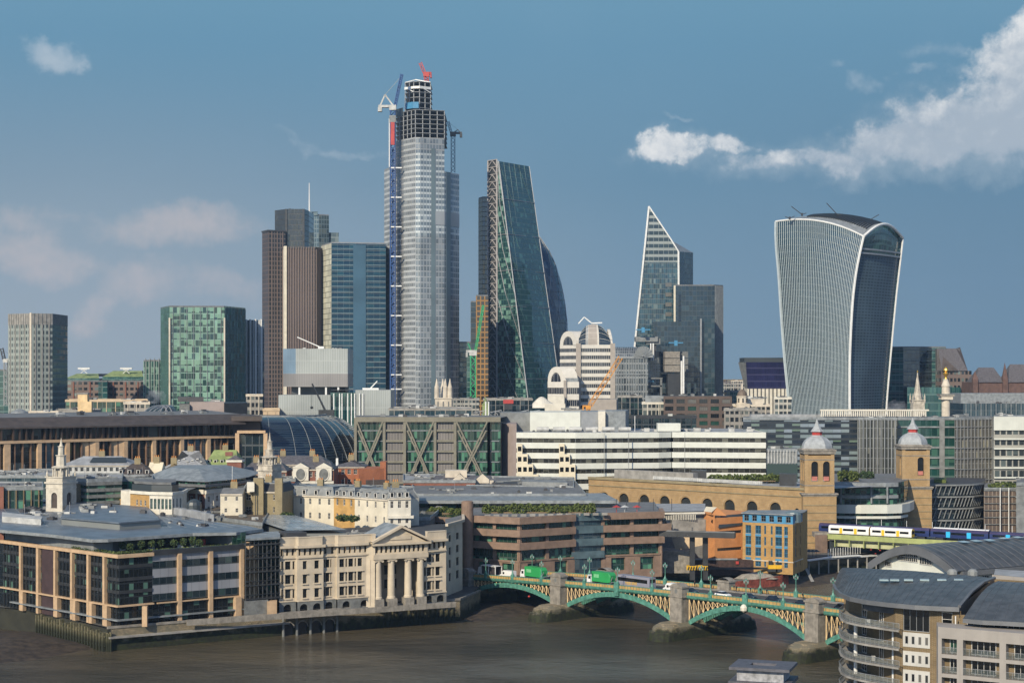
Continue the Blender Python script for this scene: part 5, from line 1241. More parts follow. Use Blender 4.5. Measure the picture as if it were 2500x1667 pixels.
ch=[A,P(1405,696),P(1607,702),P(1636,705),P(1641,709),P(1644,705),C_]
b.p('body','gl_shop').wallq(A,A,5,5.1)
for i in range(len(ch)-1):b.p('window_bands','gl_bandw' if 'gl_bandw' in MATS else g('gl_bandw',(.035,.035,.03),(.12,.12,.10),.3,(.12,.12,.11),.05,.12,wob=.02)).wallq(ch[i],ch[i+1],5,zt_-.2,NU(ch[i],ch[i+1],2.2),18,i*23)
for k in range(10):b.solo('white_spandrel','white_panel').ribbon(ch,.55,zt_-k*fl-2.3,zt_-k*fl,off=.05)
for px in(1405,1475,1535,1607,1672,1738,1804):b.solo('panel_joint','plant_grey').box((*P(px,696 if px<1600 else 704),5),(1,0),.18,.5,zt_-5.2)
b.solo('side_wall','pinkish').prism([P(1222,712),P(1261,700.5),P(1261,750),P(1222,750)],5,Z(1033,712));
for x0,n in((1262,4),(1365,3)):
 for k in range(1,6):
  for j in range(min(k,n)):
   w0,w1=P(x0+j*13.2,695.2 if x0<1300 else 693.9),P(x0+(j+1)*13.2,695.2 if x0<1300 else 693.9);z1_=zt_-k*fl-.35;z0_=z1_-fl
   b.fac(w0,w1,z0_,z1_,[.5],[(z0_+1.1,1.9)],'cream_panel',ww=1.5,part=f'cream_steps_{n}',rec=.25,nx=1,ny=1,fm='frame_dark',gm='pane_dark')
   b.p(f'cream_steps_{n}','cream_panel').face([(*w0,z1_),(*w1,z1_),(w1[0],w1[1]+3,z1_),(w0[0],w0[1]+3,z1_)]);b.p(f'cream_steps_{n}','cream_panel').wallq(w1,(w1[0],w1[1]+3),z0_,z1_)
b.p('roof','roof_light').face([(*p,zt_-.3)for p in ch]+[(X(1870,d),760,zt_-.3),(X(1261,d),760,zt_-.3)])
b.p('east_wall','white_panel').wallq(C_,(C_[0],760),5,zt_)
pr=[P(1222,728),P(1312,728),P(1312,750),P(1222,750)];b.p('plant_house','white_panel').prism([P(1294,724),P(1417,724),P(1417,750),P(1294,750)],zt_-.3,Z(1006,724));b.p('plant_house_side','steel_grey').prism([P(1417.5,724.5),P(1460,724.5),P(1460,750),P(1417.5,750)],zt_-.3,Z(1005,724));b.p('plant_screen','plant_grey').prism(pr,zt_-.3,Z(1007,728));b.p('plant_house_right','lead_roof').prism([P(1478,726),P(1527,726),P(1535,750),P(1478,750)],zt_-.3,Z(1003,726));b.p('stair_house','stone_white').prism([P(1460.5,723),P(1477.5,723),P(1477.5,750),P(1460.5,750)],zt_-.3,Z(1004,724))
for k in range(6):b.solo('duct','plant_white').tube((X(1310+k*40,712),712,zt_+.9),(X(1340+k*40,712),712,zt_+.9),.9,8)
b.solo('plant_box','white_panel').box((*P(1632,716),zt_),(1,0),9.5,6,3.3);b.units([P(1540,712),P(1860,712),P(1860,745),P(1540,745)],zt_-.3,22,3,m='plant_white');b.units([P(1280,710),P(1520,710),P(1520,720),P(1280,720)],zt_-.3,14,2.2)
mb=b.solo('white_mast','steel_white');mb.tube((X(1550,710),710,zt_),(X(1550,710),710,Z(1015,710)),.15,5);b.done()
def gl(nm,label,px0,px1,d0,d1,py,m,pane,nv,cap='lead_roof',spand=None,units=5,dep=35,roof='roof_grey'):
 b=Bld(nm,label,'office building',(*P(px0,d0),5));ch=[P(px0,d0),P(px1,d1)];z1=Z(py,d0);poly=b.shell(ch,slope(ch,dep),5,z1,m,[NU(*ch,pane),12,12,12],nv,roof=roof);b.p('cornice',cap).ribbon(ch,.5,z1-.7,z1+.5,off=-.1);b.z1=z1;b.ch=ch
 if units:b.units([shift(ch[0],(2,4)),shift(ch[1],(-2,4)),shift(ch[1],(-2,dep-4)),shift(ch[0],(2,dep-4))],z1,units,2.6)
 return b
gl('camouflage_glass_office','dark glass office with random grey and green panels behind the left station tower',1814,2093,740,740,1021,'gl_camo',3.4,18).done()
b=gl('finned_glass_office','grey glass office with dense upright fins between the two station towers',2093.5,2190,732,730,1021,'gl_fins',1.3,10);finsof(b,b.ch,1.5,.3,.8,5,b.z1,'steel_grey');b.done()
b=gl('green_glass_office','green glass office with blue floor bands behind the right station tower',2190.5,2330,738,738,1021,'gl_green2',2.4,10);bands(b,b.ch,[b.z1-4-4.4*k for k in range(9)],.6,.5,'lead_roof');b.p('grey_panel','plant_grey').fin(*b.ch,dirn(*b.ch)[2]*.78,2.2,.6,5,b.z1);b.done()
b=gl('mesh_clad_office','office with grey brown wire mesh front and faint floor lines at the right',2330.5,2425,715,722,1021,'gl_fins2',1.8,9);finsof(b,b.ch,1.8,.16,.8,5,b.z1,'steel_grey');bands(b,b.ch,[9+4.4*k for k in range(9)],.35,.7,'steel_grey');b.done()
b=gl('white_striped_office','office with a solid white top storey and thin white floor bands at the right edge',2425.5,2560,705,705,1018,'gl_office3',2.4,10,roof='roof_light');b.p('white_top','white_panel').ribbon(b.ch,.6,Z(1050,705),b.z1+.2,off=.05)
for k in range(7):b.p('white_bands','white_panel').ribbon(b.ch,.9,Z(1073+k*23.5,705),Z(1069.5+k*23.5,705),off=.05)
b.done()
b=Bld('roof_pergola','long low white slatted screen on the roofs in front of the curved tower','roof screen',(*P(1980,735),40))
for k in range(50):b.solo('screen_post','stone_white').box((*P(2005+k*5.2,745),Z(1017,740)),(1,0),.5,.5,3)
b.p('screen_rail','stone_white').box((X(2135,745),745,Z(1003,745)),(1,0),47,.8,.7);b.p('plinth','roof_light').box((X(2000,750),751,40),(1,0),60,4,Z(1011,750)-40);b.done()
b=gl('louvred_extension','pale grey louvred box with green glass base between the white office and left station tower',1872,1947,655,655,1098,'lead_roof',2,6,units=3,dep=20);finsof(b,b.ch,1.2,.35,.5,Z(1130,655),b.z1,'plant_white');b.p('base_glazing','gl_green').ribbon(b.ch,.3,5,Z(1132,655));b.done()
b=Bld('rounded_white_office','curved white panelled office with dark glass storey between the two station towers','office building',(*P(2040,625),5))
ch=[P(2036,628),P(2100,626),P(2160,626),P(2190,628),P(2207,634),P(2217,645),P(2219,665)]
for i in range(len(ch)-1):b.p('glazing','gl_green').wallq(ch[i],ch[i+1],8,Z(1178,626),NU(ch[i],ch[i+1],2),9)
b.p('white_band','white_panel').ribbon(ch,2.2,Z(1252,626),Z(1231,626));b.p('white_band_lower','white_panel').ribbon(ch[:5],1.6,Z(1265,626),Z(1259,626));b.p('storey_band','lead_roof').ribbon(ch[:4],.8,Z(1216,626),Z(1208,626));b.p('parapet','lead_roof').ribbon(ch[:4],.8,Z(1188,626),Z(1178,626),off=.1)
b.p('roof','roof_grey').face([(*p,Z(1180,626))for p in ch]+[(X(2219,665),690,Z(1180,626)),(X(2036,628),690,Z(1180,626))])
for px in(2053,2127,2166):b.solo('glass_mullion','lead_roof').box((*P(px,625),Z(1228,626)),(1,0),.6,.6,Z(1188,626)-Z(1228,626))
b.done()
b=Bld('dark_louvred_office','dark rounded office wrapped in grey slanted louvre frames right of the right station tower','office building',(*P(2275,660),5))
ch=[P(2268,660),P(2330,660),P(2370,662),P(2392,668),P(2404,680),P(2406,700)];zt_=Z(1182,660)
for i in range(len(ch)-1):b.p('glazing','gl_dark').wallq(ch[i],ch[i+1],5,zt_,4,5)
for k in range(5):b.solo('floor_edge','plant_grey').ribbon(ch[:4],1.6,zt_-k*4.5-.5,zt_-k*4.5,off=.1)
for k in range(16):
 t=k/15;i=min(int(t*3),2);a=lerp(ch[i],ch[i+1],t*3-i)
 for j in range(4):b.solo('slanted_blade','plant_grey').tube((a[0]-.6,a[1]-1.2,zt_-j*4.5-4),(a[0]+.6,a[1]-1.2,zt_-j*4.5-.4),.22,4)
b.p('roof','roof_dark').face([(*p,zt_)for p in ch]+[(X(2268,660),710,zt_)]);b.p('roof_garden','hedge_green').prism([P(2280,668),P(2310,668),P(2310,680),P(2280,680)],zt_,zt_+1.4);b.done()
b=gl('brown_mesh_office','brown office behind a copper coloured mesh with white posts near the right edge',2402,2480,650,650,1193,'gl_meshbrown',1.6,8,units=0);
for px in(2442,2463):b.solo('white_post','steel_white').tube((X(px,648),648,5),(X(px,648),648,Z(1190,648)),.2,5)
for k in range(6):b.solo('floor_line','stone_grey').ribbon(b.ch,.5,Z(1280-k*17,650),Z(1278-k*17,650),off=.1)
leaves(b.p('roof_planting','hedge_green'),(X(2450,655),655,b.z1+.8),6,3,1.4,300,.8);b.done()
gl('grey_corner_block','plain grey block cut off by the right edge of the photo above the trains',2481,2560,640,640,1180,'plant_grey',4,6,units=1).done()
#  station: brick side wall with arches and the two domed towers
b=Bld('station_side_wall','long yellow brick station wall with a row of round arched windows','station wall',(*P(1437,669),5))
A,B_=P(1437,669),P(1968,602);zt_=26.3;d_,n_,L=dirn(A,B_)
def uon(px):t=(px-1250)/F;return(t*A[1]-A[0])/(d_[0]-t*d_[1])
cs=[(uon(px)/L,4.6)for px in(1475,1523,1573,1623,1674,1727,1781,1836,1893)]
b.fac(A,B_,5,zt_,cs,[(12.0,8.8)],'brick_cannon',part='brick_wall',arch=True,rec=.8,nx=2,ny=3,fm='frame_dark',gm='pane_mid',wname='arched_window')
for c,w_ in cs:
 mb=b.solo('arch_ring','brick_yellow')
 for k in range(10):
  q=[(c*L+r_*cos(pi*a/10),20.8-2.3+r_*sin(pi*a/10))for r_,a in((2.7,k),(3.4,k),(3.4,k+1),(2.7,k+1))]
  mb.face([(A[0]+d_[0]*u+n_[0]*.12,A[1]+d_[1]*u+n_[1]*.12,z)for u,z in q])
for z0_,h,t in((zt_-.7,.9,.5),(zt_-3.2,.35,.3),(10.3,.5,.35)):b.p('brick_cornice','brick_stock').ribbon([A,B_],t,z0_,z0_+h,off=.0)
b.solo('round_window','pane_dark').lathe((0,0),[(0,0)],3)if False else None
cu=uon(1946);mb=b.solo('round_window','pane_dark');mb.face([(A[0]+d_[0]*(cu+.9*cos(a*pi/6))+n_[0]*.06,A[1]+d_[1]*(cu+.9*cos(a*pi/6))+n_[1]*.06,18.3+.9*sin(a*pi/6))for a in range(12)])
b.p('roof','roof_light').face([(*A,zt_-.5),(*B_,zt_-.5),(B_[0]+30,B_[1]+20,zt_-.5),(A[0]+30,A[1]+20,zt_-.5)])
for k in range(56):
 q=lerp(A,B_,.30+.5*k/56);b.solo('railing_panel','plant_white').box((q[0]-n_[0]*3,q[1]-n_[1]*3,zt_+.3),d_,.8,.12,1.2)
b.p('roof_housing','concrete').ribbon([shift(lerp(A,B_,.12),(3,6)),shift(lerp(A,B_,.5),(3,6))],3,zt_-.4,zt_+3.2);b.p('dark_hut','steel_dark').prism([P(1688,650),P(1725,648),P(1725,655),P(1688,657)],zt_-.4,zt_+3.6);b.p('dark_hut','steel_dark').prism([P(1903,625),P(1945,622),P(1945,628),P(1903,631)],zt_-.4,zt_+3.8)
b.p('end_wall','brick_stock').wallq((A[0]+30,A[1]+20),A,5,zt_);b.done()
def planting(label,px0,px1,d,z,n,rz,mm='hedge_green',name='roof_garden_hedge',ry=3,sz=.7,cnt=500):
 x0,x1=X(px0,d),X(px1,d);mb=MB().use(mm)
 for i in range(n):leaves(mb,(x0+(x1-x0)*(i+.5)/n,d+R.uniform(-1,1),z+rz*.6),(x1-x0)/n*.7,ry,rz*R.uniform(.6,1.2),cnt//n,sz)
 c=((x0+x1)/2,d,z);e=empty(name,c,label,'hedge');mb.build('foliage',e)
 m2=MB().use('foreshore_mud').use(MATS['brick_brown']);m2.box(c,(1,0),x1-x0,ry*1.6,.35);m2.build('soil_bed',e);return e
planting('green roof garden on the station roof left of the left domed tower',1730,1905,640,zt_+.2,12,1.7,cnt=1500);planting('olive shrubs on the roof between the two domed towers',2046,2095,640,26.5,4,2.6,cnt=700,ry=2.5);planting('dark shrub beside the right end of the roof between the domed towers',2100,2130,660,26.2,2,2.2,'leaf_dark',cnt=300)
def station_tower(px0,px1,d,label,niche):
 b=Bld('station_tower',label,'tower',(X((px0+px1)/2,d),d,5),'pair of brick station towers by the river');cx,w_=X((px0+px1)/2,d),(px1-px0)/F*d;k=d/600
 zb,zc_,zt0,zt1=Z(960+718/2.94 if d<620 else 1188,d),Z(1108 if d<620 else 1097,d),Z(1095 if d<620 else 1085,d),Z(1063 if d<620 else 1056,d)
 ya=d+w_/2
 b.p('lower_stage','brick_cannon').box((cx,ya,4),(1,0),w_+1.0,w_+1.0,zb-4)
 for i in range(7):b.p('stone_courses','brick_stock').ribbon([(cx-w_/2-.5,ya-w_/2-.5),(cx+w_/2+.5,ya-w_/2-.5)],.18,zb-4.2-i*2.6,zb-3.9-i*2.6,off=0)
 ww_=w_-.4
 for A_,B__ in(((cx-ww_/2,ya-ww_/2),(cx+ww_/2,ya-ww_/2)),((cx+ww_/2,ya-ww_/2),(cx+ww_/2,ya+ww_/2)),((cx-ww_/2,ya+ww_/2),(cx-ww_/2,ya-ww_/2))):
  hs=[.34,.74]if niche==2 else[.68]
  Lw=dirn(A_,B__)[2]
  b.p('belfry_wall','brick_cannon').wall(A_,B__,zb,zc_,[(Lw*h-1.2,Lw*h+1.2,zb+4.2,zb+11.2)for h in hs],1.0,True)
  for h in hs:
   d2,n2,_=dirn(A_,B__);q=(A_[0]+d2[0]*Lw*h,A_[1]+d2[1]*Lw*h)
   b.solo('belfry_opening','pane_dark').wallq((q[0]-d2[0]*1.2-n2[0]*1,q[1]-d2[1]*1.2-n2[1]*1),(q[0]+d2[0]*1.2-n2[0]*1,q[1]+d2[1]*1.2-n2[1]*1),zb+5.8,zb+11.2)
   b.solo('pink_panel',mat('pink_panel',(.55,.20,.16),.7)).wallq((q[0]-d2[0]*.95-n2[0]*.5,q[1]-d2[1]*.95-n2[1]*.5),(q[0]+d2[0]*.95-n2[0]*.5,q[1]+d2[1]*.95-n2[1]*.5),zb+4.4,zb+5.9)
 b.p('belfry_top','brick_cannon').box((cx,ya,zc_-.5),(1,0),ww_,ww_,.5)
 for z_,o,h in((zb-.9,1.9,.5),(zb-.4,2.6,.5),(zb+2.6,.3,.35),(zb+11.6,.3,.3),(zc_,.9,1.0),(zc_+1.0,1.5,.5)):b.solo('cornice','granite_grey').box((cx,ya,z_),(1,0),ww_+o,ww_+o,h)
 for i,j in((-1,-1),(1,-1),(1,1),(-1,1)):b.solo('corner_pilaster','brick_yellow').box((cx+i*(ww_/2-.55),ya+j*(ww_/2-.55),zb+.2),(1,0),1.25,1.25,zc_-zb-.3)
 b.p('parapet','granite_grey').lathe((cx,ya),[(w_*.60,zc_+1.5),(w_*.58,zt0)],8,pi/8)
 dr=w_*.52;hd=(zt1-zt0);b.p('dome','roof_white' if 'roof_white' in MATS else mat('roof_white',(.37,.39,.40),.5,nscale=.8,var=.12,streak=.2)).lathe((cx,ya),[(dr*cos(a*pi/16),zt0+hd*sin(a*pi/16))for a in range(7)]+[(dr*.33,zt1)],8,pi/8)
 z2=zt1;b.p('red_lantern','paint_red').lathe((cx,ya),[(w_*.17,z2),(w_*.17,z2+.9),(w_*.22,z2+1.2)],8,pi/8)
 b.p('spirelet','roof_white').lathe((cx,ya),[(w_*.22,z2+1.2),(w_*.09,z2+3.2),(.12,z2+5.6)],8,pi/8);b.p('weather_vane','steel_dark').tube((cx,ya,z2+5.4),(cx,ya,z2+8.4),.09,4)
 return b
station_tower(1964,2038,600,'brick station tower with white dome and two arched openings, left of the curved white office',2).done()
station_tower(2202,2271,650,'brick station tower with white dome and one narrow opening, right of the curved white office',1).done()
#  riverside
GP='granite_pink'
b=Bld('pink_granite_office','terraced pink granite office with a hedge garden on its roof beside the bridge','office building',(*P(1268,500),5))
D0,D1,D2,D3,D4=P(1150,507),P(1268,499),P(1400,510),P(1471,515),P(1612,521)
zt_=Z(1262,499);fl=31.5/F*499
def level(ch,k,part='granite_parapet',t=1.3):b.solo(part,GP).ribbon(ch,t,zt_-k*fl-2.0,zt_-k*fl,off=.0)
L1=[D0,D1,D2];L2=[D3,D4,(D4[0]+.5,D4[1]+12)]
for k in range(4):
 if k<3:level(L1,k)
 if k==1:level([D3,(D4[0]+2,D4[1]),(D4[0]+2.5,D4[1]+12)],k)
 elif k<3:level(L2,k)
for ch,fr in((L1,None),(L2,None)):
 for i in range(len(ch)-1):
  A,B_=ch[i],ch[i+1];Lw=dirn(A,B_)[2]
  b.solo('glazing','gl_green').wallq(shift(A,(0,.9)),shift(B_,(0,.9)),5,zt_-1,NU(A,B_,1.4),5,i*31)
  n={0:2,1:2}[i]if Lw>11.5 else 1
  for k in range(n+1):
   b.solo('granite_column',GP).box((*shift(lerp(A,B_,k/n),(0,.55)),5),dirn(A,B_)[0],1.05,.9,zt_-7)
for i,(ch)in enumerate((L1,L2)):
 for A,B_ in zip(ch,ch[1:]):
  Lw=dirn(A,B_)[2];n=2 if Lw>12 else 1
  if Lw>11.5:
   b.solo('ground_wall',GP).wall(A,B_,5,zt_-3*fl-1.6,[(Lw*(k+.3)/n,Lw*(k+.78)/n,7.4,11.2)for k in range(n)],.9)
  b.solo('ground_wall_band',GP).ribbon([A,B_],.25,zt_-3*fl-1.9,zt_-3*fl-1.4)
b.p('glass_bay_glazing','gl_willis2').prism([shift(D2,(.4,.2)),shift(D3,(-.4,.2)),shift(D3,(-.4,8)),shift(D2,(.4,8))],5,zt_-.6,uvf=[(0,0),(6,0),(6,6),(0,6)])
for k in range(4):b.solo('glass_bay_band',mat('bay_blue',(.10,.15,.17),.35)).prism([shift(D2,(-.6,-.5)),shift(D3,(.6,-.5)),shift(D3,(.6,.2)),shift(D2,(-.6,.2))],zt_-k*fl-2.1,zt_-k*fl,True,True)
b.p('roof','roof_grey').face([(*p,zt_-.5)for p in L1+L2]+[(D4[0]+2,565,zt_-.5),(D0[0],565,zt_-.5)])
tw=P(1141,505);b.p('round_stair_tower',GP).lathe(tw,[(1.75,5),(1.75,Z(1224,505)),(1.2,Z(1222,505))],16)
b.p('side_wing_glazing','gl_green').prism([P(1046,520),P(1130,512),P(1130,530),P(1046,535)],5,Z(1262,515),uvf=[(0,0),(8,0),(8,5),(0,5)])
for k in range(3):b.solo('granite_parapet',GP).ribbon([P(1045,519),P(1128,510.5)],1.2,Z(1262,515)-k*fl-1.6,Z(1262,515)-k*fl+.1)
for k in range(4):b.solo('granite_column',GP).box((*P(1052+k*22,518.6-k*2.2),5),(1,0),.9,.9,Z(1262,515)-6)
z_=zt_-.5;b.p('roof_pavilion_glass','gl_green').prism([P(1010,545),P(1445,545),P(1445,556),P(1010,556)],z_-3,Z(1222,545)-.6,uvf=[(0,0),(30,0),(30,1),(0,1)])
b.p('roof_pavilion_roof','lead_roof').prism([P(1005,541),P(1510,541),P(1475,575),P(1015,575)],Z(1222,545)-.6,Z(1219,545));b.p('white_screen','plant_white').prism([P(1446,546),P(1508,546),P(1508,548),P(1446,548)],z_-1,Z(1222,546)-.7)
for k in range(14):b.solo('planter','concrete').box((*P(1190+k*22,506+k*.5),z_),(1,0),1.7,.8,.7)
for px in(1505,1530,1560,1595,1640):b.solo('roof_frame_post','steel_dark').tube((*P(px,530),z_),(*P(px,530),z_+3.6),.12,4)
for px in(1525,1545,1575):b.solo('cafe_parasol','plant_white' if px==1545 else 'paint_red').lathe(P(px-20,519),[(.08,z_),(.08,z_+1.9),(1.4,z_+1.9),(0,z_+2.5)],8)
b.done()
planting('clipped bright green hedge on the pink granite office roof',1180,1452,521,zt_-.5,16,1.7,cnt=3600,ry=2.0,sz=.5);planting('short green hedge on the left wing roof of the pink granite office',1045,1128,528,Z(1262,515),5,1.3,cnt=800,ry=1.6,sz=.5)
def flat(label,pts,zt,m='roof_grey',wallm='gl_teal',name='flat_roofed_block',units=5,edge='lead_roof',big=2.6,z0=5):
 b=Bld(name,label,'building',(*pts[0],z0));n=len(pts)
 for i in range(n):b.p('wall',wallm).wallq(pts[i],pts[(i+1)%n],z0,zt,NU(pts[i],pts[(i+1)%n],2.5),max(1,round((zt-z0)/3.8)))
 b.p('roof',m).face([(*p,zt)for p in pts]);b.p('roof_edge',edge).ribbon(pts,.35,zt-.5,zt+.5,off=-.15,closed=True);b.units(pts,zt,int(units*1.8),big*.8)
 for k in range(3):
  c=lerp(pts[0],pts[2],.25+.22*k);b.solo('aerial','steel_grey').tube((*c,zt),(*c,zt+3.2),.06,4);b.solo('duct','plant_grey').tube((c[0]-3,c[1]+1,zt+.5),(c[0]+3,c[1]+1.5,zt+.5),.35,6)
 return b
flat('wide grey flat roof with green glass below its edge behind the hedge garden',[P(1000,562),P(1430,562),P(1400,640),P(1010,620)],Z(1208,562),'roof_grey','gl_green',units=10).done()
b=flat('flat roof with sloping grey plant enclosures left of the brick station wall',[P(1140,610),P(1400,600),P(1400,655),P(1150,665)],Z(1188,605),'roof_grey','gl_teal',units=6)
b.p('plant_enclosure','plant_grey').prism([P(1275,612),P(1385,606),P(1380,620),P(1270,626)],Z(1188,605),Z(1176,610));b.p('plant_enclosure','roof_dark').prism([P(1200,615),P(1262,613),P(1262,626),P(1200,628)],Z(1188,605),Z(1180,615));b.done()
flat('grey roof between red brick house and the X braced office',[P(985,610),P(1160,610),P(1160,650),P(985,650)],Z(1175,610),'roof_light','brick_red',units=14,big=2.2).done()
b=Bld('gabled_terrace','pale stone terrace with two small pointed gables right of the red brick house','building',(X(1120,620),620,5))
z_=Z(1172,620);b.p('wall','stone_pale').prism([P(1055,620),P(1205,620),P(1205,640),P(1055,640)],5,z_);a,c=P(1055,620),P(1205,620);b.p('slate_roof','slate').face([(*a,z_),(*c,z_),(c[0]-1,c[1]+7,Z(1160,627)),(a[0]+1,a[1]+7,Z(1160,627))])
for px in(1122,1178):
 q=P(px,619.5);b.p('gable','stone_pale').face([(q[0]-2.4,q[1],z_-1),(q[0]+2.4,q[1],z_-1),(q[0]+2.4,q[1],z_+.3),(q[0],q[1],z_+2.4),(q[0]-2.4,q[1],z_+.3)]);b.p('gable_roof','slate').face([(q[0]-2.4,q[1],z_+.3),(q[0],q[1],z_+2.4),(q[0],q[1]+6,z_+2.4)]);b.p('gable_roof','slate').face([(q[0],q[1],z_+2.4),(q[0]+2.4,q[1],z_+.3),(q[0],q[1]+6,z_+2.4)])
b.p('parapet','stone_pale').prism([P(1087,624),P(1140,624),P(1140,630),P(1087,630)],z_,Z(1148,624));b.done()
b=Bld('grille_fronted_block','dark block with white upright railings right of the pink granite office','building',(*P(1600,545),5))
b.p('wall','stone_grey').prism([P(1600,545),P(1722,548),P(1722,580),P(1600,580)],5,Z(1255,545));b.p('white_roof_edge','stone_white').ribbon([P(1612,544),P(1720,546.5)],.7,Z(1254,545),Z(1250,545));b.p('roof','roof_light').face([(*P(1600,545),Z(1240,560)),(*P(1722,548),Z(1240,560)),(*P(1722,580),Z(1240,560)),(*P(1600,580),Z(1240,560))])
for k in range(24):b.solo('white_bar','stone_white').box((*P(1603+k*4.1,544.6),Z(1268,545)),(1,0),.22,.3,Z(1255,545)-Z(1268,545))
b.p('concrete_band','concrete').ribbon([P(1640,544.5),P(1722,547)],.4,Z(1296,545),Z(1268,545));b.done()
b=Bld('steel_jetty_gantry','dark steel gantry on thick black legs between the pink and the orange buildings','gantry',(*P(1700,528),5))
a,c=P(1612,522),P(1795,516);z_=Z(1300,522);b.p('deck','steel_dark').ribbon([a,c],3.2,z_-1.0,z_+.6,off=-1.5);b.p('deck_edge','roof_grey').ribbon([a,c],.2,z_+.6,z_+1.0,off=1.6)
for px in(1690,1722):b.solo('gantry_leg','steel_dark').box((*P(px,521),4),(1,0),1.5,1.5,z_-5)
b.p('control_cabin','granite_grey').prism([P(1615,530),P(1690,530),P(1690,540),P(1615,540)],5,Z(1345,530));b.p('sloping_ramp','sandstone_pale').face([(*P(1650,536),Z(1345,536)),(*P(1715,530),Z(1330,530)),(*P(1715,530),Z(1308,530)),(*P(1640,540),Z(1312,540))]);b.done()
b=Bld('orange_brick_house','bright orange brick building with sloping dark glass left of the blue trimmed block','office building',(*P(1718,556),5))
A,B_,C_=P(1718,548),P(1745,542),P(1814,548);zt_=Z(1255,545)
b.fac(A,B_,5,zt_,[(.5,.1)],[],'brick_orange',ww=.5);Lw=dirn(B_,C_)[2]
b.fac(B_,C_,5,zt_-1,[(.52,Lw*.86)],[(Z(y,545),.95)for y in(1371,1343,1302)],'brick_orange',rec=.4,nx=14,ny=1,fm='frame_dark',gm='pane_mid',wname='ribbon_window')
b.p('sloping_glass','gl_dark').face([(*shift(lerp(B_,C_,.08),(.3,-.4)),Z(1288,543)),(*shift(C_,(0,-.4)),Z(1284,543)),(*shift(C_,(0,1.6)),Z(1256,545)),(*shift(lerp(B_,C_,.2),(.3,1.6)),Z(1258,545))])
b.p('roof','brick_orange').face([(*B_,zt_-1),(*C_,zt_-1),(*shift(C_,(4,22)),zt_-1),(*shift(A,(4,22)),zt_)]);b.p('roof','brick_orange').face([(*A,zt_),(*B_,zt_-1),(*shift(A,(4,22)),zt_)])
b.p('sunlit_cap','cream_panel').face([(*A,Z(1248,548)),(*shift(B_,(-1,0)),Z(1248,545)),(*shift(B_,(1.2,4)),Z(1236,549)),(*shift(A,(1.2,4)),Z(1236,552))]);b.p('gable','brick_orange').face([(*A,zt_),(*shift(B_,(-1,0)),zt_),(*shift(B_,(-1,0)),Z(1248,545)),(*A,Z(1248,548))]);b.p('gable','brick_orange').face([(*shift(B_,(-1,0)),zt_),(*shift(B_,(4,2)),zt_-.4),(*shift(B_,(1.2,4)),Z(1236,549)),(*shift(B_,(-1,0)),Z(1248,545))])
mb=b.solo('round_window','pane_dark');q=lerp(A,B_,.8);mb.face([(q[0]+.45*cos(a*pi/5),q[1]-.12-.1*cos(a*pi/5),Z(1271,545)+.6*sin(a*pi/5))for a in range(10)]);b.done()
b=Bld('blue_trimmed_block','yellow brick riverside block with bright blue window bays and a blue attic storey','office building',(*P(1815,540),5))
A,B_,C_=P(1813,543),P(1936,534),P(1960,545);zt_=Z(1277,538);Lw=dirn(A,B_)[2]
def colx(px):t=(px-1250)/F;d_,n_,L_=dirn(A,B_);return(t*A[1]-A[0])/(d_[0]-t*d_[1])
bays=[(1827,1.9),(1851,1.9),(1868,.6),(1884,.6),(1901,2.2),(1919,1.2),(1938-8,1.3)]
b.fac(A,B_,4,zt_,[(colx(p)/Lw,w_)for p,w_ in bays[:-1]],[(6.0,1.6),(9.2,2.6),(12.7,2.6),(16.2,2.6)],'brick_ochre',rec=.3,nx=2,ny=2,fm='paint_blue',gm='pane_blue')
for p,w_ in bays[:-1]:
 if w_> .9:
  for z_ in(8.0,11.95,15.4):b.solo('blue_panel','paint_blue').fin(A,B_,colx(p),w_,.12,z_,z_+.7)
b.fac(B_,C_,4,zt_,[(.3,1.2),(.75,.9)],[(6.0,1.6),(9.2,2.6),(12.7,2.6),(16.2,2.6)],'brick_ochre',rec=.3,fm='paint_blue',gm='pane_blue')
b.fac(shift(A,(0,.3)),shift(B_,(0,.3)),zt_,zt_+2.7,[(t,1.6)for t in(.08,.24,.42,.58,.74,.91)],[(zt_+.4,1.9)],'paint_blue',part='blue_attic',nx=2,ny=2,fm='frame_grey',gm='pane_dark');b.p('blue_attic','paint_blue').wallq(shift(B_,(0,.3)),shift(C_,(0,.3)),zt_,zt_+2.7)
b.p('attic_roof','copper_green' if 0 else 'lead_roof').prism([shift(A,(-.5,-.2)),shift(B_,(0,-.3)),shift(C_,(.5,0)),shift(C_,(3,9)),shift(A,(3,9))],zt_+2.7,zt_+3.0);b.p('glass_lantern','gl_heron').lathe(P(1936,539),[(2.6,zt_+.3),(2.6,zt_+2.7),(2.3,zt_+3.4),(0,zt_+3.9)],12)
b.p('side_wall','brick_ochre').wallq(C_,shift(C_,(3,9)),4,zt_+2.7);b.p('string_course','stone_pale').ribbon([A,B_,C_],.15,8.0-.3,8.0);b.p('side_wall','brick_ochre').wallq(shift(A,(3,9)),A,4,zt_+2.7);b.done()
b=Bld('riverside_terrace','low riverside terrace with dark parasols and steps below the left station tower','terrace',(*P(2000,572),4))
b.p('deck','steel_white').ribbon([P(1963,563),P(2025,574),P(2095,580)],2.2,5.2,5.5,off=-.3);
for k in range(3):b.solo('parasol','steel_dark').lathe(P(1975+k*9,569),[(.06,5.5),(.06,7.6),(1.5,7.6),(.2,8.3)],8)
b.p('stone_pier','granite_pink').prism([P(1990,585),P(2020,587),P(2020,592),P(1990,590)],4,Z(1305,588));b.p('steps','concrete').face([(*P(1960,556),5),(*P(1966,556),5),(*P(1988,545),.6),(*P(1980,544),.6)])
for k in range(14):b.solo('white_baluster','steel_white').box((*P(2022+k*6,574+k*.7),5.5),(1,0),.12,.12,2.6)
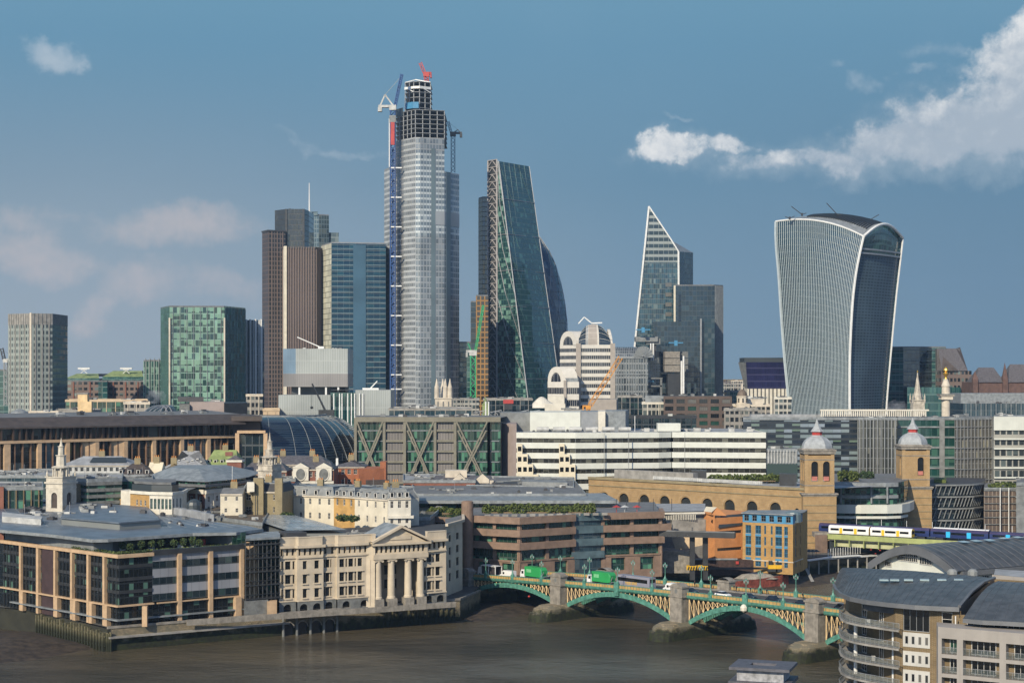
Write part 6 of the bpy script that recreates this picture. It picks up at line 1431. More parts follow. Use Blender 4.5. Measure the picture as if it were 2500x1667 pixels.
b.p('dark_pavilion','gl_dark').prism([P(2025,588),P(2120,590),P(2120,600),P(2025,600)],5,9.4);b.done()
b=Bld('railway_bridge','pale green steel girder railway bridge running right from the station towers','railway bridge',(*P(2020,590),5))
R0,R1_=P(2020,588),P(2640,541);rd,rn,rl=dirn(R0,R1_);zr=Z(1304,588)
gm_=mat('girder_green',(.33,.37,.14),.6,var=.12,streak=.25);gm2=mat('girder_pale',(.46,.47,.27),.6,var=.1)
b.p('parapet_girder',gm_).ribbon([R0,R1_],.5,zr-1.5,zr+.2);b.p('deck','stone_grey').ribbon([R0,R1_],30,zr-1.9,zr-.55,off=-30);b.p('side_girder',gm2).ribbon([shift(R0,(3,0)),R1_],.35,zr-4.0,zr-1.7,off=-.4)
for k in range(22):b.solo('girder_bracket',gm_).fin(R0,R1_,3+k*5.2,.28,.9,zr-4.0,zr-1.6,-.1)
for k in range(2):b.solo('river_pier','granite_grey').lathe((R0[0]+rd[0]*(30+34*k)-rn[0]*14,R0[1]+rd[1]*(30+34*k)-rn[1]*14),[(2.4,-2),(2.4,zr-4)],12)
b.p('abutment','brick_red').prism([P(1990,588),P(2018,587),P(2018,596),P(1990,597)],4,zr-1);b.p('abutment_cap','granite_grey').box((*P(2003,591),zr-1),(1,0),5,5,1.6)
for k in range(4):b.solo('red_signal','paint_red').lathe((R0[0]+rd[0]*(16+k*1.6)+rn[0]*.8,R0[1]+rd[1]*(16+k*1.6)+rn[1]*.8),[(.0,zr-4.6-(k%2)*1.2),(.35,zr-4.3-(k%2)*1.2),(0,zr-4.0-(k%2)*1.2)],6)
b.done()
def train(label,off,s0,cars,body,door,roofm,stripe=None,L_=19.5,front=None,wind='pane_dark'):
 """off: metres back from the parapet line; s0 start along the bridge"""
 b=Bld('train',label,'train',(R0[0]+rd[0]*s0-rn[0]*off,R0[1]+rd[1]*s0-rn[1]*off,zr),'trains standing outside the station')
 def loc(s,o,z):return(R0[0]+rd[0]*(s0+s)-rn[0]*(off-o),R0[1]+rd[1]*(s0+s)-rn[1]*(off-o),z)
 for c in range(cars):
  s=c*(L_+.5);mb=b.solo('carriage',body);W2=1.4
  prof=[(-W2,.9),(W2,.9),(W2+.05,1.8),(W2,2.9),(W2*.72,3.5),(0,3.7),(-W2*.72,3.5),(-W2,2.9)]
  e0,e1=s,s+L_
  for k in range(8):
   (a0,a1),(c0,c1)=prof[k],prof[(k+1)%8]
   mb.use(roofm if 3<=k<=5 else body).face([loc(e0,a0,zr+a1-.5),loc(e1,a0,zr+a1-.5),loc(e1,c0,zr+c1-.5),loc(e0,c0,zr+c1-.5)])
  for e in(e0,e1):mb.use(front or body).face([loc(e,a,zr+z-.5)for a,z in prof])
  m2=b.solo('window_strip',wind)
  for w0,w1 in((.05,.26),(.36,.62),(.72,.93)):
   m2.face([loc(s+L_*w0,1.47,zr+1.45),loc(s+L_*w1,1.47,zr+1.45),loc(s+L_*w1,1.45,zr+2.2),loc(s+L_*w0,1.45,zr+2.2)])
  for w0 in(.31,.67):
   m3=b.solo('sliding_doors',door);m3.face([loc(s+L_*(w0-.035),1.48,zr+.5),loc(s+L_*(w0+.035),1.48,zr+.5),loc(s+L_*(w0+.035),1.46,zr+2.45),loc(s+L_*(w0-.035),1.46,zr+2.45)])
  m4=b.solo('bogie','steel_dark')
  for w0 in(.15,.85):
   q=loc(s+L_*w0,0,zr-.55);m4.box(q,rd,2.6,2.2,.9)
  if stripe:m5=b.solo('colour_stripe',stripe);m5.face([loc(e0,1.5,zr+2.3),loc(e1,1.5,zr+2.3),loc(e1,1.46,zr+2.9),loc(e0,1.46,zr+2.9)])
 if front:
  s=cars*(L_+.5)-.5;m6=b.solo('windscreen','pane_dark');m6.face([loc(s+.03,-1.1,zr+1.4),loc(s+.03,1.1,zr+1.4),loc(s+.03,1.0,zr+2.5),loc(s+.03,-1.0,zr+2.5)])
 b.done()
mat('train_white',(.78,.78,.76),.35,var=.03);mat('train_yellow',(.80,.50,.03),.4,var=.05);mat('train_blue',(.02,.035,.13),.35,var=.1);mat('train_cyan',(.03,.45,.75),.4,var=.05);mat('train_purple',(.045,.035,.10),.4)
train('white train with yellow doors and yellow front on the bridge edge',2.4,0,2,'train_white','train_yellow','train_white',front='train_yellow',L_=14.5)
train('dark blue train with light blue doors behind the white train',8.0,-6,4,'train_blue','train_cyan','train_purple')
b0=train('train with a white roof and broad orange stripe behind the blue train',13,33,1,'train_purple','train_purple','train_white',stripe='paint_orange',L_=19)
b=Bld('overhead_masts','row of thin grey railway signal masts between the trains','railway masts',(*R0,zr));
for k in range(7):b.solo('signal_mast','steel_white').tube((R0[0]+rd[0]*(6+k*9)-rn[0]*11.2,R0[1]+rd[1]*(6+k*9)-rn[1]*11.2,zr-.5),(R0[0]+rd[0]*(6+k*9)-rn[0]*11.2,R0[1]+rd[1]*(6+k*9)-rn[1]*11.2,zr+5),.09,4)
b.done()
b=Bld('red_barge','long rusty red barge moored behind the bridge','barge',(*P(1860,540),0))
q0,q1=P(1782,528),P(1936,538);bd,bn,bl=dirn(q0,q1)
def bl_(t,o,z):return(q0[0]+bd[0]*bl*t-bn[0]*(3-o),q0[1]+bd[1]*bl*t-bn[1]*(3-o),z)
N=12
for k in range(N):
 t0,t1=k/N,(k+1)/N
 wdt=lambda t:3*min(1,.35+t*6,.2+(1-t)*5);sh=lambda t:2.6+1.6*t*t
 for s_ in(1,-1):
  f_=[bl_(t0,s_*wdt(t0)*.9,-.3),bl_(t1,s_*wdt(t1)*.9,-.3),bl_(t1,s_*wdt(t1),sh(t1)),bl_(t0,s_*wdt(t0),sh(t0))]
  b.p('hull',mat('barge_red',(.24,.06,.04),.7,var=.3,nscale=1.0)).face(f_ if s_>0 else f_[::-1])
 b.p('deck','stone_grey').face([bl_(t0,wdt(t0),sh(t0)-.3),bl_(t1,wdt(t1),sh(t1)-.3),bl_(t1,-wdt(t1),sh(t1)-.3),bl_(t0,-wdt(t0),sh(t0)-.3)])
b.p('cargo_heap','granite_grey').lathe(bl_(.5,0,0)[:2],[(7,2.6),(4.5,4.0),(1,4.6)],10,sy=.32);b.p('deck_house','steel_white').box(bl_(.93,0,3.4),bd,2.4,2.4,1.8);b.done()
b=Bld('barge_yard_shed','long dark timber yard hoarding behind the red barge in front of the orange building','yard',(*P(1700,546),4))
b.p('hoarding',mat('hoarding_brown',(.06,.035,.03),.85,nscale=1,var=.3)).prism([P(1690,541),P(1885,541),P(1885,544),P(1690,544)],3,Z(1366,541));b.p('walkway','steel_dark').ribbon([P(1690,538),P(1900,538)],.3,Z(1389,538),Z(1384,538));b.p('hoarding_cap','lead_roof').ribbon([P(1690,541),P(1800,541)],.4,Z(1366,541),Z(1362,541))
b.p('red_notice','paint_red').lathe((0,0),[(0,0)],3)if 0 else None;b.solo('red_notice','paint_red').box((*P(1800,540.5),Z(1376,541)),(1,0),.9,.2,.9);b.done()
b=Bld('striped_barrier','yellow and black striped steel grab buckets stacked on the yard quay','barrier',(*P(1700,520),4))
for k in range(2):b.solo('yellow_frame','paint_yellow').prism([P(1676+k*27,520),P(1701+k*27,520),P(1701+k*27,523),P(1676+k*27,523)],Z(1391,520),Z(1381,520))
for k in range(8):b.solo('black_stripe','steel_dark').tube((*P(1679+k*6.3,519.7),Z(1390,520)),(*P(1682+k*6.3,519.7),Z(1382,520)),.16,4)
b.done()
for i,(px,lab)in enumerate(((1885,'small yellow digger on the yard beside the blue trimmed block'),(1905,'second yellow digger nearest the right corner of the blue trimmed block'))):
 b=Bld('digger',lab,'digger',(*P(px,537),4.6),'yellow diggers on the yard');x,y=P(px,537)
 b.p('body','paint_yellow').box((x,y,5.6),(1,0),2.6,1.8,1.2);b.p('cab','frame_dark').box((x-.5,y,6.8),(1,0),1.1,1.2,1.2);b.p('tracks','steel_dark').box((x,y,4.7),(1,0),3.0,2.2,.85);b.p('arm','paint_yellow').tube((x+1.2,y,6.4),(x+3,y,8),.2,4);b.p('arm','paint_yellow').tube((x+3,y,8),(x+4,y,5.6),.16,4);b.done()
 #  left riverside block of dark glass and sandstone
zt_=22.5;A,B_,B2,C_=P(8,451),P(291,413.5),P(372,419),P(596,434)
b=Bld('riverside_glass_office','large dark glass office with sandstone piers and a planted roof terrace on the river corner','office building',(*B_,5.4))
d1,n1,L1_=dirn(A,B_)
def ualong(px,A,B_):t=(px-1250)/F;d_,n_,L_=dirn(A,B_);return(t*A[1]-A[0])/(d_[0]-t*d_[1])
zb_=10.3
b.p('glazing','gl_river').wallq(A,B_,5.4,zt_,34,5,0);b.p('glazing','gl_river').wallq(B_,B2,5.4,zt_,7,5,40)
b.p('glazing','gl_river').wallq(B2,C_,5.4,zb_+.2,16,2,60)
LL=dirn(B2,C_)[2];fh=3.95
for k in range(3):
 z0_=zb_+.5+k*fh
 b.solo('window_row','gl_dark').wallq(B2,C_,z0_,z0_+fh*.46,14,1,k*7);b.solo('blind_row','gl_paleblind').wallq(shift(B2,(n1[0]*0,-.02)),shift(C_,(0,-.02)),z0_+fh*.46,z0_+fh,12,1,k*9)
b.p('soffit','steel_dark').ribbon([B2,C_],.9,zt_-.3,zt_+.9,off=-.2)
cols_px=[56,98,140,181,221,260]
for px in cols_px:b.solo('stone_pier','sandstone').fin(A,B_,ualong(px,A,B_),.85 if px!=98 else 1.05,.9,5.4,zt_-.5)
for px in(60,144,188,228,265):b.solo('ground_pier','sandstone').fin(A,B_,ualong(px,A,B_)+.4,1.35,1.2,5.4,zb_)
b.p('stair_bay',mat('maroon_panel',(.06,.035,.035),.6)).fin(A,B_,ualong(119,A,B_),dirn(A,B_)[2]*.10,.4,5.4,zt_-.6)
for px in(436,512,588):b.solo('stone_pier','sandstone').fin(B2,C_,ualong(px,B2,C_),1.0,.9,5.4,zt_-.3)
b.solo('ground_pier','sandstone').box((*P(354,415),5.4),(1,0),1.2,1.2,zb_-5.4);b.solo('ground_pier','sandstone').fin(B2,C_,ualong(576,B2,C_),1.6,1.5,5.4,zb_)
b.p('top_beam','sandstone').ribbon([A,B_,B2],.95,zt_-.45,zt_+.35);b.p('mid_beam','sandstone').ribbon([A,B_,B2],1.0,zb_,zb_+.35);b.p('mid_beam_east','sandstone').ribbon([shift(B2,(1,.2)),C_],.5,zb_,zb_+.3)
for k in range(1,4):b.p('spandrels','steel_dark').ribbon([A,B_,B2],.18,zb_+k*3.05,zb_+k*3.05+.8)
b.p('ground_canopy','lead_roof').ribbon([lerp(A,B_,.1),B_,B2,C_],1.2,7.0,7.3,off=.1)
for k in range(34):b.solo('mullion','steel_dark').fin(A,B_,L1_*(k+.5)/34,.12,.25,5.4,zt_-.5)
b.p('terrace','roof_dark').face([(*A,zt_),(*B_,zt_),(*B2,zt_),(*C_,zt_),(C_[0]-5,C_[1]+40,zt_),(A[0]+10,A[1]+60,zt_)])
S0,S1,S2,S3=P(12,456),P(228,422),P(275,425),P(345,436);zc_=25.6
b.p('setback_wall','plant_grey').prism([S0,S1,S2,S3,(S3[0],480),(S0[0],500)],zt_,zc_-.4);T0,T1=P(345,437),P(560,445)
b.p('setback_glazing','gl_dark').wallq(S3,P(500,447),zt_,zc_,14,1);b.p('setback_wall','plant_grey').wallq(P(500,447),P(566,440),zt_,zc_-.5);b.p('glazed_corner','gl_green').prism([P(566,438),P(600,440),P(600,450),P(566,450)],zt_,zc_+.2,uvf=[(0,0),(3,0),(3,1),(0,1)])
rf=[P(-60,452),P(130,432),P(228,419),P(262,420),P(470,436),P(575,438),P(640,448),P(605,458),P(524,471),P(405,501),P(290,521),P(190,560),P(-80,560)]
b.p('metal_roof',mat('roof_bluegrey',(.17,.20,.24),.42,metal=.25,nscale=.25,var=.2,streak=.25)).prism(rf,zc_-.2,zc_+.25,True,True);b.p('roof_rim','lead_roof').ribbon(rf[:7],.5,zc_-.35,zc_+.4,off=-.1)
q=[P(150,462),P(292,446),P(392,455),P(360,500),P(170,520)];b.p('upper_glazing','gl_fins').prism(q,zc_+.25,zc_+1.9,False);b.p('upper_roof','roof_bluegrey').prism([shift(p,(0,-.7))for p in q],zc_+1.9,zc_+2.25,True,True)
q=[P(5,470),P(100,460),P(104,470),P(5,485)];b.p('louvre_box','plant_white').prism(q,zc_+.25,zc_+1.8)
b.p('orange_screen',mat('screen_orange',(.50,.27,.07),.7)).prism([P(290,520),P(405,500),P(406,502),P(291,522)],zc_,zc_+3.0);b.p('curved_white_roof','roof_light').prism([P(405,500),P(470,485),P(522,470),P(524,472),P(474,489),P(407,503)],zc_,zc_+2.2)
b.units([P(150,470),P(380,465),P(350,500),P(180,510)],zc_+2.2,12,2.2);b.units([P(40,480),P(150,470),P(220,540),P(40,540)],zc_+.25,16,2.6);b.units([P(300,500),P(560,460),P(560,500),P(330,540)],zc_+.25,12,1.8)
b.units([P(200,530),P(280,530),P(280,550),P(200,550)],zc_+.3,10,2.4);b.units([P(300,470),P(520,450),P(520,462),P(320,490)],zc_+.25,14,1.2);b.units([P(20,500),P(250,500),P(200,550),P(20,550)],zc_+.25,22,1.8)
for k in range(18):
 a_,c_=lerp(P(-40,453),P(640,449),k/18),lerp(P(-60,556),P(520,475),k/18);b.solo('roof_seam','lead_roof').tube((*shift(a_,(0,3)),zc_+.26),(*lerp(a_,c_,.9),zc_+.26),.06,3,cap=False)
for k in range(5):b.solo('aerial','steel_grey').tube((*P(60+k*110,485-k*5),zc_),(*P(60+k*110,485-k*5),zc_+4+k%2),.07,4)
b.p('west_wing_wall','gl_river').wallq(P(-80,463),A,5.4,zt_,8,5);b.p('return_wall','gl_river').wallq(C_,shift(C_,(-4,30)),5.4,zt_,8,5)
b.p('copper_box','paint_red').box((*P(497,441),zt_),(1,0),1.1,.8,1.5)
for px in(370,441,472,485,300):b.solo('planter','plant_white').box((*P(px,430+(px-370)*.05),zt_),(1,0),1.5,.9,.8)
b.done()
rt=random.Random(3)
for i,(px,h,dd,lab)in enumerate(((300,2.2,425,'leftmost'),(318,2.0,424,'second'),(345,2.6,426,'third'),(370,2.4,428,'fourth, in a white pot'),(392,2.6,430,'fifth'),(425,2.2,432,'sixth'),(448,2.4,433,'seventh'),(470,2.7,434,'eighth, in a white pot'),(487,2.0,434,'rightmost'))):
 e=empty('potted_shrub',(*P(px,dd),zt_+.4),f'{lab} of the potted green shrubs along the roof terrace','shrub','shrubs on the roof terrace')
 mb=MB().use('twig_brown');x,y=P(px,dd)
 for s_ in range(4):mb.tube((x,y,zt_+.3),(x+rt.uniform(-.7,.7),y+rt.uniform(-.5,.5),zt_+h*.8),.04,3)
 mb.build('stem',e);mb=MB().use('leaf_dark');leaves(mb,(x,y,zt_+h*.62),1.0,.8,h*.42,220,.28,rt);mb.use('hedge_green');leaves(mb,(x,y,zt_+h*.72),.9,.7,h*.3,60,.28,rt);mb.build('foliage',e)
e=empty('terrace_planting',(*P(250,420),zt_),'long low green planting strip behind the terrace edge of the glass office','planting');mb=MB().use('hedge_green')
ch=[lerp(A,B_,.62),shift(B_,(-.5,.8)),P(372,421),P(580,435)]
for i in range(3):
 for k in range(26):
  q=lerp(ch[i],ch[i+1],k/26);mb.use('leaf_dark' if rt.random()< .6 else 'hedge_green');leaves(mb,(q[0],q[1]+1.2,zt_+.35),1.0,.8,.5,40,.3,rt)
mb.build('foliage',e)
#  link atrium with steel balconies
b=Bld('steel_stair_tower','dark open steel stair and balcony tower between the glass office and the stone palace','stair tower',(*P(596,434),5.4))
A,B_=P(600,432),P(683,437);b.p('back_wall','gl_green').wallq(P(596,441),P(684,445),5.4,24.5,12,6);zz=[9.5,12.9,16.3,19.7,23.1]
for z_ in zz:b.solo('balcony_floor','steel_dark').ribbon([A,B_],4.5,z_,z_+.35,off=-4.0)
for z_ in zz[:-1]:b.solo('handrail','steel_dark').ribbon([A,B_],.12,z_+1.2,z_+1.35,off=.3)
for k in range(9):q=lerp(A,B_,k/8);b.solo('steel_post','steel_dark').box((q[0],q[1]-.2,9),(1,0),.22,.22,16)
for k in range(4):a,c=lerp(A,B_,.45 if k%2 else .9),lerp(A,B_,.9 if k%2 else .45);b.solo('stair_flight','steel_dark').tube((a[0],a[1]+.5,zz[k]),(c[0],c[1]+.5,zz[k+1]),.3,4)
for k in range(3):b.solo('orange_column','sandstone').box((*P(606+k*9,439),5.4),(1,0),.9,.9,18)
b.p('base','stone_grey').prism([P(596,431),P(655,434),P(655,440),P(596,440)],5.4,9.3);b.p('sloping_stone','sandstone').prism([P(652,433),P(676,434),P(676,440),P(652,440)],5.4,9.0);b.p('glass_roof','lead_roof').prism([P(600,431),P(684,436),P(684,452),P(600,448)],24.5,25.0);b.done()
#  stone palace with portico
S='stone'
A,B_=P(681,437.5),P(1087,459);pd,pn,PL=dirn(A,B_)
def on(px):t=(px-1250)/F;return(t*A[1]-A[0])/(pd[0]-t*pd[1])
def pt(u,o=0.0):return(A[0]+pd[0]*u+pn[0]*o,A[1]+pd[1]*u+pn[1]*o)
b=Bld('portico_palace','pale stone riverside palace with a giant columned portico and pediment','office building',(*A,5.4))
zc_=22.1;z0=5.4
uC0,uC1=on(912),on(1030)
bays=[(681,722,0),(722,786,1.0),(786,820,.0),(820,908,.8),(1030,1087,.5)]
rowz=[(9.1,2.3),(12.75,2.3),(16.4,2.1)]
allch=[]
def bay(u0,u1,o,cols,seg):
 a,c=pt(u0,o),pt(u1,o);Lw=u1-u0
 b.fac(a,c,8.35,zc_-.0,[((u-u0)/Lw,w_)for u,w_ in cols],rowz,S,rec=.45,nx=2,ny=2,fm='frame_dark',gm=('pane_dark','pane_mid','pane_dark','pane_dark'))if 0 else None
 hs=[]
 for u,w_ in cols:
  for z_,h in rowz:hs.append((u-u0-w_/2,u-u0+w_/2,z_,z_+h));b.win(a,c,u-u0,z_,w_,h,.45,2 if w_> .7 else 1,2,'frame_dark',('pane_dark','pane_mid','pane_dark'))
 n=max(2,int(Lw/1.35))
 for k in range(n):w0=(k+.5)*Lw/n;hs.append((w0-.32,w0+.32,19.95,21.6));b.solo('attic_window','pane_dark').wallq(pt(u0+w0-.32,o-.6),pt(u0+w0+.32,o-.6),19.95,21.6)
 b.solo('stone_wall',S).wall(a,c,8.35,zc_,hs,.5)
 gh=[]
 m_=max(1,round(Lw/4.5));b.solo('ground_storey','stone_grey').wall(pt(u0,o+.25),pt(u1,o+.25),5.4,8.35,[(Lw*(k+.5)/m_-1.1,Lw*(k+.5)/m_+1.1,5.7,7.6)for k in range(m_)],.7,True)
 for k in range(m_):b.solo('ground_opening','pane_dark').wallq(pt(u0+Lw*(k+.5)/m_-1.1,o-.4),pt(u0+Lw*(k+.5)/m_+1.1,o-.4),5.7,7.6)
 for u,w_ in cols:
  if w_> .9:
   for z_,h in rowz[:2]:
    b.solo('window_sill',S).fin(a,c,u-u0,w_+.5,.3,z_-.3,z_-.08);q=[pt(u-w_/2-.35,o+.3),pt(u+w_/2+.35,o+.3),pt(u,o+.3)]
    if z_>12:b.solo('window_pediment',S).face([(*q[0],z_+h+.2),(*q[1],z_+h+.2),(*q[2],z_+h+.75)])
    b.solo('window_head',S).fin(a,c,u-u0,w_+.6,.35,z_+h+.08,z_+h+.24)
cl={0:[(689,.5),(703,1.5),(717,.6)],1:[(741,1.1),(770,1.25)],2:[(793,.4),(800,1.1),(808,.35)],3:[(832,1.35),(843,.5),(854,1.35),(865,.45),(876,1.25)],4:[(1036,.5),(1046,1.3),(1056,.5),(1067,1.3)]}
for i,(p0,p1,o)in enumerate(bays):bay(on(p0),on(p1),o,[(on(p),w_)for p,w_ in cl[i]],i)
b.solo('return_wall',S).wallq(pt(on(722),0),pt(on(722),1.0),8.35,zc_);b.solo('return_wall',S).wallq(pt(on(786),1.0),pt(on(786),0),8.35,zc_);b.solo('return_wall',S).wallq(pt(on(820),0),pt(on(820),.8),8.35,zc_)
b.p('recess_wall',S).wall(pt(uC0-.3,-7.5),pt(uC1+.3,-7.5),5.4,zc_,[(x,x+1.3,z_,z_+2.4)for x in(3,6.5,8.8)for z_ in(9.1,12.8,16.2)],.4);b.p('recess_glass','pane_dark').wallq(pt(uC0,-7.95),pt(uC1,-7.95),6,19)
b.solo('return_wall',S).wallq(pt(uC0-.4,1.9),pt(uC0-.4,-7.5),5.4,zc_);b.solo('return_wall',S).wallq(pt(uC1+.4,-7.5),pt(uC1+.4,.6),5.4,zc_);b.solo('return_wall',S).wallq(pt(uC0-.4-2,.8),pt(uC0-.4,1.9),5.4,zc_)
b.solo('pilaster',S).fin(A,B_,uC0-.9,1.4,.5,6,17.9,.9)
for px in(918.5,951,992,1022):
 u=on(px);c=pt(u,1.1)
 b.solo('plinth','granite_grey').box((c[0],c[1],5.4),pd,2.5,2.5,2.2)
 mb=b.solo('column',S);mb.lathe(c,[(1.15,7.6),(1.15,8.0),(.98,8.2),(.96,11.5),(.84,17.1),(.82,17.3),(1.0,17.5)],16);mb.box((c[0],c[1],17.5),pd,2.3,1.9,.45)
 for s_ in(-1,1):mb.tube((c[0]+pd[0]*s_*1.0+pn[0]*.95,c[1]+pd[1]*s_*1.0+pn[1]*.95,17.45),(c[0]+pd[0]*s_*1.0-pn[0]*.95,c[1]+pd[1]*s_*1.0-pn[1]*.95,17.45),.34,8)
E0,E1=uC0-.9,uC1+.9
b.p('entablature',S).ribbon([pt(E0),pt(E1)],3.4,17.95,19.2,off=-1.2)
b.p('frieze_wall',S).wall(pt(E0,1.7),pt(E1,1.7),19.2,21.6,[(E_,E_+.75,19.6,21.3)for E_ in[.8+1.32*k for k in range(int((E1-E0-1)/1.32))]],.7)
for k in range(int((E1-E0-1)/1.32)):b.solo('attic_window','pane_dark').wallq(pt(E0+.8+1.32*k,1.1),pt(E0+1.55+1.32*k,1.1),19.6,21.3)
b.p('frieze_wall',S).wallq(pt(E1,1.7),pt(E1,-1),19.2,21.6);b.p('frieze_wall',S).wallq(pt(E0,-1),pt(E0,1.7),19.2,21.6)
um=(E0+E1)/2;zp=26.6;F0,F1=E0-.6,E1+.6
b.p('pediment',S).face([(*pt(F0+1,1.6),22.1),(*pt(F1-1,1.6),22.1),(*pt(um,1.6),zp-.7)])
def prs(u0,z0_,u1,z1_,o0,o1,h,part='raking_cornice',m=S):
 q=lambda u,z,o:(*pt(u,o),z);mb=b.p(part,m)
 mb.face([q(u0,z0_,o1),q(u1,z1_,o1),q(u1,z1_+h,o1),q(u0,z0_+h,o1)]);mb.face([q(u0,z0_+h,o1),q(u1,z1_+h,o1),q(u1,z1_+h,o0),q(u0,z0_+h,o0)]);mb.face([q(u0,z0_,o0),q(u1,z1_,o0),q(u1,z1_,o1),q(u0,z0_,o1)])
prs(F0,22.1,um,zp-.55,1.2,2.8,.6);prs(um,zp-.55,F1,22.1,1.2,2.8,.6);prs(F0,21.6,F1,21.6,1.0,2.8,.5,'horizontal_cornice');b.p('tympanum_relief',S).ribbon([pt(um-3,1.6),pt(um+3,1.6)],.25,22.9,23.8)
for o_ in((F0,um,0),(um,F1,1)):
 (u0,u1,w_)=o_;zz0,zz1=(22.65,zp+.02)if not w_ else(zp+.02,22.65)
 b.p('pediment_roof','lead_roof').face([(*pt(u0,2.6),zz0),(*pt(u1,2.6),zz1),(*pt(u1,-9),zz1),(*pt(u0,-9),zz0)])
chL=[pt(on(p),o)for p,o in((681,0),(722,0),(726,1.0),(782,1.0),(787,0),(818,0),(823,.8),(905,.8))]+[pt(E0,1.5)];chR=[pt(E1,1.2),pt(on(1087),.5)]
for ch in(chL,chR):
 for part,o,t,za,zb__ in(('string_course',0,.4,8.2,8.5),('upper_course',0,.35,19.2,19.55),('main_cornice',0,1.1,21.9,22.5),('parapet',-.8,1.0,22.5,24.4),('parapet_coping',-.9,1.2,24.4,24.65)):b.solo(part,S).ribbon(ch,t,za,zb__,off=o)
b.p('roof','roof_dark').face([(*p,22.6)for p in chL+chR]+[(B_[0]+2,B_[1]+45,22.6),(A[0],A[1]+45,22.6)])
W0,W1,W2_=P(1088,471),P(1110,478),P(1129,486)
b.p('wing_wall',S).wallq(pt(PL,.5),shift(pt(PL,-10),(0,0)),5.4,zc_)
b.fac(W0,W2_,5.4,24.6,[(.25,2.0),(.7,2.6)],[(9.1,2.3),(12.75,2.3),(16.4,2.1),(20,1.9)],S,part='wing_wall',rec=.4,nx=1,ny=2,fm='frame_dark');b.p('wing_wall',S).wallq(W2_,shift(W2_,(-.8,22)),5.4,24.6)
b.p('wing_cornice',S).ribbon([W0,W2_,shift(W2_,(-.8,22))],.8,24.6,25.3,off=-.1);b.p('wing_roof','roof_grey').face([(*W0,24.7),(*W2_,24.7),(*shift(W2_,(-.8,22)),24.7),(*shift(W0,(-1,22)),24.7)])
b.units([pt(3,-5),pt(PL*.55,-5),pt(PL*.55,-24),pt(3,-24)],22.7,14,2.4,m='plant_dark');b.units([pt(PL*.55,-6),pt(PL-1,-6),pt(PL-1,-22),pt(PL*.55,-22)],22.7,14,2.2)
b.p('roof_railing','steel_grey').ribbon([pt(10,-3),pt(PL*.5,-3)],.06,23.6,23.7);b.units([pt(2,-8),pt(PL-2,-8),pt(PL-2,-40),pt(2,-40)],22.6,34,1.6)
b.p('plant_screen','roof_dark').prism([pt(3.5,-4),pt(9,-4),pt(9,-10),pt(3.5,-10)],22.6,25.4);b.done()
b=Bld('riverside_walk','narrow paved riverside walk on the wall in front of the stone palace','walkway',(*pt(0,4),5));b.p('paving','concrete').ribbon([pt(0,2.2),pt(PL,2.2)],4.2,5.0,5.46,off=.2);b.p('parapet_wall','granite_grey').ribbon([pt(-26,6.2),pt(PL,6.2)],.5,4.9,6.3);b.done()
b=Bld('atrium_glass_roof','shallow pale glass roof over an atrium behind the stone palace','glass roof',(*P(700,480),20))
q=[P(612,492),P(640,506),P(685,515),P(765,485),P(848,456),P(700,455)];zz=[25,25.1,25.2,25.1,25,24.9]
g('gl_atrium',(.36,.40,.42),(.52,.55,.55),.5,(.25,.28,.29),.14,.14,rough=.25,wob=.08)
cx_,cy_=X(710,482),482
for i in range(6):
 a,c=q[i],q[(i+1)%6];b.p('glazing','gl_atrium').face([(*c,zz[(i+1)%6]),(*a,zz[i]),(cx_,cy_,25.7)],[(0,0),(9,0),(4,7)])
b.p('drum','gl_fins').prism(q[::-1],22,24);b.done()
flat('brown gravel roof left of the atrium glass',[P(290,580),P(470,500),P(640,470),P(660,520),P(560,590)],25.2,mat('gravel_brown',(.13,.10,.07),.9,nscale=1.5,var=.3),'stone_grey',units=16,big=2.4).done()
flat('long brown green gravel roof behind the atrium glass',[P(560,595),P(665,528),P(830,540),P(960,500),P(1050,500),P(1080,540),P(820,590)],24.3,mat('roof_mossy',(.12,.11,.07),.9,nscale=.6,var=.35),'stone_grey',units=22,big=2.2).done()
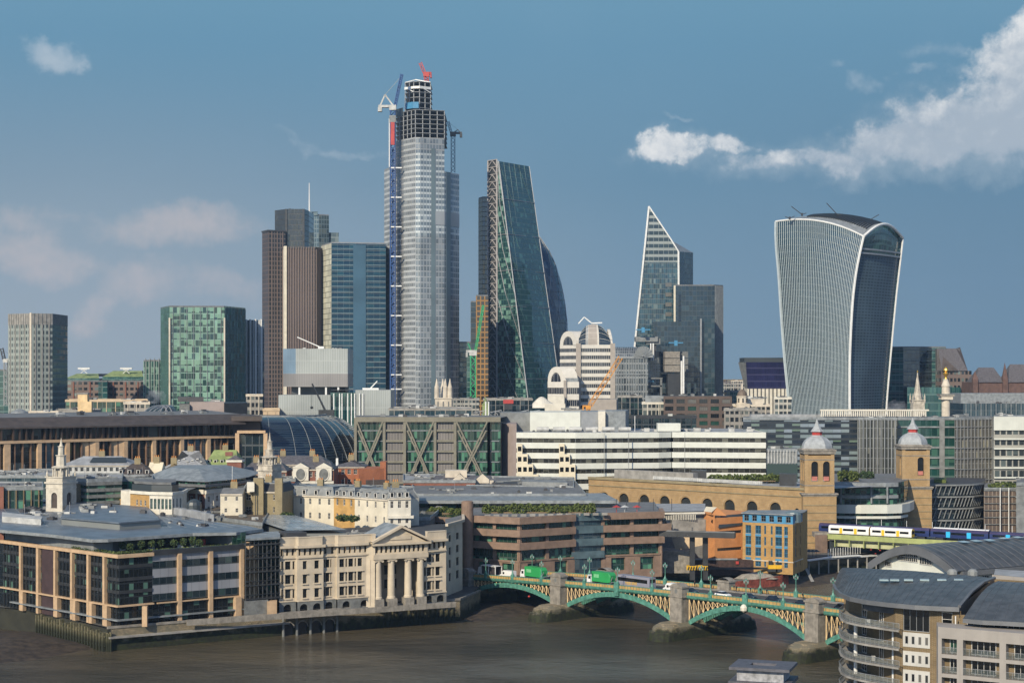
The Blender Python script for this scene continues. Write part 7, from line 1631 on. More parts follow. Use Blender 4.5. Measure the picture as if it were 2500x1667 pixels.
#  older houses and churches in the left middle
g('gl_dormer',(.03,.035,.04),None,0,(.6,.6,.56),.12,.12,wob=.02)
def house(label,px0,px1,d,pe,pr,wm='render_cream',rm='slate',ncol=6,nrow=2,dep=12,hip=.25,ww=1.0,wh=1.7,fl=3.4,dorm=0,dd=0.0,name='house',cat='house',chim=1,mansard=False,fm='frame_white',gm=('pane_dark','pane_mid'),side=True,cornice='stone_pale',base=5,chm='brick_stock',units=0):
 A,B_=P(px0,d),P(px1,d+dd);b=Bld(name,label,cat,(*A,base));ze,zr=Z(pe,d),Z(pr,d+dep*.5);L=dirn(A,B_)[2];dr,nn,_=dirn(A,B_)
 rws=[(ze-.7-wh-k*fl,wh)for k in range(nrow)if ze-.7-wh-k*fl>base+1]
 b.fac(A,B_,base,ze,ncol,rws,wm,ww=ww,rec=.22,nx=2,ny=2,fm=fm,gm=gm)
 bk=(-nn[0]*dep,-nn[1]*dep);C_,D_=shift(B_,bk),shift(A,bk)
 b.p('wall',wm).wallq(B_,C_,base,ze);b.p('wall',wm).wallq(C_,D_,base,ze);b.p('wall',wm).wallq(D_,A,base,ze)
 q=lambda u,v,z:(*shift(lerp(A,B_,u),(-nn[0]*dep*v,-nn[1]*dep*v)),z)
 h=hip*dep/L
 if mansard:
  k_=min(1.3/L,.2);kv=1.3/dep;R_=[q(k_,kv,zr),q(1-k_,kv,zr),q(1-k_,1-kv,zr),q(k_,1-kv,zr)];E_=[q(0,0,ze),q(1,0,ze),q(1,1,ze),q(0,1,ze)]
  for i in range(4):b.p('mansard_roof',rm).face([E_[i],E_[(i+1)%4],R_[(i+1)%4],R_[i]])
  b.p('flat_roof','lead_roof').face(R_)
  for i in range(4):b.p('roof_ridge','lead_roof').tube(R_[i],R_[(i+1)%4],.22,4);b.p('roof_ridge','lead_roof').tube(E_[i],R_[i],.2,4)
 else:
  E_=[q(-.01,-.03,ze),q(1.01,-.03,ze),q(1.01,1.03,ze),q(-.01,1.03,ze)];r0,r1=q(h,.5,zr),q(1-h,.5,zr)
  m=b.p('roof',rm);m.face([E_[0],E_[1],r1,r0]);m.face([E_[2],E_[3],r0,r1]);(m if hip else b.p('gable',wm)).face([E_[1],E_[2],r1]);(m if hip else b.p('gable',wm)).face([E_[3],E_[0],r0])
 b.p('eaves',cornice).ribbon([A,B_],.35,ze-.3,ze+.1,off=.02)
 for k in range(dorm):
  u=(k+.5)/dorm;z_=ze+(zr-ze)*.12;c=q(u,.06 if mansard else .12,z_);hh=(zr-ze)*.55 if mansard else 1.3
  mb=b.solo('dormer',fm if fm!='frame_dark' else 'lead_roof');mb.box(c,dr,1.15,1.6,hh);mb.use('pane_dark').wallq(shift(c[:2],(-dr[0]*.38+nn[0]*.83,-dr[1]*.38+nn[1]*.83)),shift(c[:2],(dr[0]*.38+nn[0]*.83,dr[1]*.38+nn[1]*.83)),z_+.15,z_+hh-.15)
  mb.use(rm).face([(c[0]-dr[0]*.7+nn[0]*.9,c[1]-dr[1]*.7+nn[1]*.9,z_+hh+.02),(c[0]+dr[0]*.7+nn[0]*.9,c[1]+dr[1]*.7+nn[1]*.9,z_+hh+.02),(c[0]+dr[0]*.7-nn[0]*1.4,c[1]+dr[1]*.7-nn[1]*1.4,z_+hh+.25),(c[0]-dr[0]*.7-nn[0]*1.4,c[1]-dr[1]*.7-nn[1]*1.4,z_+hh+.25)])
 for k in range(chim):
  c=q((k+.6)/(chim+.2),.5,zr-1.2);mb=b.solo('chimney_stack',chm);mb.box(c,dr,2.0,.9,3.0)
  for j in range(3):mb.use('paint_orange').lathe((c[0]+dr[0]*(j-1)*.6,c[1]+dr[1]*(j-1)*.6),[(.16,c[2]+3),(.13,c[2]+3.6)],6)
 b.ze,b.zr,b.A,b.B,b.q=ze,zr,A,B_,q
 if not mansard and L>8:
  for k in range(2):c=q(.2+.55*k,.5,zr);b.solo('aerial','steel_grey').tube((c[0],c[1],zr-.3),(c[0],c[1],zr+2.2),.05,3)
 if units:b.units([q(.1,.15,0)[:2],q(.9,.15,0)[:2],q(.9,.85,0)[:2],q(.1,.85,0)[:2]],zr,units,1.8)
 return b
def steeple(label,px,d,pc,wpx,tiers,m='stone_church',arch=True,group=None):
 """square tower to pc, then stacked tiers (half width m, py top)"""
 b=Bld('church_steeple',label,'church',(X(px,d),d,5),group);x,w_=X(px,d),wpx/F*d;y=d+w_/2;zc_=Z(pc,d)
 r2=(cos(-.45),sin(-.45));H_=w_/2*.8
 cs=[(x+H_*(i*r2[0]-j*r2[1]),y+H_*(i*r2[1]+j*r2[0]))for i,j in((-1,-1),(1,-1),(1,1),(-1,1))]
 for i in range(4):
  a,c=cs[i],cs[(i+1)%4];L=dirn(a,c)[2]
  if i in(0,3,1):b.p('tower_wall',m).wall(a,c,5,zc_,[(L*.32,L*.68,zc_-7.2,zc_-2.6)],.5,True);d2,n2,_=dirn(a,c);b.solo('belfry_louvre','barge_red' if 0 else 'roof_brown').wallq(shift(lerp(a,c,.32),(-n2[0]*.45,-n2[1]*.45)),shift(lerp(a,c,.68),(-n2[0]*.45,-n2[1]*.45)),zc_-7.2,zc_-2.6)
  else:b.p('tower_wall',m).wallq(a,c,5,zc_)
 for z_,t,h in((zc_,.45,.5),(zc_+.5,.15,1.3),(zc_+1.8,.35,.3),(zc_-1.4,.2,.3)):b.p('cornice',m).ribbon(cs,t,z_,z_+h,off=-.1 if t> .16 else-.2,closed=True)
 b.p('tower_roof',m).face([(*c,zc_+.5)for c in cs])
 z0=zc_+.5;prev=None
 for k,(hw,py,kind)in enumerate(tiers):
  z1=Z(py,d)
  if kind=='cols':
   b.solo('lantern_core',m).lathe((x,y),[(hw*.55,z0),(hw*.55,z1)],8,.3)
   for j in range(8):a=j*pi/4+.2;b.solo('lantern_column',m).tube((x+hw*.92*cos(a),y+hw*.92*sin(a),z0),(x+hw*.92*cos(a),y+hw*.92*sin(a),z1-.3),.24,6)
   b.solo('lantern_cornice',m).lathe((x,y),[(hw*1.1,z1-.3),(hw*1.15,z1),(hw*.8,z1+.3)],12)
  elif kind=='spire':b.solo('spirelet',m).lathe((x,y),[(hw,z0),(hw*.6,z0+(z1-z0)*.3),(hw*.3,z0+(z1-z0)*.65),(.06,z1)],8);b.solo('weather_vane','steel_dark').tube((x,y,z1-.5),(x,y,z1+1.8),.07,4)
  else:b.solo('lantern_stage',m).lathe((x,y),[(hw,z0),(hw*.92,z1-.3),(hw*1.1,z1-.2),(hw*1.1,z1)],8)
  z0=z1
 for i in range(4):c=cs[i];b.solo('corner_urn',m).lathe(lerp(c,(x,y),.08),[(.25,zc_+2.1),(.4,zc_+2.8),(.15,zc_+3.4),(0,zc_+4.1)],8)
 return b
SC1=mat('stone_church_pale',(.58,.53,.44),.85,nscale=.5,var=.12,streak=.2)
steeple('cream stone church tower with tiered baroque steeple at the far left',141,505,1181,64,[(2.5,1141,'cols'),(1.55,1112,'stage'),(.95,1090,'stage'),(.6,1070,'spire')],'stone_church_pale').done()
steeple('second cream church steeple with open octagonal lantern in front of the dark glass dome',655,545,1150,52,[(2.3,1116,'cols'),(1.5,1098,'stage'),(.9,1078,'stage'),(.55,1056,'spire')],'stone_church').done()
b=house('white grey roofed office with a long dark skylight behind the left church steeple',150,322,598,1136,1113,'plant_white','roof_light',12,2,16,.35,1.1,1.3,name='grey_roofed_office',cat='office building',fm='frame_grey')
b.p('skylight','gl_dark').face([(*b.q(.38,.1,0)[:2],b.ze+1.0),(*b.q(.9,.1,0)[:2],b.ze+1.0),(*b.q(.88,.3,0)[:2],b.ze+2.6),(*b.q(.40,.3,0)[:2],b.ze+2.6)]);b.done()
house('brown slate roofed house with white dormers and a sunlit yellow end',283,368,560,1160,1131,'render_cream','roof_brown',5,2,13,.3,dorm=4).done()
b=house('yellow rendered gable standing between brown and olive roofs',358,392,566,1160,1128,'cream_panel','cream_panel',2,1,10,0,.8,1.2);b.done()
house('olive brown roofed house right of the yellow gable',392,440,572,1152,1130,'render_cream',mat('roof_olive',(.22,.16,.08),.8),3,2,12,.3).done()
b=house('steep pale grey slate roof with small skylights in front of the bronze framed office',388,512,600,1146,1100,'stone_grey',mat('slate_pale',(.34,.345,.345),.6,nscale=1.5,var=.2),6,1,24,.5);
for k in range(7):b.solo('rooflight','plant_white').box(b.q(.25+.09*k,.18+.04*(k%3),b.ze+(b.zr-b.ze)*(.40+.07*(k%3))),(1,0),.9,1.2,.35)
b.done()
b=house('olive green painted roof with a rusty patch and small arched dormers',500,580,612,1136,1098,'stone_pale',mat('roof_lime',(.27,.33,.12),.7),6,1,18,.1,dorm=5);b.p('rust_patch','brick_red').face([(*b.q(.55,.28,0)[:2],b.ze+(b.zr-b.ze)*.62),(*b.q(.78,.28,0)[:2],b.ze+(b.zr-b.ze)*.62),(*b.q(.75,.4,0)[:2],b.ze+(b.zr-b.ze)*.88),(*b.q(.52,.4,0)[:2],b.ze+(b.zr-b.ze)*.88)]);b.done()
b=Bld('brick_lift_house','square red brick roof house with a white cornice left of the second steeple','building',(*P(570,575),5));q=P(571,575);b.p('wall','brick_red').box((q[0],q[1]+3,5),(1,0),4.8,5,Z(1128,575)-5);b.p('cornice','stone_white').box((q[0],q[1]+3,Z(1128,575)),(1,0),5.4,5.6,.7);b.p('roof','slate').lathe((q[0],q[1]+3),[(3.6,Z(1128,575)+.7),(0,Z(1128,575)+2.3)],4,pi/4);b.done()
house('red brick block with slate mansard and white windows beside the second steeple',588,700,582,1150,1128,'brick_red','slate',8,3,14,.2,1.0,1.9,chim=2).done()
house('long slate roofed block behind the second steeple',640,800,610,1134,1112,'stone_pale','slate',10,2,16,.2,units=0,chim=2).done()
b=house('red brick and white block with two big round gable windows',716,815,575,1146,1126,'brick_red','slate',8,3,14,.15,.9,1.8,name='round_window_block',cat='building')
for t in(.19,.76):
 q=b.q(t,-.06,b.ze-1);mb=b.solo('pedimented_gable','stone_white');A_=(q[0]-2.6,q[1]);B__=(q[0]+2.6,q[1])
 mb.prism([A_,B__,shift(B__,(0,2)),shift(A_,(0,2))],b.ze-3.6,b.ze+.6);mb.face([(q[0]-3,q[1]-.1,b.ze+.6),(q[0]+3,q[1]-.1,b.ze+.6),(q[0],q[1]-.1,b.ze+2.3)]);mb.use('slate').face([(q[0]-3,q[1]-.1,b.ze+.6),(q[0],q[1]-.1,b.ze+2.3),(q[0],q[1]+5,b.ze+2.3),(q[0]-3,q[1]+5,b.ze+.6)]);mb.face([(q[0],q[1]-.1,b.ze+2.3),(q[0]+3,q[1]-.1,b.ze+.6),(q[0]+3,q[1]+5,b.ze+.6),(q[0],q[1]+5,b.ze+2.3)])
 mr=b.solo('round_window','stone_grey');mr.face([(q[0]+1.55*cos(a*pi/10),q[1]-.15,b.ze-1.5+1.9*sin(a*pi/10))for a in range(20)]);mr.use('stone_white')
 for k in range(20):
  a0,a1=k*pi/10,(k+1)*pi/10;mr.face([(q[0]+r_*1.55*cos(a),q[1]-.2,b.ze-1.5+r_*1.9*sin(a))for r_,a in((1,a0),(1.18,a0),(1.18,a1),(1,a1))])
b.p('white_string','stone_white').ribbon([b.A,b.B],.5,b.ze-4.6,b.ze-3.8,off=.1);b.done()
b=house('red orange brick house with grey hipped roof and a tall blank wall',815,890,592,1140,1122,'brick_orange' if 0 else brick('brick_tomato',(.38,.13,.06),mortar=(.3,.16,.1)),'slate',5,3,16,.4,1.2,1.7)
q=P(885,585);b.p('blank_wall','brick_tomato').prism([P(876,584),P(938,588),P(938,602),P(876,600)],5,Z(1143,588));b.p('tall_stack','brick_tomato').box((*P(937,592),5),(1,0),2.0,8,Z(1126,592)-5);b.p('lower_roof','roof_brown').prism([P(893,580),P(950,582),P(950,586.9),P(893,583.5)],5,Z(1172,582));b.done()
b=Bld('hipped_roof_block','brick and white block under a large grey hipped roof with a glass clerestory','office building',(*P(375,540),5))
ch=[P(362,548),P(415,533),P(500,526),P(560,536),P(600,550)];ze=Z(1173,530);bk=[(ch[-1][0],575),(ch[0][0],575)]
o=offs(ch+bk,1.2,True);mid_=[lerp(p,(X(470,552),552),.5)for p in ch+bk]
for i in range(7):k=(i+1)%7;b.p('hipped_roof','lead_roof').face([(*o[i],ze),(*o[k],ze),(*mid_[k],Z(1144,540)),(*mid_[i],Z(1144,540))])
b.p('hipped_roof','lead_roof').face([(*p,Z(1144,540))for p in mid_]);b.p('roof_skirt','roof_grey').ribbon(ch,2.5,ze-1.6,ze-.9,off=-.5)
for i in range(4):
 Lw=dirn(ch[i],ch[i+1])[2];b.p('clerestory_glazing','gl_green').wallq(ch[i],ch[i+1],ze-2.5,ze-.2,NU(ch[i],ch[i+1],1),1,i*9);b.p('white_band','stone_white').ribbon([ch[i],ch[i+1]],.6,ze-3.8,ze-2.5)
 n=max(1,round(Lw/3.4));b.fac(ch[i],ch[i+1],5,ze-3.8,n,[(ze-6.4-k*3.1,1.8)for k in range(2)],'brick_red' if i%2 else 'stone_white',ww=1.1,rec=.2,part='brick_wall')
 for k in range(n):b.solo('white_pilaster','stone_white').fin(ch[i],ch[i+1],k*Lw/n+.3,.6,.25,9,ze-3.8)
b.p('flag_pole','steel_white').tube((*P(567,530),ze-2),(*P(567,530),ze+4.5),.08,4);b.done()
b=flat('dark green glass office right of the cream church tower',[P(176,520),P(215,514),P(297,520),P(300,545),P(180,545)],Z(1172,516),'roof_light','gl_green','dark_glass_office',8,big=1.8);bands(b,[P(176,519.8),P(215,513.8),P(297,519.8)],[Z(1172+15.5*k+12,516)for k in range(4)],1.0,.3,'stone_grey');b.p('brick_fin','brick_brown').prism([P(176,518),P(197,515),P(197,516),P(176,519)],5,Z(1180,516));b.done()
b=flat('dark glass corner block with small white terrace left of the hipped roof block',[P(290,530),P(372,534),P(372,550),P(290,550)],Z(1170,532),'roof_grey','gl_green',units=3,big=1.5);b.p('white_stair','stone_white').prism([P(295,516),P(320,513),P(320,522),P(295,524)],5,Z(1198,515));b.done()
b=Bld('rounded_white_block','low white and ochre block with rounded glass attic and an arched window','building',(*P(380,500),5));ch=[P(318,503),P(365,497),P(420,495),P(445,500),P(456,510)];ze=Z(1206,498)
b.fac(ch[0],ch[1],5,ze,[.35,.55,.78],[(ze-3.4,1.6)],'brick_ochre',ww=.9,rec=.2);b.fac(ch[1],ch[2],5,ze,6,[(ze-4.2,3.0)],'stone_white',ww=.85,rec=.3,gm='pane_green',fm='frame_grey');b.fac(ch[2],ch[3],5,ze,3,[(ze-4.2,3.0)],'stone_white',ww=.75,rec=.3,gm='pane_green',fm='frame_grey');b.p('wall','stone_white').wallq(ch[3],ch[4],5,ze)
b.p('cornice','stone_white').ribbon(ch,.5,ze-.1,ze+.8,off=-.1);b.p('attic','gl_dark').prism([P(322,508),P(370,502),P(420,501),P(436,506),P(436,520),P(322,520)],ze,ze+2.4,False);b.p('attic_roof','roof_grey').prism([P(328,510),P(372,504),P(418,503),P(430,507),P(430,520),P(328,520)],ze+2.4,ze+3.1);b.p('terrace','stone_grey').face([(*p,ze+.1)for p in ch]+[(X(456,510),530,ze+.1),(X(318,503),530,ze+.1)])
mb=b.solo('arched_glass','gl_dark');q=P(474,492);mb.lathe(q,[(2.2,5),(2.2,Z(1232,492)),(1.9,Z(1225,492)),(1.0,Z(1219,492)),(0,Z(1217,492))],12);b.done()
b=flat('red brick corner with a green glass front at the far left edge',[P(-40,520),P(12,518),P(104,520),P(104,545),P(-40,545)],Z(1192,519),'roof_grey','gl_green','brick_and_glass_office',6,big=2);b.p('brick_front','brick_red').prism([P(-40,517),P(9,516.5),P(9,519),P(-40,519)],5,Z(1188,518));finsof(b,[P(12,517.8),P(104,519.8)],2.4,.35,.4,5,Z(1196,519),'brick_brown');b.done()
flat('grey glass roofed block left of the cream church tower',[P(-60,560),P(110,560),P(110,585),P(-60,590)],Z(1163,560),'roof_light','gl_willis2',units=10,big=2.4).done()
flat('long low grey roof behind the cream church tower',[P(-60,610),P(300,612),P(300,640),P(-60,640)],Z(1158,610),'roof_light','gl_willis2',units=14,big=2).done()
flat('cluster of low roofs between the hipped roof and the brick houses',[P(560,570),P(720,565),P(720,578),P(560,580)],Z(1170,568),'roof_grey','brick_red',units=8,big=1.8).done()
b=house('yellow stock brick house with two tall chimneys and a white dormer',590,690,505,1200,1176,'brick_stock','roof_dark',3,3,13,.1,1.7,1.7,fl=3.6,mansard=True,dd=-2)
for px,w_,yt in((632,2.9,1166),(681,2.2,1167)):b.solo('chimney_stack','brick_stock').box((*P(px,503),5),(1,0),w_,2.2,Z(yt,503)-5)
b.solo('white_dormer','stone_white').prism([P(603,500),P(621,500),P(621,503),P(603,503)],Z(1200,500),Z(1177,500));b.p('drain_pipe','steel_dark').tube((*P(624,501),8),(*P(624,501),Z(1180,501)),.14,4);b.done()
b=house('low cream gabled house in front of the hipped roof block',538,592,500,1206,1190,'render_cream','roof_grey',2,2,10,0,.8,1.2,units=0);b.done()
for i,(x0,x1,d0,dd,lab,wm_,n)in enumerate(((700,815,515,-7,'cream terrace with grey mansard roof, left section with few windows','render_cream',5),(815,866,505,-5,'ochre rendered middle section of the mansard roofed terrace','paint_ochre' if 0 else mat('render_ochre',(.50,.30,.10),.8),3),(866,948,499,-10,'cream section of the mansard roofed terrace next to its corner pavilion','render_cream',4))):
 b=house(lab,x0,x1,d0,1208+i*3,1183+i*3,wm_,'plant_grey',n,3,12,0,.8,1.8,fl=4.2,dorm=n if i!=0 else 4,dd=dd,mansard=True,name='terrace_house');b.done()
b=house('cream stone corner pavilion with curved mansard roof and round windows',948,1003,488,1217,1190,'stone_white','plant_grey',3,2,14,0,.9,2.0,fl=4.4,dorm=3,mansard=True,name='corner_pavilion',cat='building',dd=1.5)
b.p('cornice','stone_white').ribbon([P(946,488),P(1005,489.3),(X(1005,489.3),500)],.7,b.ze-5.6,b.ze-4.9,off=-.1)
for px in(962,990):mb=b.solo('round_window','pane_mid');q=P(px,487.2);mb.face([(q[0]+.75*cos(a*pi/6),q[1],b.ze-8.4+.9*sin(a*pi/6))for a in range(12)])
b.done()
flat('flat grey roofs behind the cream mansard terrace',[P(690,540),P(1010,520),P(1010,545),P(690,560)],Z(1192,540),'roof_grey','brick_stock',units=18,big=2).done()
e=empty('bare_tree',(*P(62,600),5),'bare brown winter tree in front of the bronze framed office','tree');x,y=P(62,600);mb=MB().use('twig_brown');mb.tube((x,y,5),(x,y,20),.35,6,.2);mb.build('trunk',e)
mb=MB().use('twig_brown')
for k in range(26):a=rt.uniform(0,6.3);r_=rt.uniform(2,7);mb.tube((x,y,rt.uniform(13,19)),(x+r_*cos(a),y+r_*.6*sin(a),rt.uniform(20,27)),.12,3,.05)
leaves(mb,(x,y,22),7.5,4,4.5,900,.42,rt,.1);mb.build('crown',e)
for i,(px,d,z_)in enumerate(((838,492,24.4),(860,490,24.4),(700,500,24.5))):
 e=empty('roof_shrub',(*P(px,d),z_),('olive shrub at the left foot of the ochre terrace section','olive shrub at the right foot of the ochre terrace section','low shrub on the brown gravel roof behind the atrium glass')[i],'shrub','shrubs on the mossy roof');mb=MB().use('leaf_dark');leaves(mb,(*P(px,d),z_+.7),2.2,1.4,.9,200,.45,rt);mb.use('hedge_green');leaves(mb,(*P(px,d),z_+.9),2.0,1.3,.8,90,.4,rt);mb.build('foliage',e)
 #  the green iron bridge
Q0=(-12.4,495.8);qd=(.6627,-.7489);qn=(qd[1],-qd[0])
def deck(s):return 12.05-3.3*((s-140)/140.0)**2-1.1
def bp(s,o=0.0,z=None):return(Q0[0]+qd[0]*s+qn[0]*o,Q0[1]+qd[1]*s+qn[1]*o)+((z,)if z is not None else())
PS=[0,38.5,83,126,170.5,209];WB=16.5
b=Bld('iron_arch_bridge','green iron road bridge of low arches with ochre parapets on stone piers','bridge',bp(0,0,0))
def strip(mb,s0,s1,n,f):
 """f(s) -> list of (offset, z) cross-section points"""
 for k in range(n):
  a,c=s0+(s1-s0)*k/n,s0+(s1-s0)*(k+1)/n;pa,pc=f(a),f(c)
  for i in range(len(pa)-1):mb.face([bp(a,*pa[i]),bp(c,*pc[i]),bp(c,*pc[i+1]),bp(a,*pa[i+1])])
strip(b.p('road',mat('asphalt',(.065,.062,.06),.85,var=.2,nscale=.4)),-12,209,44,lambda s:[(-2.4,deck(s)),(-WB+2.4,deck(s))])
for(o0,o1)in((0,-2.4),(-WB+2.4,-WB)):strip(b.p('pavement' if o0==0 else 'far_pavement','concrete'),-12,209,44,lambda s:[(o0-.1,deck(s)+.14),(o1+.1,deck(s)+.14)]if o0==0 else[(o0,deck(s)+.14),(o1,deck(s)+.14)])
strip(b.p('kerb','granite_grey'),-12,209,44,lambda s:[(-2.3,deck(s)+.15),(-2.4,deck(s)+.15),(-2.41,deck(s))]);strip(b.p('far_kerb','granite_grey'),-12,209,44,lambda s:[(-WB+2.41,deck(s)),(-WB+2.4,deck(s)+.15),(-WB+2.3,deck(s)+.15)])
for k in range(36):
 s=2+k*5.7;b.solo('lane_marking','plant_white').face([bp(s,-8.2,deck(s)+.012),bp(s+2,-8.2,deck(s+2)+.012),bp(s+2,-8.35,deck(s+2)+.012),bp(s,-8.35,deck(s)+.012)])
strip(b.p('deck_underside','stone_grey'),-4,209,40,lambda s:[(-WB,deck(s)-.5),(0,deck(s)-.5)])
for i in range(5):
 s0,s1=PS[i]+(2.6 if i else 2.2),PS[i+1]-2.6;sm=(s0+s1)/2;zk=deck(sm)-1.35;zs=3.9 if i else 4.2
 rib=lambda s:zs+(zk-zs)*(1-((s-sm)/((s1-s0)/2))**2)
 for o in(.05,-5.4,-10.9,-WB-.05):
  out=o in(.05,-WB-.05)
  mb=b.solo('arch_rib','paint_teal')
  strip(mb,s0,s1,26,lambda s:[(o-.45,rib(s)-.75),(o,rib(s)-.75),(o,rib(s)+.55),(o-.45,rib(s)+.55),(o-.45,rib(s)-.75)])
 for o in(.0,-WB):
  mb=b.solo('spandrel_ironwork','paint_cream');n=int((s1-s0)/1.55)
  for k in range(n+1):
   s=s0+(s1-s0)*k/n;z0,z1=rib(s)+.5,deck(s)-.55
   if z1-z0> .25:
    mb.tube(bp(s,o-.2,z0),bp(s,o-.2,z1),.14,4)
    s2=s0+(s1-s0)*(k+1)/n
    if k<n and z1-z0> .9:mb.tube(bp(s,o-.2,z0),bp(s2,o-.2,deck(s2)-.55),.07,3);mb.tube(bp(s,o-.2,z1),bp(s2,o-.2,max(rib(s2)+.5,z0*.5)),.07,3)
 strip(b.solo('cornice_girder','paint_teal'),PS[i]+2.2,PS[i+1]-2.2,12,lambda s:[(-.3,deck(s)-.65),(.12,deck(s)-.6),(.4,deck(s)-.25),(.5,deck(s)+.25),(.2,deck(s)+.3),(-.3,deck(s)+.3)])
 for o,tg in((.12,1),(-WB-.1,0)):
  strip(b.solo('parapet_panel','paint_ochre'),PS[i]+2.2,PS[i+1]-2.2,12,lambda s:[(o,deck(s)+.3),(o,deck(s)+1.05),(o-.25,deck(s)+1.05),(o-.25,deck(s)+.1)])
  strip(b.solo('parapet_rail','paint_teal'),PS[i]+2.2,PS[i+1]-2.2,12,lambda s:[(o+.08,deck(s)+1.05),(o+.08,deck(s)+1.18),(o-.33,deck(s)+1.18),(o-.33,deck(s)+1.05)])
  n=int((PS[i+1]-PS[i]-4.4)/1.05);mb=b.solo('parapet_frets','paint_teal')
  for k in range(n):s=PS[i]+2.7+k*1.05;mb.box(bp(s,o+.03,deck(s)+.3),qd,.07,.1,.76)
def pier(i,s,hw,ztop,full=True):
 c=bp(s,.2)
 for side,o in((1,.6),(-1,-WB-.6)):
  c=bp(s,o);mb=b.solo('stone_pier','granite_grey')
  mb.box((*c,2.8),qd,hw*1.9,2.8,ztop-1.2-2.8);mb.box((*c,ztop-1.2),qd,hw*2+.5,3.2,.45);mb.box((*c,ztop-.75),qd,hw*2-.2,2.5,1.9);mb.box((*c,ztop+1.15),qd,hw*2+.3,2.9,.4)
  for k in range(6):a0,a1=pi*k/6,pi*(k+1)/6;q=lambda a,oo:bp(s-cos(a)*(hw*.9),o+side*oo,ztop+1.5+sin(a)*.75);mb.face([q(a0,1.2),q(a1,1.2),q(a1,-1.2),q(a0,-1.2)][::side]);mb.face([q(a0,1.2),bp(s,o+side*1.2,ztop+1.5),q(a1,1.2)])
  mb.use('stone_grey').face([bp(s+.5*cos(a*pi/5),o+side*1.27,ztop+.35+.62*sin(a*pi/5))for a in range(10)][::side])
 if full:
  mb=b.solo('pier_base','river_wall');mb.use('river_wall')
  hwb=hw+1.3;pts=[]
  for k in range(9):a=-pi/2+pi*k/8;pts.append((hwb*sin(a),5.2+3.4*cos(a)))
  for k in range(9):a=pi/2+pi*k/8;pts.append((hwb*sin(a),-WB-5.2+3.4*cos(a)))
  for z0,z1,e0,e1 in((-2,2.2,1.16,1.08),(2.2,3.2,1.03,1.0),(3.2,4.0,1.0,.74)):
   for k in range(18):
    a,c=pts[k],pts[(k+1)%18];f=lambda p,e:bp(s+p[0]*e,(p[1]+WB/2)*e-WB/2 if e> .9 else(p[1]+WB/2)*.9-WB/2)
    mb.face([(*f(a,e0),z0),(*f(c,e0),z0),(*f(c,e1),z1),(*f(a,e1),z1)][::-1])
   if z1==2.2 or z1==4.0:mb.face([(*f(p,e1),z1)for p in pts][::-1])
  m2=b.solo('pier_body','granite_grey');m2.box((*bp(s,-WB/2),2.8),qd,hw*1.7,WB,deck(s)-3.6)
pier(0,0,2.2,deck(0)+.6,False);b.p('abutment','river_wall').prism([bp(-14,.5),bp(2.0,.5),bp(2.0,-WB-.5),bp(-14,-WB-.5)],-1,deck(-2)-.6)
for i,s in enumerate(PS[1:]):pier(i+1,s,2.1 if i<4 else 2.4,deck(s)+1.0)
for s in(60.5,104.5):
 mb=b.solo('crown_pedestal','paint_teal');mb.box(bp(s,.45,deck(s)-1.6),qd,1.5,.5,3.6)
mb=b.solo('white_crest','stone_white');mb.lathe(bp(104.5,.9),[(0,deck(104)-2.4),(.8,deck(104)-1.8),(.9,deck(104)-1.0),(.5,deck(104)-.4),(0,deck(104)-.2)],8)
for s,dz in((24,0),(27.5,0),(25.5,-1.6)):b.solo('red_signal','paint_red').lathe(bp(s,-.3),[(0,deck(s)-2.9+dz),(.38,deck(s)-2.5+dz),(0,deck(s)-2.1+dz)],8)
b.done()
def lamp(s,o,label,tall=1.0):
 e=empty('bridge_lamp',bp(s,o,deck(s)+.1),label,'street lamp','green lamp posts along the bridge');x,y,z=bp(s,o,deck(s)+.1)
 mb=MB().use('paint_teal');mb.box((x,y,z-.6),qd,1.1,.55,2.1);mb.lathe((x,y),[(.42,z+1.5),(.16,z+2.2),(.12,z+2.6)],8);mb.build('pedestal',e)
 mb=MB().use('paint_teal');h=5.0*tall;mb.lathe((x,y),[(.10,z+2.4),(.08,z+h-.4),(.14,z+h-.3),(.07,z+h)],8);mb.tube((x-qd[0]*.6,y-qd[1]*.6,z+h-.5),(x+qd[0]*.6,y+qd[1]*.6,z+h-.5),.05,4);mb.build('pole',e)
 for dx,dz in((-.6,-.4),(.6,-.4),(0,.05)):
  mb=MB().use('lamp_glass');c=(x+qd[0]*dx,y+qd[1]*dx);zz=z+h+dz;mb.lathe(c,[(.1,zz),(.2,zz+.5)],6);mb.use('paint_teal').lathe(c,[(.24,zz+.5),(.08,zz+.75),(0,zz+.95)],6);mb.build('lantern',e)
 return e
mat('lamp_glass',(.35,.40,.38),.2,var=.05)
near=[7.5,19,31,48,60.5,73,93,104.5,116,135,148,160];nm=('first','second','third','fourth','fifth','sixth','seventh','eighth','ninth','tenth','eleventh','twelfth')
for k,s in enumerate(near):lamp(s,.05,f'{nm[k]} green lamp post from the left on the near parapet')
for k,s in enumerate([9,21,33,50,62,75,95,106.5,118,137,150,162]):lamp(s,-WB+.1,f'{nm[k]} green lamp post from the left on the far parapet')
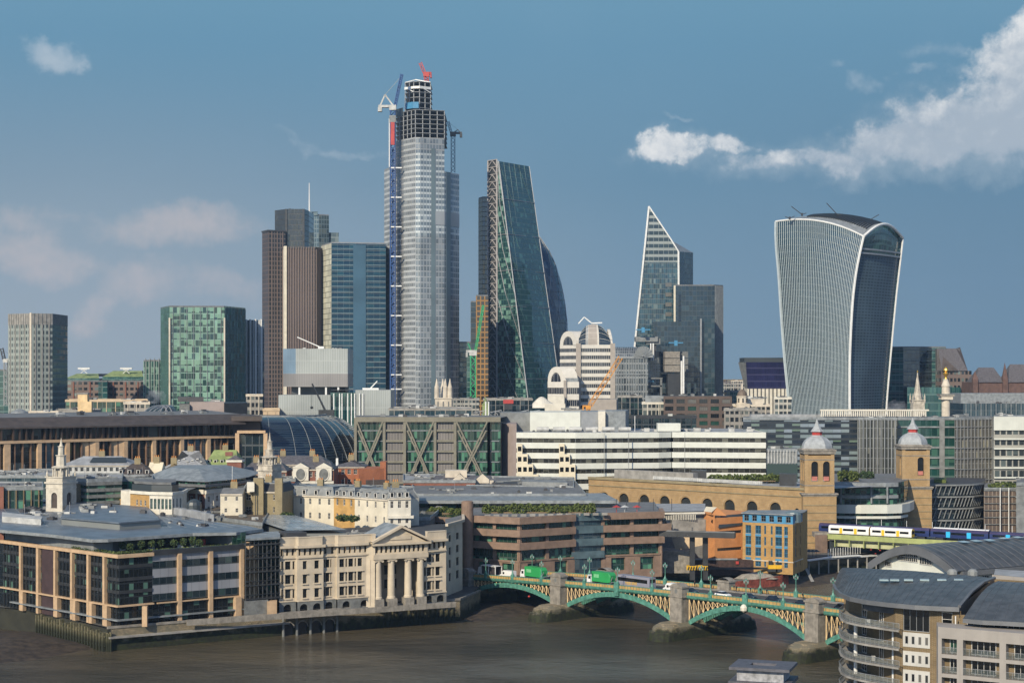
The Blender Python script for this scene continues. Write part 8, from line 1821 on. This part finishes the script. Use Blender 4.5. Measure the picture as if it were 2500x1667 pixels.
#  vehicles
mat('car_black',(.012,.013,.016),.22,var=.05,spec=.7);mat('car_white',(.75,.75,.74),.3,var=.03);mat('car_dark',(.02,.025,.04),.25,var=.05);mat('truck_green',(.03,.31,.09),.4,var=.06);mat('tyre',(.015,.015,.015),.9);mat('coach_grey',(.25,.25,.30),.3,var=.05);mat('coach_dark',(.06,.055,.06),.4);mat('bus_white',(.72,.72,.70),.4,var=.04);mat('rim',(.35,.35,.36),.4,metal=.6)
def veh(name,label,cat,s,o,group=None,rev=False):
 e=empty(name,bp(s,o,deck(s)+.02),label,cat,group);sl_=(deck(s+1)-deck(s-1))/2
 e.rotation_euler=(0,0,atan2(qd[1],qd[0])+(pi if rev else 0));ORG[e.name]=(0,0,0);return e
def wheels(e,xs,w_,r=.34):
 for x in xs:
  for y in(-w_/2,w_/2):
   mb=MB().use('tyre');mb.tube((x,y-.12,r),(x,y+.12,r),r,12);o=mb.build('wheel',e);mb=MB().use('rim');sgn=1 if y>0 else-1;mb.tube((x,y+sgn*.1,r),(x,y+sgn*.135,r),r*.55,8);mb.build('rim',o)
def loft(mb,secs):
 """secs: list of (x, [(y,z)...]) closed rings"""
 for(x0,a),(x1,c)in zip(secs,secs[1:]):
  n=len(a)
  for i in range(n):k=(i+1)%n;mb.face([(x0,*a[i]),(x1,*c[i]),(x1,*c[k]),(x0,*a[k])])
 mb.face([(secs[0][0],*p)for p in secs[0][1]][::-1]);mb.face([(secs[-1][0],*p)for p in secs[-1][1]])
def ring(w_,z0,z1,t=.85):return[(-w_/2,z0),(w_/2,z0),(w_/2,z0+(z1-z0)*.6),(w_/2*t,z1),(-w_/2*t,z1),(-w_/2,z0+(z1-z0)*.6)]
def car(label,s,o,m,rev=False,suv=0.0):
 e=veh('car',label,'car',s,o,'cars crossing the bridge',rev);mb=MB().use(m)
 loft(mb,[(-2.2,ring(1.6,.35,.72)),(-2.0,ring(1.75,.28,.92)),(-.9,ring(1.8,.26,.98)),(1.0,ring(1.8,.26,.96)),(2.0,ring(1.7,.28,.78)),(2.2,ring(1.5,.35,.65))]);mb.build('body',e)
 mb=MB().use('pane_dark');h=1.42+suv;loft(mb,[(-1.75,[(-.8,.95),(.8,.95),(.78,.97),(.7,.98),(-.7,.98),(-.78,.97)]),(-1.1,[(-.82,.93),(.82,.93),(.76,1.2),(.62,h),(-.62,h),(-.76,1.2)]),(.35,[(-.82,.93),(.82,.93),(.76,1.2),(.62,h),(-.62,h),(-.76,1.2)]),(1.15,[(-.8,.93),(.8,.93),(.78,.95),(.7,.97),(-.7,.97),(-.78,.95)])]);c=mb.build('cabin_glass',e)
 mb=MB().use(m);mb.box((-.38,0,h-.02),(1,0),1.5,1.26,.05);mb.build('roof',e);wheels(e,(-1.35,1.35),1.66)
 for y in(-.6,.6):mb=MB().use('lamp_glass');mb.box((2.1,y,.58),(1,0),.14,.32,.13);mb.build('headlight',e);mb=MB().use('paint_red');mb.box((-2.14,y,.66),(1,0),.1,.3,.12);mb.build('tail_light',e)
def van(label,s,o,m='car_white',L=5.0,h=2.2,w_=1.9,rev=False,mark=None):
 e=veh('van',label,'van',s,o,'vans crossing the bridge',rev);mb=MB().use(m);H=L/2
 loft(mb,[(-H,ring(w_,.35,h,.93)),(H-1.5,ring(w_,.35,h,.93)),(H-.9,ring(w_,.33,h*.78,.9)),(H-.75,ring(w_,.33,1.15,.92)),(H,ring(w_*.95,.35,.85,.9))]);mb.build('body',e)
 mb=MB().use('pane_dark');mb.face([(H-1.42,-.75,h*.94),(H-1.42,.75,h*.94),(H-.76,.8,1.2),(H-.76,-.8,1.2)][::-1]);mb.build('windscreen',e)
 for y in(-1,1):mb=MB().use('pane_dark');mb.box((H-1.75,y*(w_/2-.02),1.15),(1,0),.75,.08,.6);mb.build('side_window',e)
 if mark:mb=MB().use(mark);mb.box((-H+1.8,-w_/2-.01,.9),(1,0),.5,.03,.8);mb.build('side_marking',e)
 wheels(e,(-H+1.0,H-1.0),w_-.15,.36)
def truck(label,s,o,L=8.6,rev=True):
 e=veh('refuse_truck',label,'truck',s,o,'green trucks on the bridge',rev);mb=MB().use('truck_green');mb.box((-1.1,0,1.05),(1,0),6.2,2.45,2.65);loft(mb,[(-5.0,ring(2.2,1.3,3.0,.9)),(-4.2,ring(2.45,1.05,3.7,1))]);mb.build('body',e)
 mb=MB().use('plant_white');
 for y in(-1.24,1.24):
  mb=MB().use('hedge_pale');mb.box((.2,y,2.15),(1,0),1.9,.03,.9);mb.build('side_panel',e)
 mb=MB().use('plant_dark');mb.box((-.4,0,.55),(1,0),8.4,1.1,.5);mb.build('chassis',e)
 mb=MB().use('car_white');loft(mb,[(2.15,ring(2.35,.7,2.75,.96)),(3.5,ring(2.35,.7,2.7,.94)),(3.95,ring(2.3,.55,1.5,.98))]);mb.build('cab',e)
 mb=MB().use('pane_dark');mb.face([(3.54,-1.02,2.55),(3.54,1.02,2.55),(3.93,1.08,1.55),(3.93,-1.08,1.55)][::-1]);mb.build('windscreen',e)
 for y in(-1.18,1.18):mb=MB().use('pane_dark');mb.box((2.9,y,1.6),(1,0),.8,.06,.75);mb.build('side_window',e)
 mb=MB().use('steel_grey');
 for y in(-.8,.8):mb.tube((-4.6,y,.8),(-5.5,y,2.6),.12,5)
 mb.tube((-5.3,-1,1.2),(-5.3,1,1.2),.14,5);mb.build('bin_lift',e);wheels(e,(3.1,-1.7,-3.1),2.1,.48)
mat('hedge_pale',(.22,.60,.30),.5,var=.15)
def atpx(px,o=-5):
 lo,hi=-10.0,205.0
 for _ in range(40):
  m_=(lo+hi)/2;x,y=bp(m_,o);lo,hi=(m_,hi)if 1250+x/y*F<px else(lo,m_)
 return lo
e=veh('car_transporter','white framed open box truck with dark side panels at the left end of the bridge','truck',atpx(1197,-4.6),-4.6,None,True)
mb=MB().use('bus_white')
for x in(-3.6,-.6,2.6):
 for y in(-1.2,1.2):mb.box((x,y,.7),(1,0),.22,.14,2.5)
for y in(-1.2,1.2):mb.box((-.5,y,3.15),(1,0),6.6,.16,.2)
mb.box((-.5,0,.6),(1,0),6.6,2.5,.2);mb.box((-.5,0,3.3),(1,0),6.5,2.5,.08);mb.build('frame',e)
mb=MB().use('coach_dark');mb.box((-2.1,-1.12,.8),(1,0),2.7,.06,2.3);mb.build('curtain_side',e);mb=MB().use('coach_dark');mb.box((1.0,-1.12,.8),(1,0),2.9,.06,2.3);mb.build('curtain_side',e);mb=MB().use('coach_dark');mb.box((-.5,1.12,.8),(1,0),6,.06,2.3);mb.build('curtain_side',e)
mb=MB().use('bus_white');loft(mb,[(2.8,ring(2.3,.6,2.9,.96)),(3.9,ring(2.3,.6,2.7,.95)),(4.3,ring(2.25,.5,1.5,.98))]);mb.build('cab',e);mb=MB().use('pane_dark');mb.face([(3.95,-1.0,2.5),(3.95,1.0,2.5),(4.28,1.0,1.55),(4.28,-1.0,1.55)][::-1]);mb.build('windscreen',e);wheels(e,(3.3,-2.4),2.1,.45)
van('white panel van behind the first green truck on the bridge',atpx(1240,-4.6),-4.6,L=5.2,rev=True)
truck('green refuse truck with white cab nearest the left end of the bridge',atpx(1300,-4.8),-4.8);truck('second green refuse truck with white cab, behind the coach on the bridge',atpx(1465,-4.8),-4.8)
car('black taxi behind the first stone pier of the bridge',atpx(1388,-5),-5,'car_black',True,.25);car('low dark car just left of the first stone pier',atpx(1350,-6),-6,'car_dark',True)
s_=atpx(1553,-4.8);e=veh('coach','long grey coach with black windows and yellow lettering on the bridge','coach',s_,-4.8,None,True)
mb=MB().use('coach_grey');loft(mb,[(-6,ring(2.45,.5,3.3,.92)),(5.6,ring(2.45,.5,3.3,.92)),(6,ring(2.4,.5,2.9,.9))]);mb.build('body',e)
for y in(-1.235,1.235):mb=MB().use('pane_dark');mb.box((.3,y,1.75),(1,0),11,.05,.95);mb.build('side_glazing',e)
mb=MB().use('pane_dark');mb.face([(6.02,-1.1,1.4),(6.02,1.1,1.4),(5.75,1.0,3.0),(5.75,-1.0,3.0)]);mb.build('windscreen',e);mb=MB().use('pane_dark');mb.face([(-6.02,1.0,2.0),(-6.02,-1.0,2.0),(-6.02,-1.0,2.9),(-6.02,1.0,2.9)]);mb.build('rear_window',e);wheels(e,(4.0,-3.0,-4.3),2.2,.5)
mb=MB().use('paint_yellow');x_=2.6
for w_,st in((.5,'n'),(.42,'o'),(.42,'o'),(.3,'i'),(.42,'o'),(.4,'n'),(.42,'o'),(.3,'i')):
 y_,z_=1.27,.95+.03*(2.6-x_)
 mb.box((x_,y_,z_),(1,0),.11,.03,.75)
 if st!='i':mb.box((x_-w_+.1,y_,z_),(1,0),.11,.03,.6);mb.box((x_-w_/2+.05,y_+.004,z_+.5),(1,0),w_,.03,.12)
 if st=='o':mb.box((x_-w_/2+.05,y_+.004,z_),(1,0),w_,.03,.12)
 x_-=w_+.16
mb.build('lettering',e)
van('small white box van with a blue mark left of the second stone pier',atpx(1640,-4.8),-4.8,L=4.6,h=2.3,rev=True,mark='paint_blue')
car('dark car just right of the second stone pier',atpx(1686,-5),-5,'car_dark');car('white saloon car between the second and third stone piers',atpx(1765,-4.8),-4.8,'car_white');car('grey windowed dark car under the eighth near lamp post',atpx(1828,-6),-6,'car_dark');car('black taxi left of the two black cars near the third pier',atpx(1889,-5),-5,'car_black',False,.25);car('black car just left of the third stone pier',atpx(1962,-5),-5,'car_black');car('black taxi right of the third stone pier beside the balconies',atpx(2058,-5),-5,'car_black',False,.25)
#  people on the far pavement
def person_mesh(name,coat,legs,stride=.22,bagged=False):
 v=[(0,0,.92),(0,0,1.15),(0,0,1.40),(0,0,1.50),(0,.02,1.60),(0,.02,1.72),(.10,0,.88),(.11,stride*.5,.48),(.11,stride*.7,.07),(.11,stride*.7+.14,.04),(-.10,0,.88),(-.11,-stride*.3,.48),(-.11,-stride*.9,.08),(-.11,-stride*.9+.14,.05),(.19,0,1.38),(.23,-.05,1.12),(.22,.06,.90),(-.19,0,1.38),(-.23,.06,1.12),(-.22,.14,.92)]
 e_=[(0,1),(1,2),(2,3),(3,4),(4,5),(0,6),(6,7),(7,8),(8,9),(0,10),(10,11),(11,12),(12,13),(2,14),(14,15),(15,16),(2,17),(17,18),(18,19)]
 r_=[.15,.14,.16,.06,.10,.09,.10,.075,.05,.04,.10,.075,.05,.04,.075,.055,.04,.075,.055,.04]
 me=bpy.data.meshes.new(name);me.from_pydata(v,e_,[]);o=bpy.data.objects.new(name,me);COL.objects.link(o);md=o.modifiers.new('s','SKIN');
 for i,q in enumerate(me.skin_vertices[0].data):q.radius=(r_[i],r_[i]*.8);q.use_root=(i==0)
 s_=o.modifiers.new('d','SUBSURF');s_.levels=1;dg=bpy.context.evaluated_depsgraph_get();m2=bpy.data.meshes.new_from_object(o.evaluated_get(dg));bpy.data.objects.remove(o)
 for m in(coat,legs,'skin_tone','hair_dark'):m2.materials.append(MM(m))
 for p in m2.polygons:z=p.center[2];p.material_index=3 if z>1.68 or(z>1.55 and p.center[1]<0)else 2 if z>1.48 else 0 if z> .85 else 1
 return m2
mat('skin_tone',(.45,.28,.20),.6);mat('hair_dark',(.03,.02,.015),.7);mat('coat_black',(.02,.02,.022),.8);mat('coat_navy',(.02,.03,.06),.8);mat('coat_brown',(.10,.07,.05),.8);mat('trouser',(.03,.03,.035),.8)
pmeshes=[person_mesh('person',c,'trouser',st)for c,st in(('coat_black',.25),('coat_navy',.15),('coat_brown',.3))]
for k,(px,lab,o)in enumerate(((1696,'person in dark clothes walking on the far pavement left of the far stone pier',-15.2),(1737,'lone person in black walking just left of the far stone pier niche',-15.4),(1792,'person in a dark coat right of the far stone pier',-15.2),(1798,'person in brown walking close beside the one in the dark coat',-14.8),(1832,'person in navy just right of the tall far lamp pedestal',-15.0),(1843,'person in black second to the right of the far lamp pedestal',-15.2),(1856,'person in brown in the middle of the group on the far pavement',-15.0),(1872,'tall person in black walking alone right of the group',-15.2),(1894,'person in navy last on the right of the far pavement',-15.0),(1962,'cyclist in dark clothes near the third stone pier',-13.4))):
 s=atpx(px,o);
 if px==1962:
  e=empty('bicycle',bp(s,o,deck(s)+.02),'dark bicycle ridden near the third stone pier','bicycle');e.rotation_euler=(0,0,atan2(qd[1],qd[0]));ORG[e.name]=(0,0,0)
  for x in(-.5,.5):
   mb=MB().use('tyre');pv=None
   for j in range(13):a=j*pi/6;q=(x+.33*cos(a),0,.35+.33*sin(a));(mb.tube(pv,q,.03,4)if pv else None);pv=q
   mb.build('wheel',e)
  mb=MB().use('steel_dark');mb.tube((-.5,0,.35),(-.1,0,.8),.03,4);mb.tube((-.1,0,.8),(.4,0,.85),.03,4);mb.tube((.5,0,.35),(.4,0,.95),.03,4);mb.tube((-.05,0,.35),(.4,0,.8),.03,4);mb.tube((-.05,0,.35),(-.12,0,.9),.03,4);mb.build('frame',e)
 m=pmeshes[k%3];ob=bpy.data.objects.new('person',m);COL.objects.link(ob);ob.location=bp(s,o,deck(s)+(.16 if px!=1962 else .3));ob.rotation_euler=(0.25 if px==1962 else 0,0,atan2(qd[1],qd[0])-pi/2+(pi if k%2 and px!=1962 else 0));sc_=(1.0,.96,1.03)[k%3];ob.scale=(sc_,sc_,sc_);tag(ob,lab,'person','people on the bridge')
 #  near right: curved apartment block
mat('zinc',(.108,.108,.112),.42,metal=.35,nscale=.5,var=.2,streak=.35);mat('zinc_edge',(.17,.175,.185),.45,metal=.3,var=.1)
mat('pink_render',(.32,.295,.27),.8,var=.06,streak=.2);m_=mat('glass_rail',(.16,.19,.19),.1,var=.2);P_(NT(m_.node_tree)).inputs['Alpha'].default_value= .28
b=Bld('curved_apartment_block','brown brick apartment block with curved zinc roofs and rounded glass balconies at the lower right','apartment block',(*P(2185,278),5))
def zroof(pts_f,pts_b,zf,zb,part,n=6,hump=.9):
 """roof sheet between a front eave chain and a back chain"""
 m=b.p(part,'zinc');N=len(pts_f)
 q=lambda i,t:(*lerp(pts_f[i],pts_b[i],t),zf+(zb-zf)*t+hump*sin(pi*t)*(.6+.4*t))
 for i in range(N-1):
  for k in range(n):m.face([q(i,k/n),q(i+1,k/n),q(i+1,(k+1)/n),q(i,(k+1)/n)])
 sm_=b.p(part+'_seams','zinc_edge')
 for i in range(N-1):
  K=max(1,int(dirn(pts_f[i],pts_f[i+1])[2]/1.1))
  for j in range(K):
   f_=lambda t:tuple(lerp(q(i,t),q(i+1,t),j/K))
   for k in range(n):a,c=f_(k/n),f_((k+1)/n);sm_.tube((a[0],a[1],a[2]+.02),(c[0],c[1],c[2]+.02),.035,3,cap=False)
 return q
fr=[P(2038,303),P(2044,296),P(2056,290),P(2080,285),(P(2120,281)),P(2170,278),P(2235,275),P(2290,273.6),P(2342,272.6)]
bk=[P(2060,309),P(2078,309),P(2100,308.5),P(2130,307.5),P(2175,306),P(2235,304),P(2310,300),P(2370,297),P(2428,293)]
q=zroof(fr,bk,29.3,31.4,'curved_roof')
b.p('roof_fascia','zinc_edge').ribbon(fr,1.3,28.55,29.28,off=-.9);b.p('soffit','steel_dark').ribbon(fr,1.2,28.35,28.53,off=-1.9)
for px,y in((2158,1410),(2184,1415),(2218,1419),(2257,1423),(2299,1426),(2340,1428)):
 d=291;b.solo('rooflight',mat('rooflight_glass',(.35,.45,.48),.15,var=.1)).box((*P(px,d),31.25),(.98,-.2),1.5,1.3,.25)
for px in(2325,2375):b.solo('roof_cowl','plant_grey').lathe(P(px,299),[(.9,31.2),(.9,31.9),(.5,32.3)],8)
r2f=[P(2352,269),P(2400,267),P(2450,266),P(2510,264.5),P(2580,263)];r2b=[P(2438,290),P(2460,289),P(2500,288),P(2550,287),P(2620,286)]
zroof(r2f,r2b,28.0,31.3,'lower_roof',6,1.3);b.p('lower_roof_fascia','zinc_edge').ribbon(r2f,1.0,27.3,27.98,off=-.7)
gx=[fr[-1],P(2358,277),P(2385,284),bk[-1]]
for i in range(3):b.p('roof_kerb','zinc_edge').tube((*lerp(fr[-1],bk[-1],i/3),29.35+(2.1*i/3)+.9*sin(pi*i/3)),(*lerp(fr[-1],bk[-1],(i+1)/3),29.35+(2.1*(i+1)/3)+.9*sin(pi*(i+1)/3)),.3,5)
b.p('roof_cheek','zinc').face([(*fr[-1],27.5),(*bk[-1],28),(*bk[-1],31.4),(*fr[-1],29.3)]);b.p('back_wall','brick_brown').wallq(P(2620,288),P(2060,311),5,31)
A,B_=P(2186,279),P(2346,273);Lw=dirn(A,B_)[2]
def ux(px,A=A,B_=B_):t=(px-1250)/F;d_,n_,L_=dirn(A,B_);return(t*A[1]-A[0])/(d_[0]-t*d_[1])
def zy(y,px):u=ux(px);return Z(y,A[1]+(B_[1]-A[1])*u/Lw)
big=(ux(2205),ux(2269),zy(1541,2237),zy(1487,2237));tw_=(ux(2299),ux(2325),zy(1530,2312),zy(1494,2312))
b.p('brick_wall','brick_brown').wall(A,B_,5,28.6,[big,tw_],.25)
b.win(A,B_,(big[0]+big[1])/2,big[2],big[1]-big[0],big[3]-big[2],.22,4,1,'frame_grey','pane_dark','large_window');b.win(A,B_,(tw_[0]+tw_[1])/2,tw_[2],tw_[1]-tw_[0],tw_[3]-tw_[2],.2,1,2,'frame_white','pane_dark')
for k in range(7):
 z1_=zy(1544,2237)-k*3.02;z0_=z1_-2.35;u0,u1=ux(2205),ux(2271);p0,p1=[(A[0]+dirn(A,B_)[0][0]*u,A[1]+dirn(A,B_)[0][1]*u)for u in(u0,u1)];p0,p1=[shift(p,(dirn(A,B_)[1][0]*.12,dirn(A,B_)[1][1]*.12))for p in(p0,p1)];Lp=u1-u0
 m=b.solo('white_window_panel',mat('panel_dull',(.50,.49,.46),.6,var=.06,streak=.15));m.wall(p0,p1,z0_,z1_,[(Lp*(t-.055),Lp*(t+.055),z0_+.5,z0_+1.75)for t in(.14,.38,.63,.88)],.1);m.face([(*p0,z1_),(*p1,z1_),(*shift(p1,(.1,.3)),z1_),(*shift(p0,(.1,.3)),z1_)])
 for t in(.14,.38,.63,.88):b.win(p0,p1,Lp*t,z0_+.5,Lp*.11,1.25,.08,1,1,'frame_grey',R.choice(('pane_dark','pane_mid','pane_blind')))
W0,W1=P(2074,297),A;n_=dirn(W0,W1)[1]
b.p('balcony_wall','brick_brown').wallq(W0,W1,5,28.6);b.p('balcony_side','brick_brown').wallq((W0[0]+2,W0[1]+14),W0,5,28.6)
bal=[P(2062,300),P(2047,294),P(2052,289.5),P(2066,286),P(2088,283.5),P(2112,281.5),P(2135,280),P(2165,278),P(2194,276.2)]
for k in range(7):
 zf=24.75-k*3.0
 m=b.solo('balcony_slab','concrete');m.prism((bal+[A,W0]),zf-.02,zf+.3,True,True)
 r_=b.solo('balcony_rail','steel_grey');ch=offs(bal,-.12)
 r_.ribbon(ch,.07,zf+1.32,zf+1.4);r_.ribbon(ch,.06,zf+.42,zf+.48)
 for i in range(len(ch)-1):
  Lr=dirn(ch[i],ch[i+1])[2];K=max(1,round(Lr/.95))
  for j in range(K):p_=lerp(ch[i],ch[i+1],j/K);r_.box((*p_,zf+.3),(1,0),.07,.07,1.05)
 p_=ch[-1];r_.box((*p_,zf+.3),(1,0),.07,.07,1.05)
 gl_=b.solo('glass_panels','glass_rail');gl_.ribbon(offs(bal,-.11),.02,zf+.5,zf+1.3)
 if k:
  for px,d_ in((2089,288),(2182,280)):b.solo('white_column','steel_white').lathe(P(px,d_),[(.32,zf+.3),(.32,zf+3.0)],10)
 for t,w_ in((.35,1.9),(.72,1.6)):b.win(W0,W1,dirn(W0,W1)[2]*t,zf+.35,w_,2.2,-.04,2,1,'frame_white',R.choice(('pane_dark','pane_mid')),'balcony_door')
 if k%2==0:b.solo('patio_chair','plant_white').box((*P(2120+k*6,283),zf+.3),(1,0),.6,.6,.8)
b.p('zinc_awning','zinc').prism([P(2108,284),P(2182,279.5),P(2182,283),P(2108,287)],27.2,28.3)
F0,F1=P(2290,268.6),P(2570,259);fd,fn,FL=dirn(F0,F1);ztp=Z(1529,268.6)
def fu(px):t=(px-1250)/F;return(t*F0[1]-F0[0])/(fd[0]-t*fd[1])
bays=[(2299,2336),(2351,2440),(2456,2545)]
holes=[(fu(a),fu(c),ztp-1.75-k*3.02-2.45,ztp-1.75-k*3.02)for a,c in bays for k in range(7)]
b.p('pink_frame','pink_render').wall(F0,F1,5,ztp,holes,1.5);b.p('pink_frame','pink_render').face([(*F0,ztp),(*F1,ztp),(*shift(F1,(1,5)),ztp),(*shift(F0,(1,5)),ztp)]);b.p('pink_frame','pink_render').wallq(shift(F0,(1,5)),F0,5,ztp)
I0,I1=shift(F0,(-fn[0]*1.5,-fn[1]*1.5)),shift(F1,(-fn[0]*1.5,-fn[1]*1.5));b.p('recessed_wall','brick_brown').wallq(I0,I1,5,ztp)
for(a,c)in bays:
 for k in range(7):
  z_=ztp-1.75-k*3.02-2.4;ua,uc=fu(a),fu(c);wd=uc-ua
  b.win(I0,I1,(ua+uc)/2+(.25 if wd<4 else 0),z_+.05,wd*(.5 if wd<4 else .68),2.2,-.05,2 if wd<4 else 4,1,'frame_white',R.choice(('pane_dark','pane_mid','pane_dark','pane_green')),'balcony_window')
  m=b.solo('balcony_rail','steel_grey');m.fin(F0,F1,(ua+uc)/2,wd,.05,z_+1.0,z_+1.07,-.2);K=max(3,round(wd/.9))
  for j in range(K+1):m.fin(F0,F1,ua+wd*j/K,.05,.05,z_,z_+1.0,-.2)
  b.solo('glass_panel','glass_rail').fin(F0,F1,(ua+uc)/2,wd-.1,.02,z_+.1,z_+.95,-.19)
U0,U1=P(2346,273),P(2590,266);UL=dirn(U0,U1)[2]
b.p('upper_wall','brick_brown').wallq(U0,U1,ztp-.5,28);
for c_,w_ in((.30,6.3),(.72,5.2)):b.win(U0,U1,UL*c_*.9,Z(1537,271),w_,1.35,-.05,6,1,'frame_white','pane_mid','ribbon_window')
b.p('down_pipe','steel_white').tube((*P(2333,271.5),8),(*P(2333,271.5),28),.1,5);b.done()
b=Bld('barrel_roofed_block','white walled block under a big arched zinc barrel roof with rooflights, behind the apartments','building',(*P(2230,340),5))
Lf_,Rf_=P(2132,346),P(2348,326);cd,cn,CL=dirn(Lf_,Rf_);ax=(-cn[0],-cn[1]);zl,zr_=28.3,28.9;zt_=32.5
def bq(t,s_,r=1.0,dz=0.0):
 p=lerp(Lf_,Rf_,t);h=sin(pi*(.10+.80*t));h0=sin(pi*.10);z=zl+(zr_-zl)*t+(zt_-zl)*(h-h0)/(1-h0)*r
 return(p[0]+ax[0]*s_,p[1]+ax[1]*s_,z+dz)
N=16
for i in range(N):
 t0,t1=i/N,(i+1)/N
 b.p('barrel_roof','zinc').face([bq(t0,-1.5),bq(t1,-1.5),bq(t1,46),bq(t0,46)]);b.p('roof_verge','zinc_edge').face([bq(t0,-1.52,1,-1.7),bq(t1,-1.52,1,-1.7),bq(t1,-1.52),bq(t0,-1.52)]);b.p('verge_soffit','zinc_edge').face([bq(t0,0,1,-1.0),bq(t1,0,1,-1.0),bq(t1,-1.52,1,-1.0),bq(t0,-1.52,1,-1.0)])
 if .06<t0< .93:a,c=bq(t0,.2,1,-1.0),bq(t1,.2,1,-1.0);b.p('gable_wall','white_panel').face([(a[0],a[1],20),(c[0],c[1],20),c,a])
for k in range(22):a_=-1+k*2.1;m=b.p('roof_seams','zinc_edge');pts=[bq(i/N,a_,1,.03)for i in range(N+1)];[m.tube(p,q_,.045,3,cap=False)for p,q_ in zip(pts,pts[1:])]
G0_,G1_=[shift(lerp(Lf_,Rf_,t),(ax[0]*.12,ax[1]*.12))for t in(.07,.93)];GL=dirn(G0_,G1_)[2]
for c_,w_,z_,h in((.12,1.8,27.9,1.1),(.38,5.6,29.4,1.7),(.62,3.2,29.2,1.4),(.10,2.8,25.2,1.7),(.34,3.2,25.4,1.2)):b.win(G0_,G1_,GL*c_,z_,w_,h,-.06,max(2,int(w_/.55)),2 if h>1.5 else 1,'frame_white','pane_mid')
for s_,t in((10,.62),(13.5,.62),(17,.63),(22,.60),(26,.60),(29.5,.60)):p=bq(t,s_,1,.4);b.solo('rooflight','rooflight_glass').face([p,bq(t,s_+2.0,1,.4),bq(t-.07,s_+2.0,1,.4),bq(t-.07,s_,1,.4)][::-1])
S0,S1=Rf_,shift(Rf_,(ax[0]*46,ax[1]*46));S0,S1=shift(S0,(-cd[0]*.6,-cd[1]*.6)),shift(S1,(-cd[0]*.6,-cd[1]*.6));SL=dirn(S0,S1)[2]
b.fac(S0,S1,5,zr_-.9,16,[(zr_-3.0-k*3,1.7)for k in range(3)],'render_cream',ww=1.9,rec=.15,nx=3,ny=2,fm='frame_white',gm=('pane_mid','pane_green'));b.p('eaves','zinc_edge').ribbon([S0,S1],1.0,zr_-1.0,zr_-.1)
b.p('body','white_panel').wallq(shift(Lf_,(1,12)),G0_,5,26);b.p('terrace_block','stone_white').prism([P(2135,334),P(2300,324),P(2310,330),P(2140,344)],5,24.2);b.p('terrace_rail','steel_grey').ribbon([P(2130,338),P(2136,333.5),P(2160,332)],.08,24.4,25.4);b.p('grey_canopy','zinc').prism([P(2258,328),P(2330,321),P(2334,325),P(2262,332)],25.4,26.6)
b.done()
b=Bld('low_brick_annexe','low orange brick annexe with a white terrace between the two zinc roofed blocks','building',(*P(2470,305),5));p=[P(2425,309),P(2580,300),P(2590,316),P(2430,322)]
b.fac(p[0],p[1],5,Z(1415,305),7,[(Z(1415,305)-2.1,1.6)],'brick_orange' if 0 else 'brick_ochre',ww=1.0,rec=.2);b.p('roof','roof_light').face([(*x,Z(1415,305))for x in p]);b.p('parapet','pink_render').ribbon(p[:2],.4,Z(1415,305)-.2,Z(1408,305));b.p('white_terrace','plant_white').prism([P(2420,300),P(2450,299),P(2450,306),P(2420,307)],20,Z(1428,302));b.done()
b=Bld('brick_chimney','square brick chimney with grey stone collars and a hollow top at the bottom edge','chimney',(X(1864,152),152,5));cxy=P(1864,152);u_=(cos(-.32),sin(-.32));zc_=Z(1622,152)
mat('lead_cap',(.10,.10,.12),.6,var=.2,nscale=2,streak=.4)
b.p('brick_shaft',brick('brick_shaft',(.26,.085,.06),mortar=(.3,.24,.2),sc=2)).box((*cxy,5),u_,4.5,3.8,zc_-1.5-5);b.p('lower_collar','lead_cap').box((*cxy,zc_-1.5),u_,5.4,4.7,.3)
b.p('stone_block',mat('stone_cool',(.36,.36,.38),.85,nscale=2,var=.25,streak=.5)).box((*cxy,zc_-1.2),u_,4.1,3.4,1.0)
def ringslab(m,w_,l,iw,il,z0,z1):
 f=lambda i,j,a,c:(cxy[0]+u_[0]*i*a/2-u_[1]*j*c/2,cxy[1]+u_[1]*i*a/2+u_[0]*j*c/2);cs=[(-1,-1),(1,-1),(1,1),(-1,1)]
 for k in range(4):
  a,c=cs[k],cs[(k+1)%4];o0,o1,i0,i1=f(*a,w_,l),f(*c,w_,l),f(*a,iw,il),f(*c,iw,il)
  m.face([(*o0,z0),(*o1,z0),(*o1,z1),(*o0,z1)]);m.face([(*o0,z1),(*o1,z1),(*i1,z1),(*i0,z1)]);m.face([(*i0,z1),(*i1,z1),(*i1,z0-.9),(*i0,z0-.9)]);m.face([(*o1,z0),(*o0,z0),(*i0,z0),(*i1,z0)])
ringslab(b.p('top_collar','lead_cap'),5.3,4.5,2.2,1.3,zc_-.2,zc_+.05);b.done()
#  steam from rooftops
def steam(px,d,py0,py1,wd,label,dens=.035):
 m=bpy.data.materials.new('steam');m.use_nodes=True;T=NT(m.node_tree);T.n.clear()
 pos=T.add('ShaderNodeNewGeometry').outputs['Position'];n=T.noise(pos,.22,4,.6)
 v=T.add('ShaderNodeVolumePrincipled',inp={'Color':(.9,.92,.95,1),'Density':T.m('MULTIPLY',T.smooth(n,.42,.7),dens*4)})
 T.l.new(v.outputs[0],T.add('ShaderNodeOutputMaterial').inputs['Volume'])
 x,z0,z1=X(px,d),Z(py0,d),Z(py1,d);mb=MB().use(m);h=z1-z0
 mb.lathe((x,d),[(.2*wd,z0),(.45*wd,z0+h*.3),(.5*wd,z0+h*.6),(.38*wd,z0+h*.85),(.1*wd,z1)],12)
 tag(mb.build('steam',smooth=True),label,'steam',kind='stuff')
steam(380,880,985,950,11,'thin white steam drifting off a roof below the green tower')
steam(2190,900,1008,975,11,'thin white steam beside the foot of the curved tower')
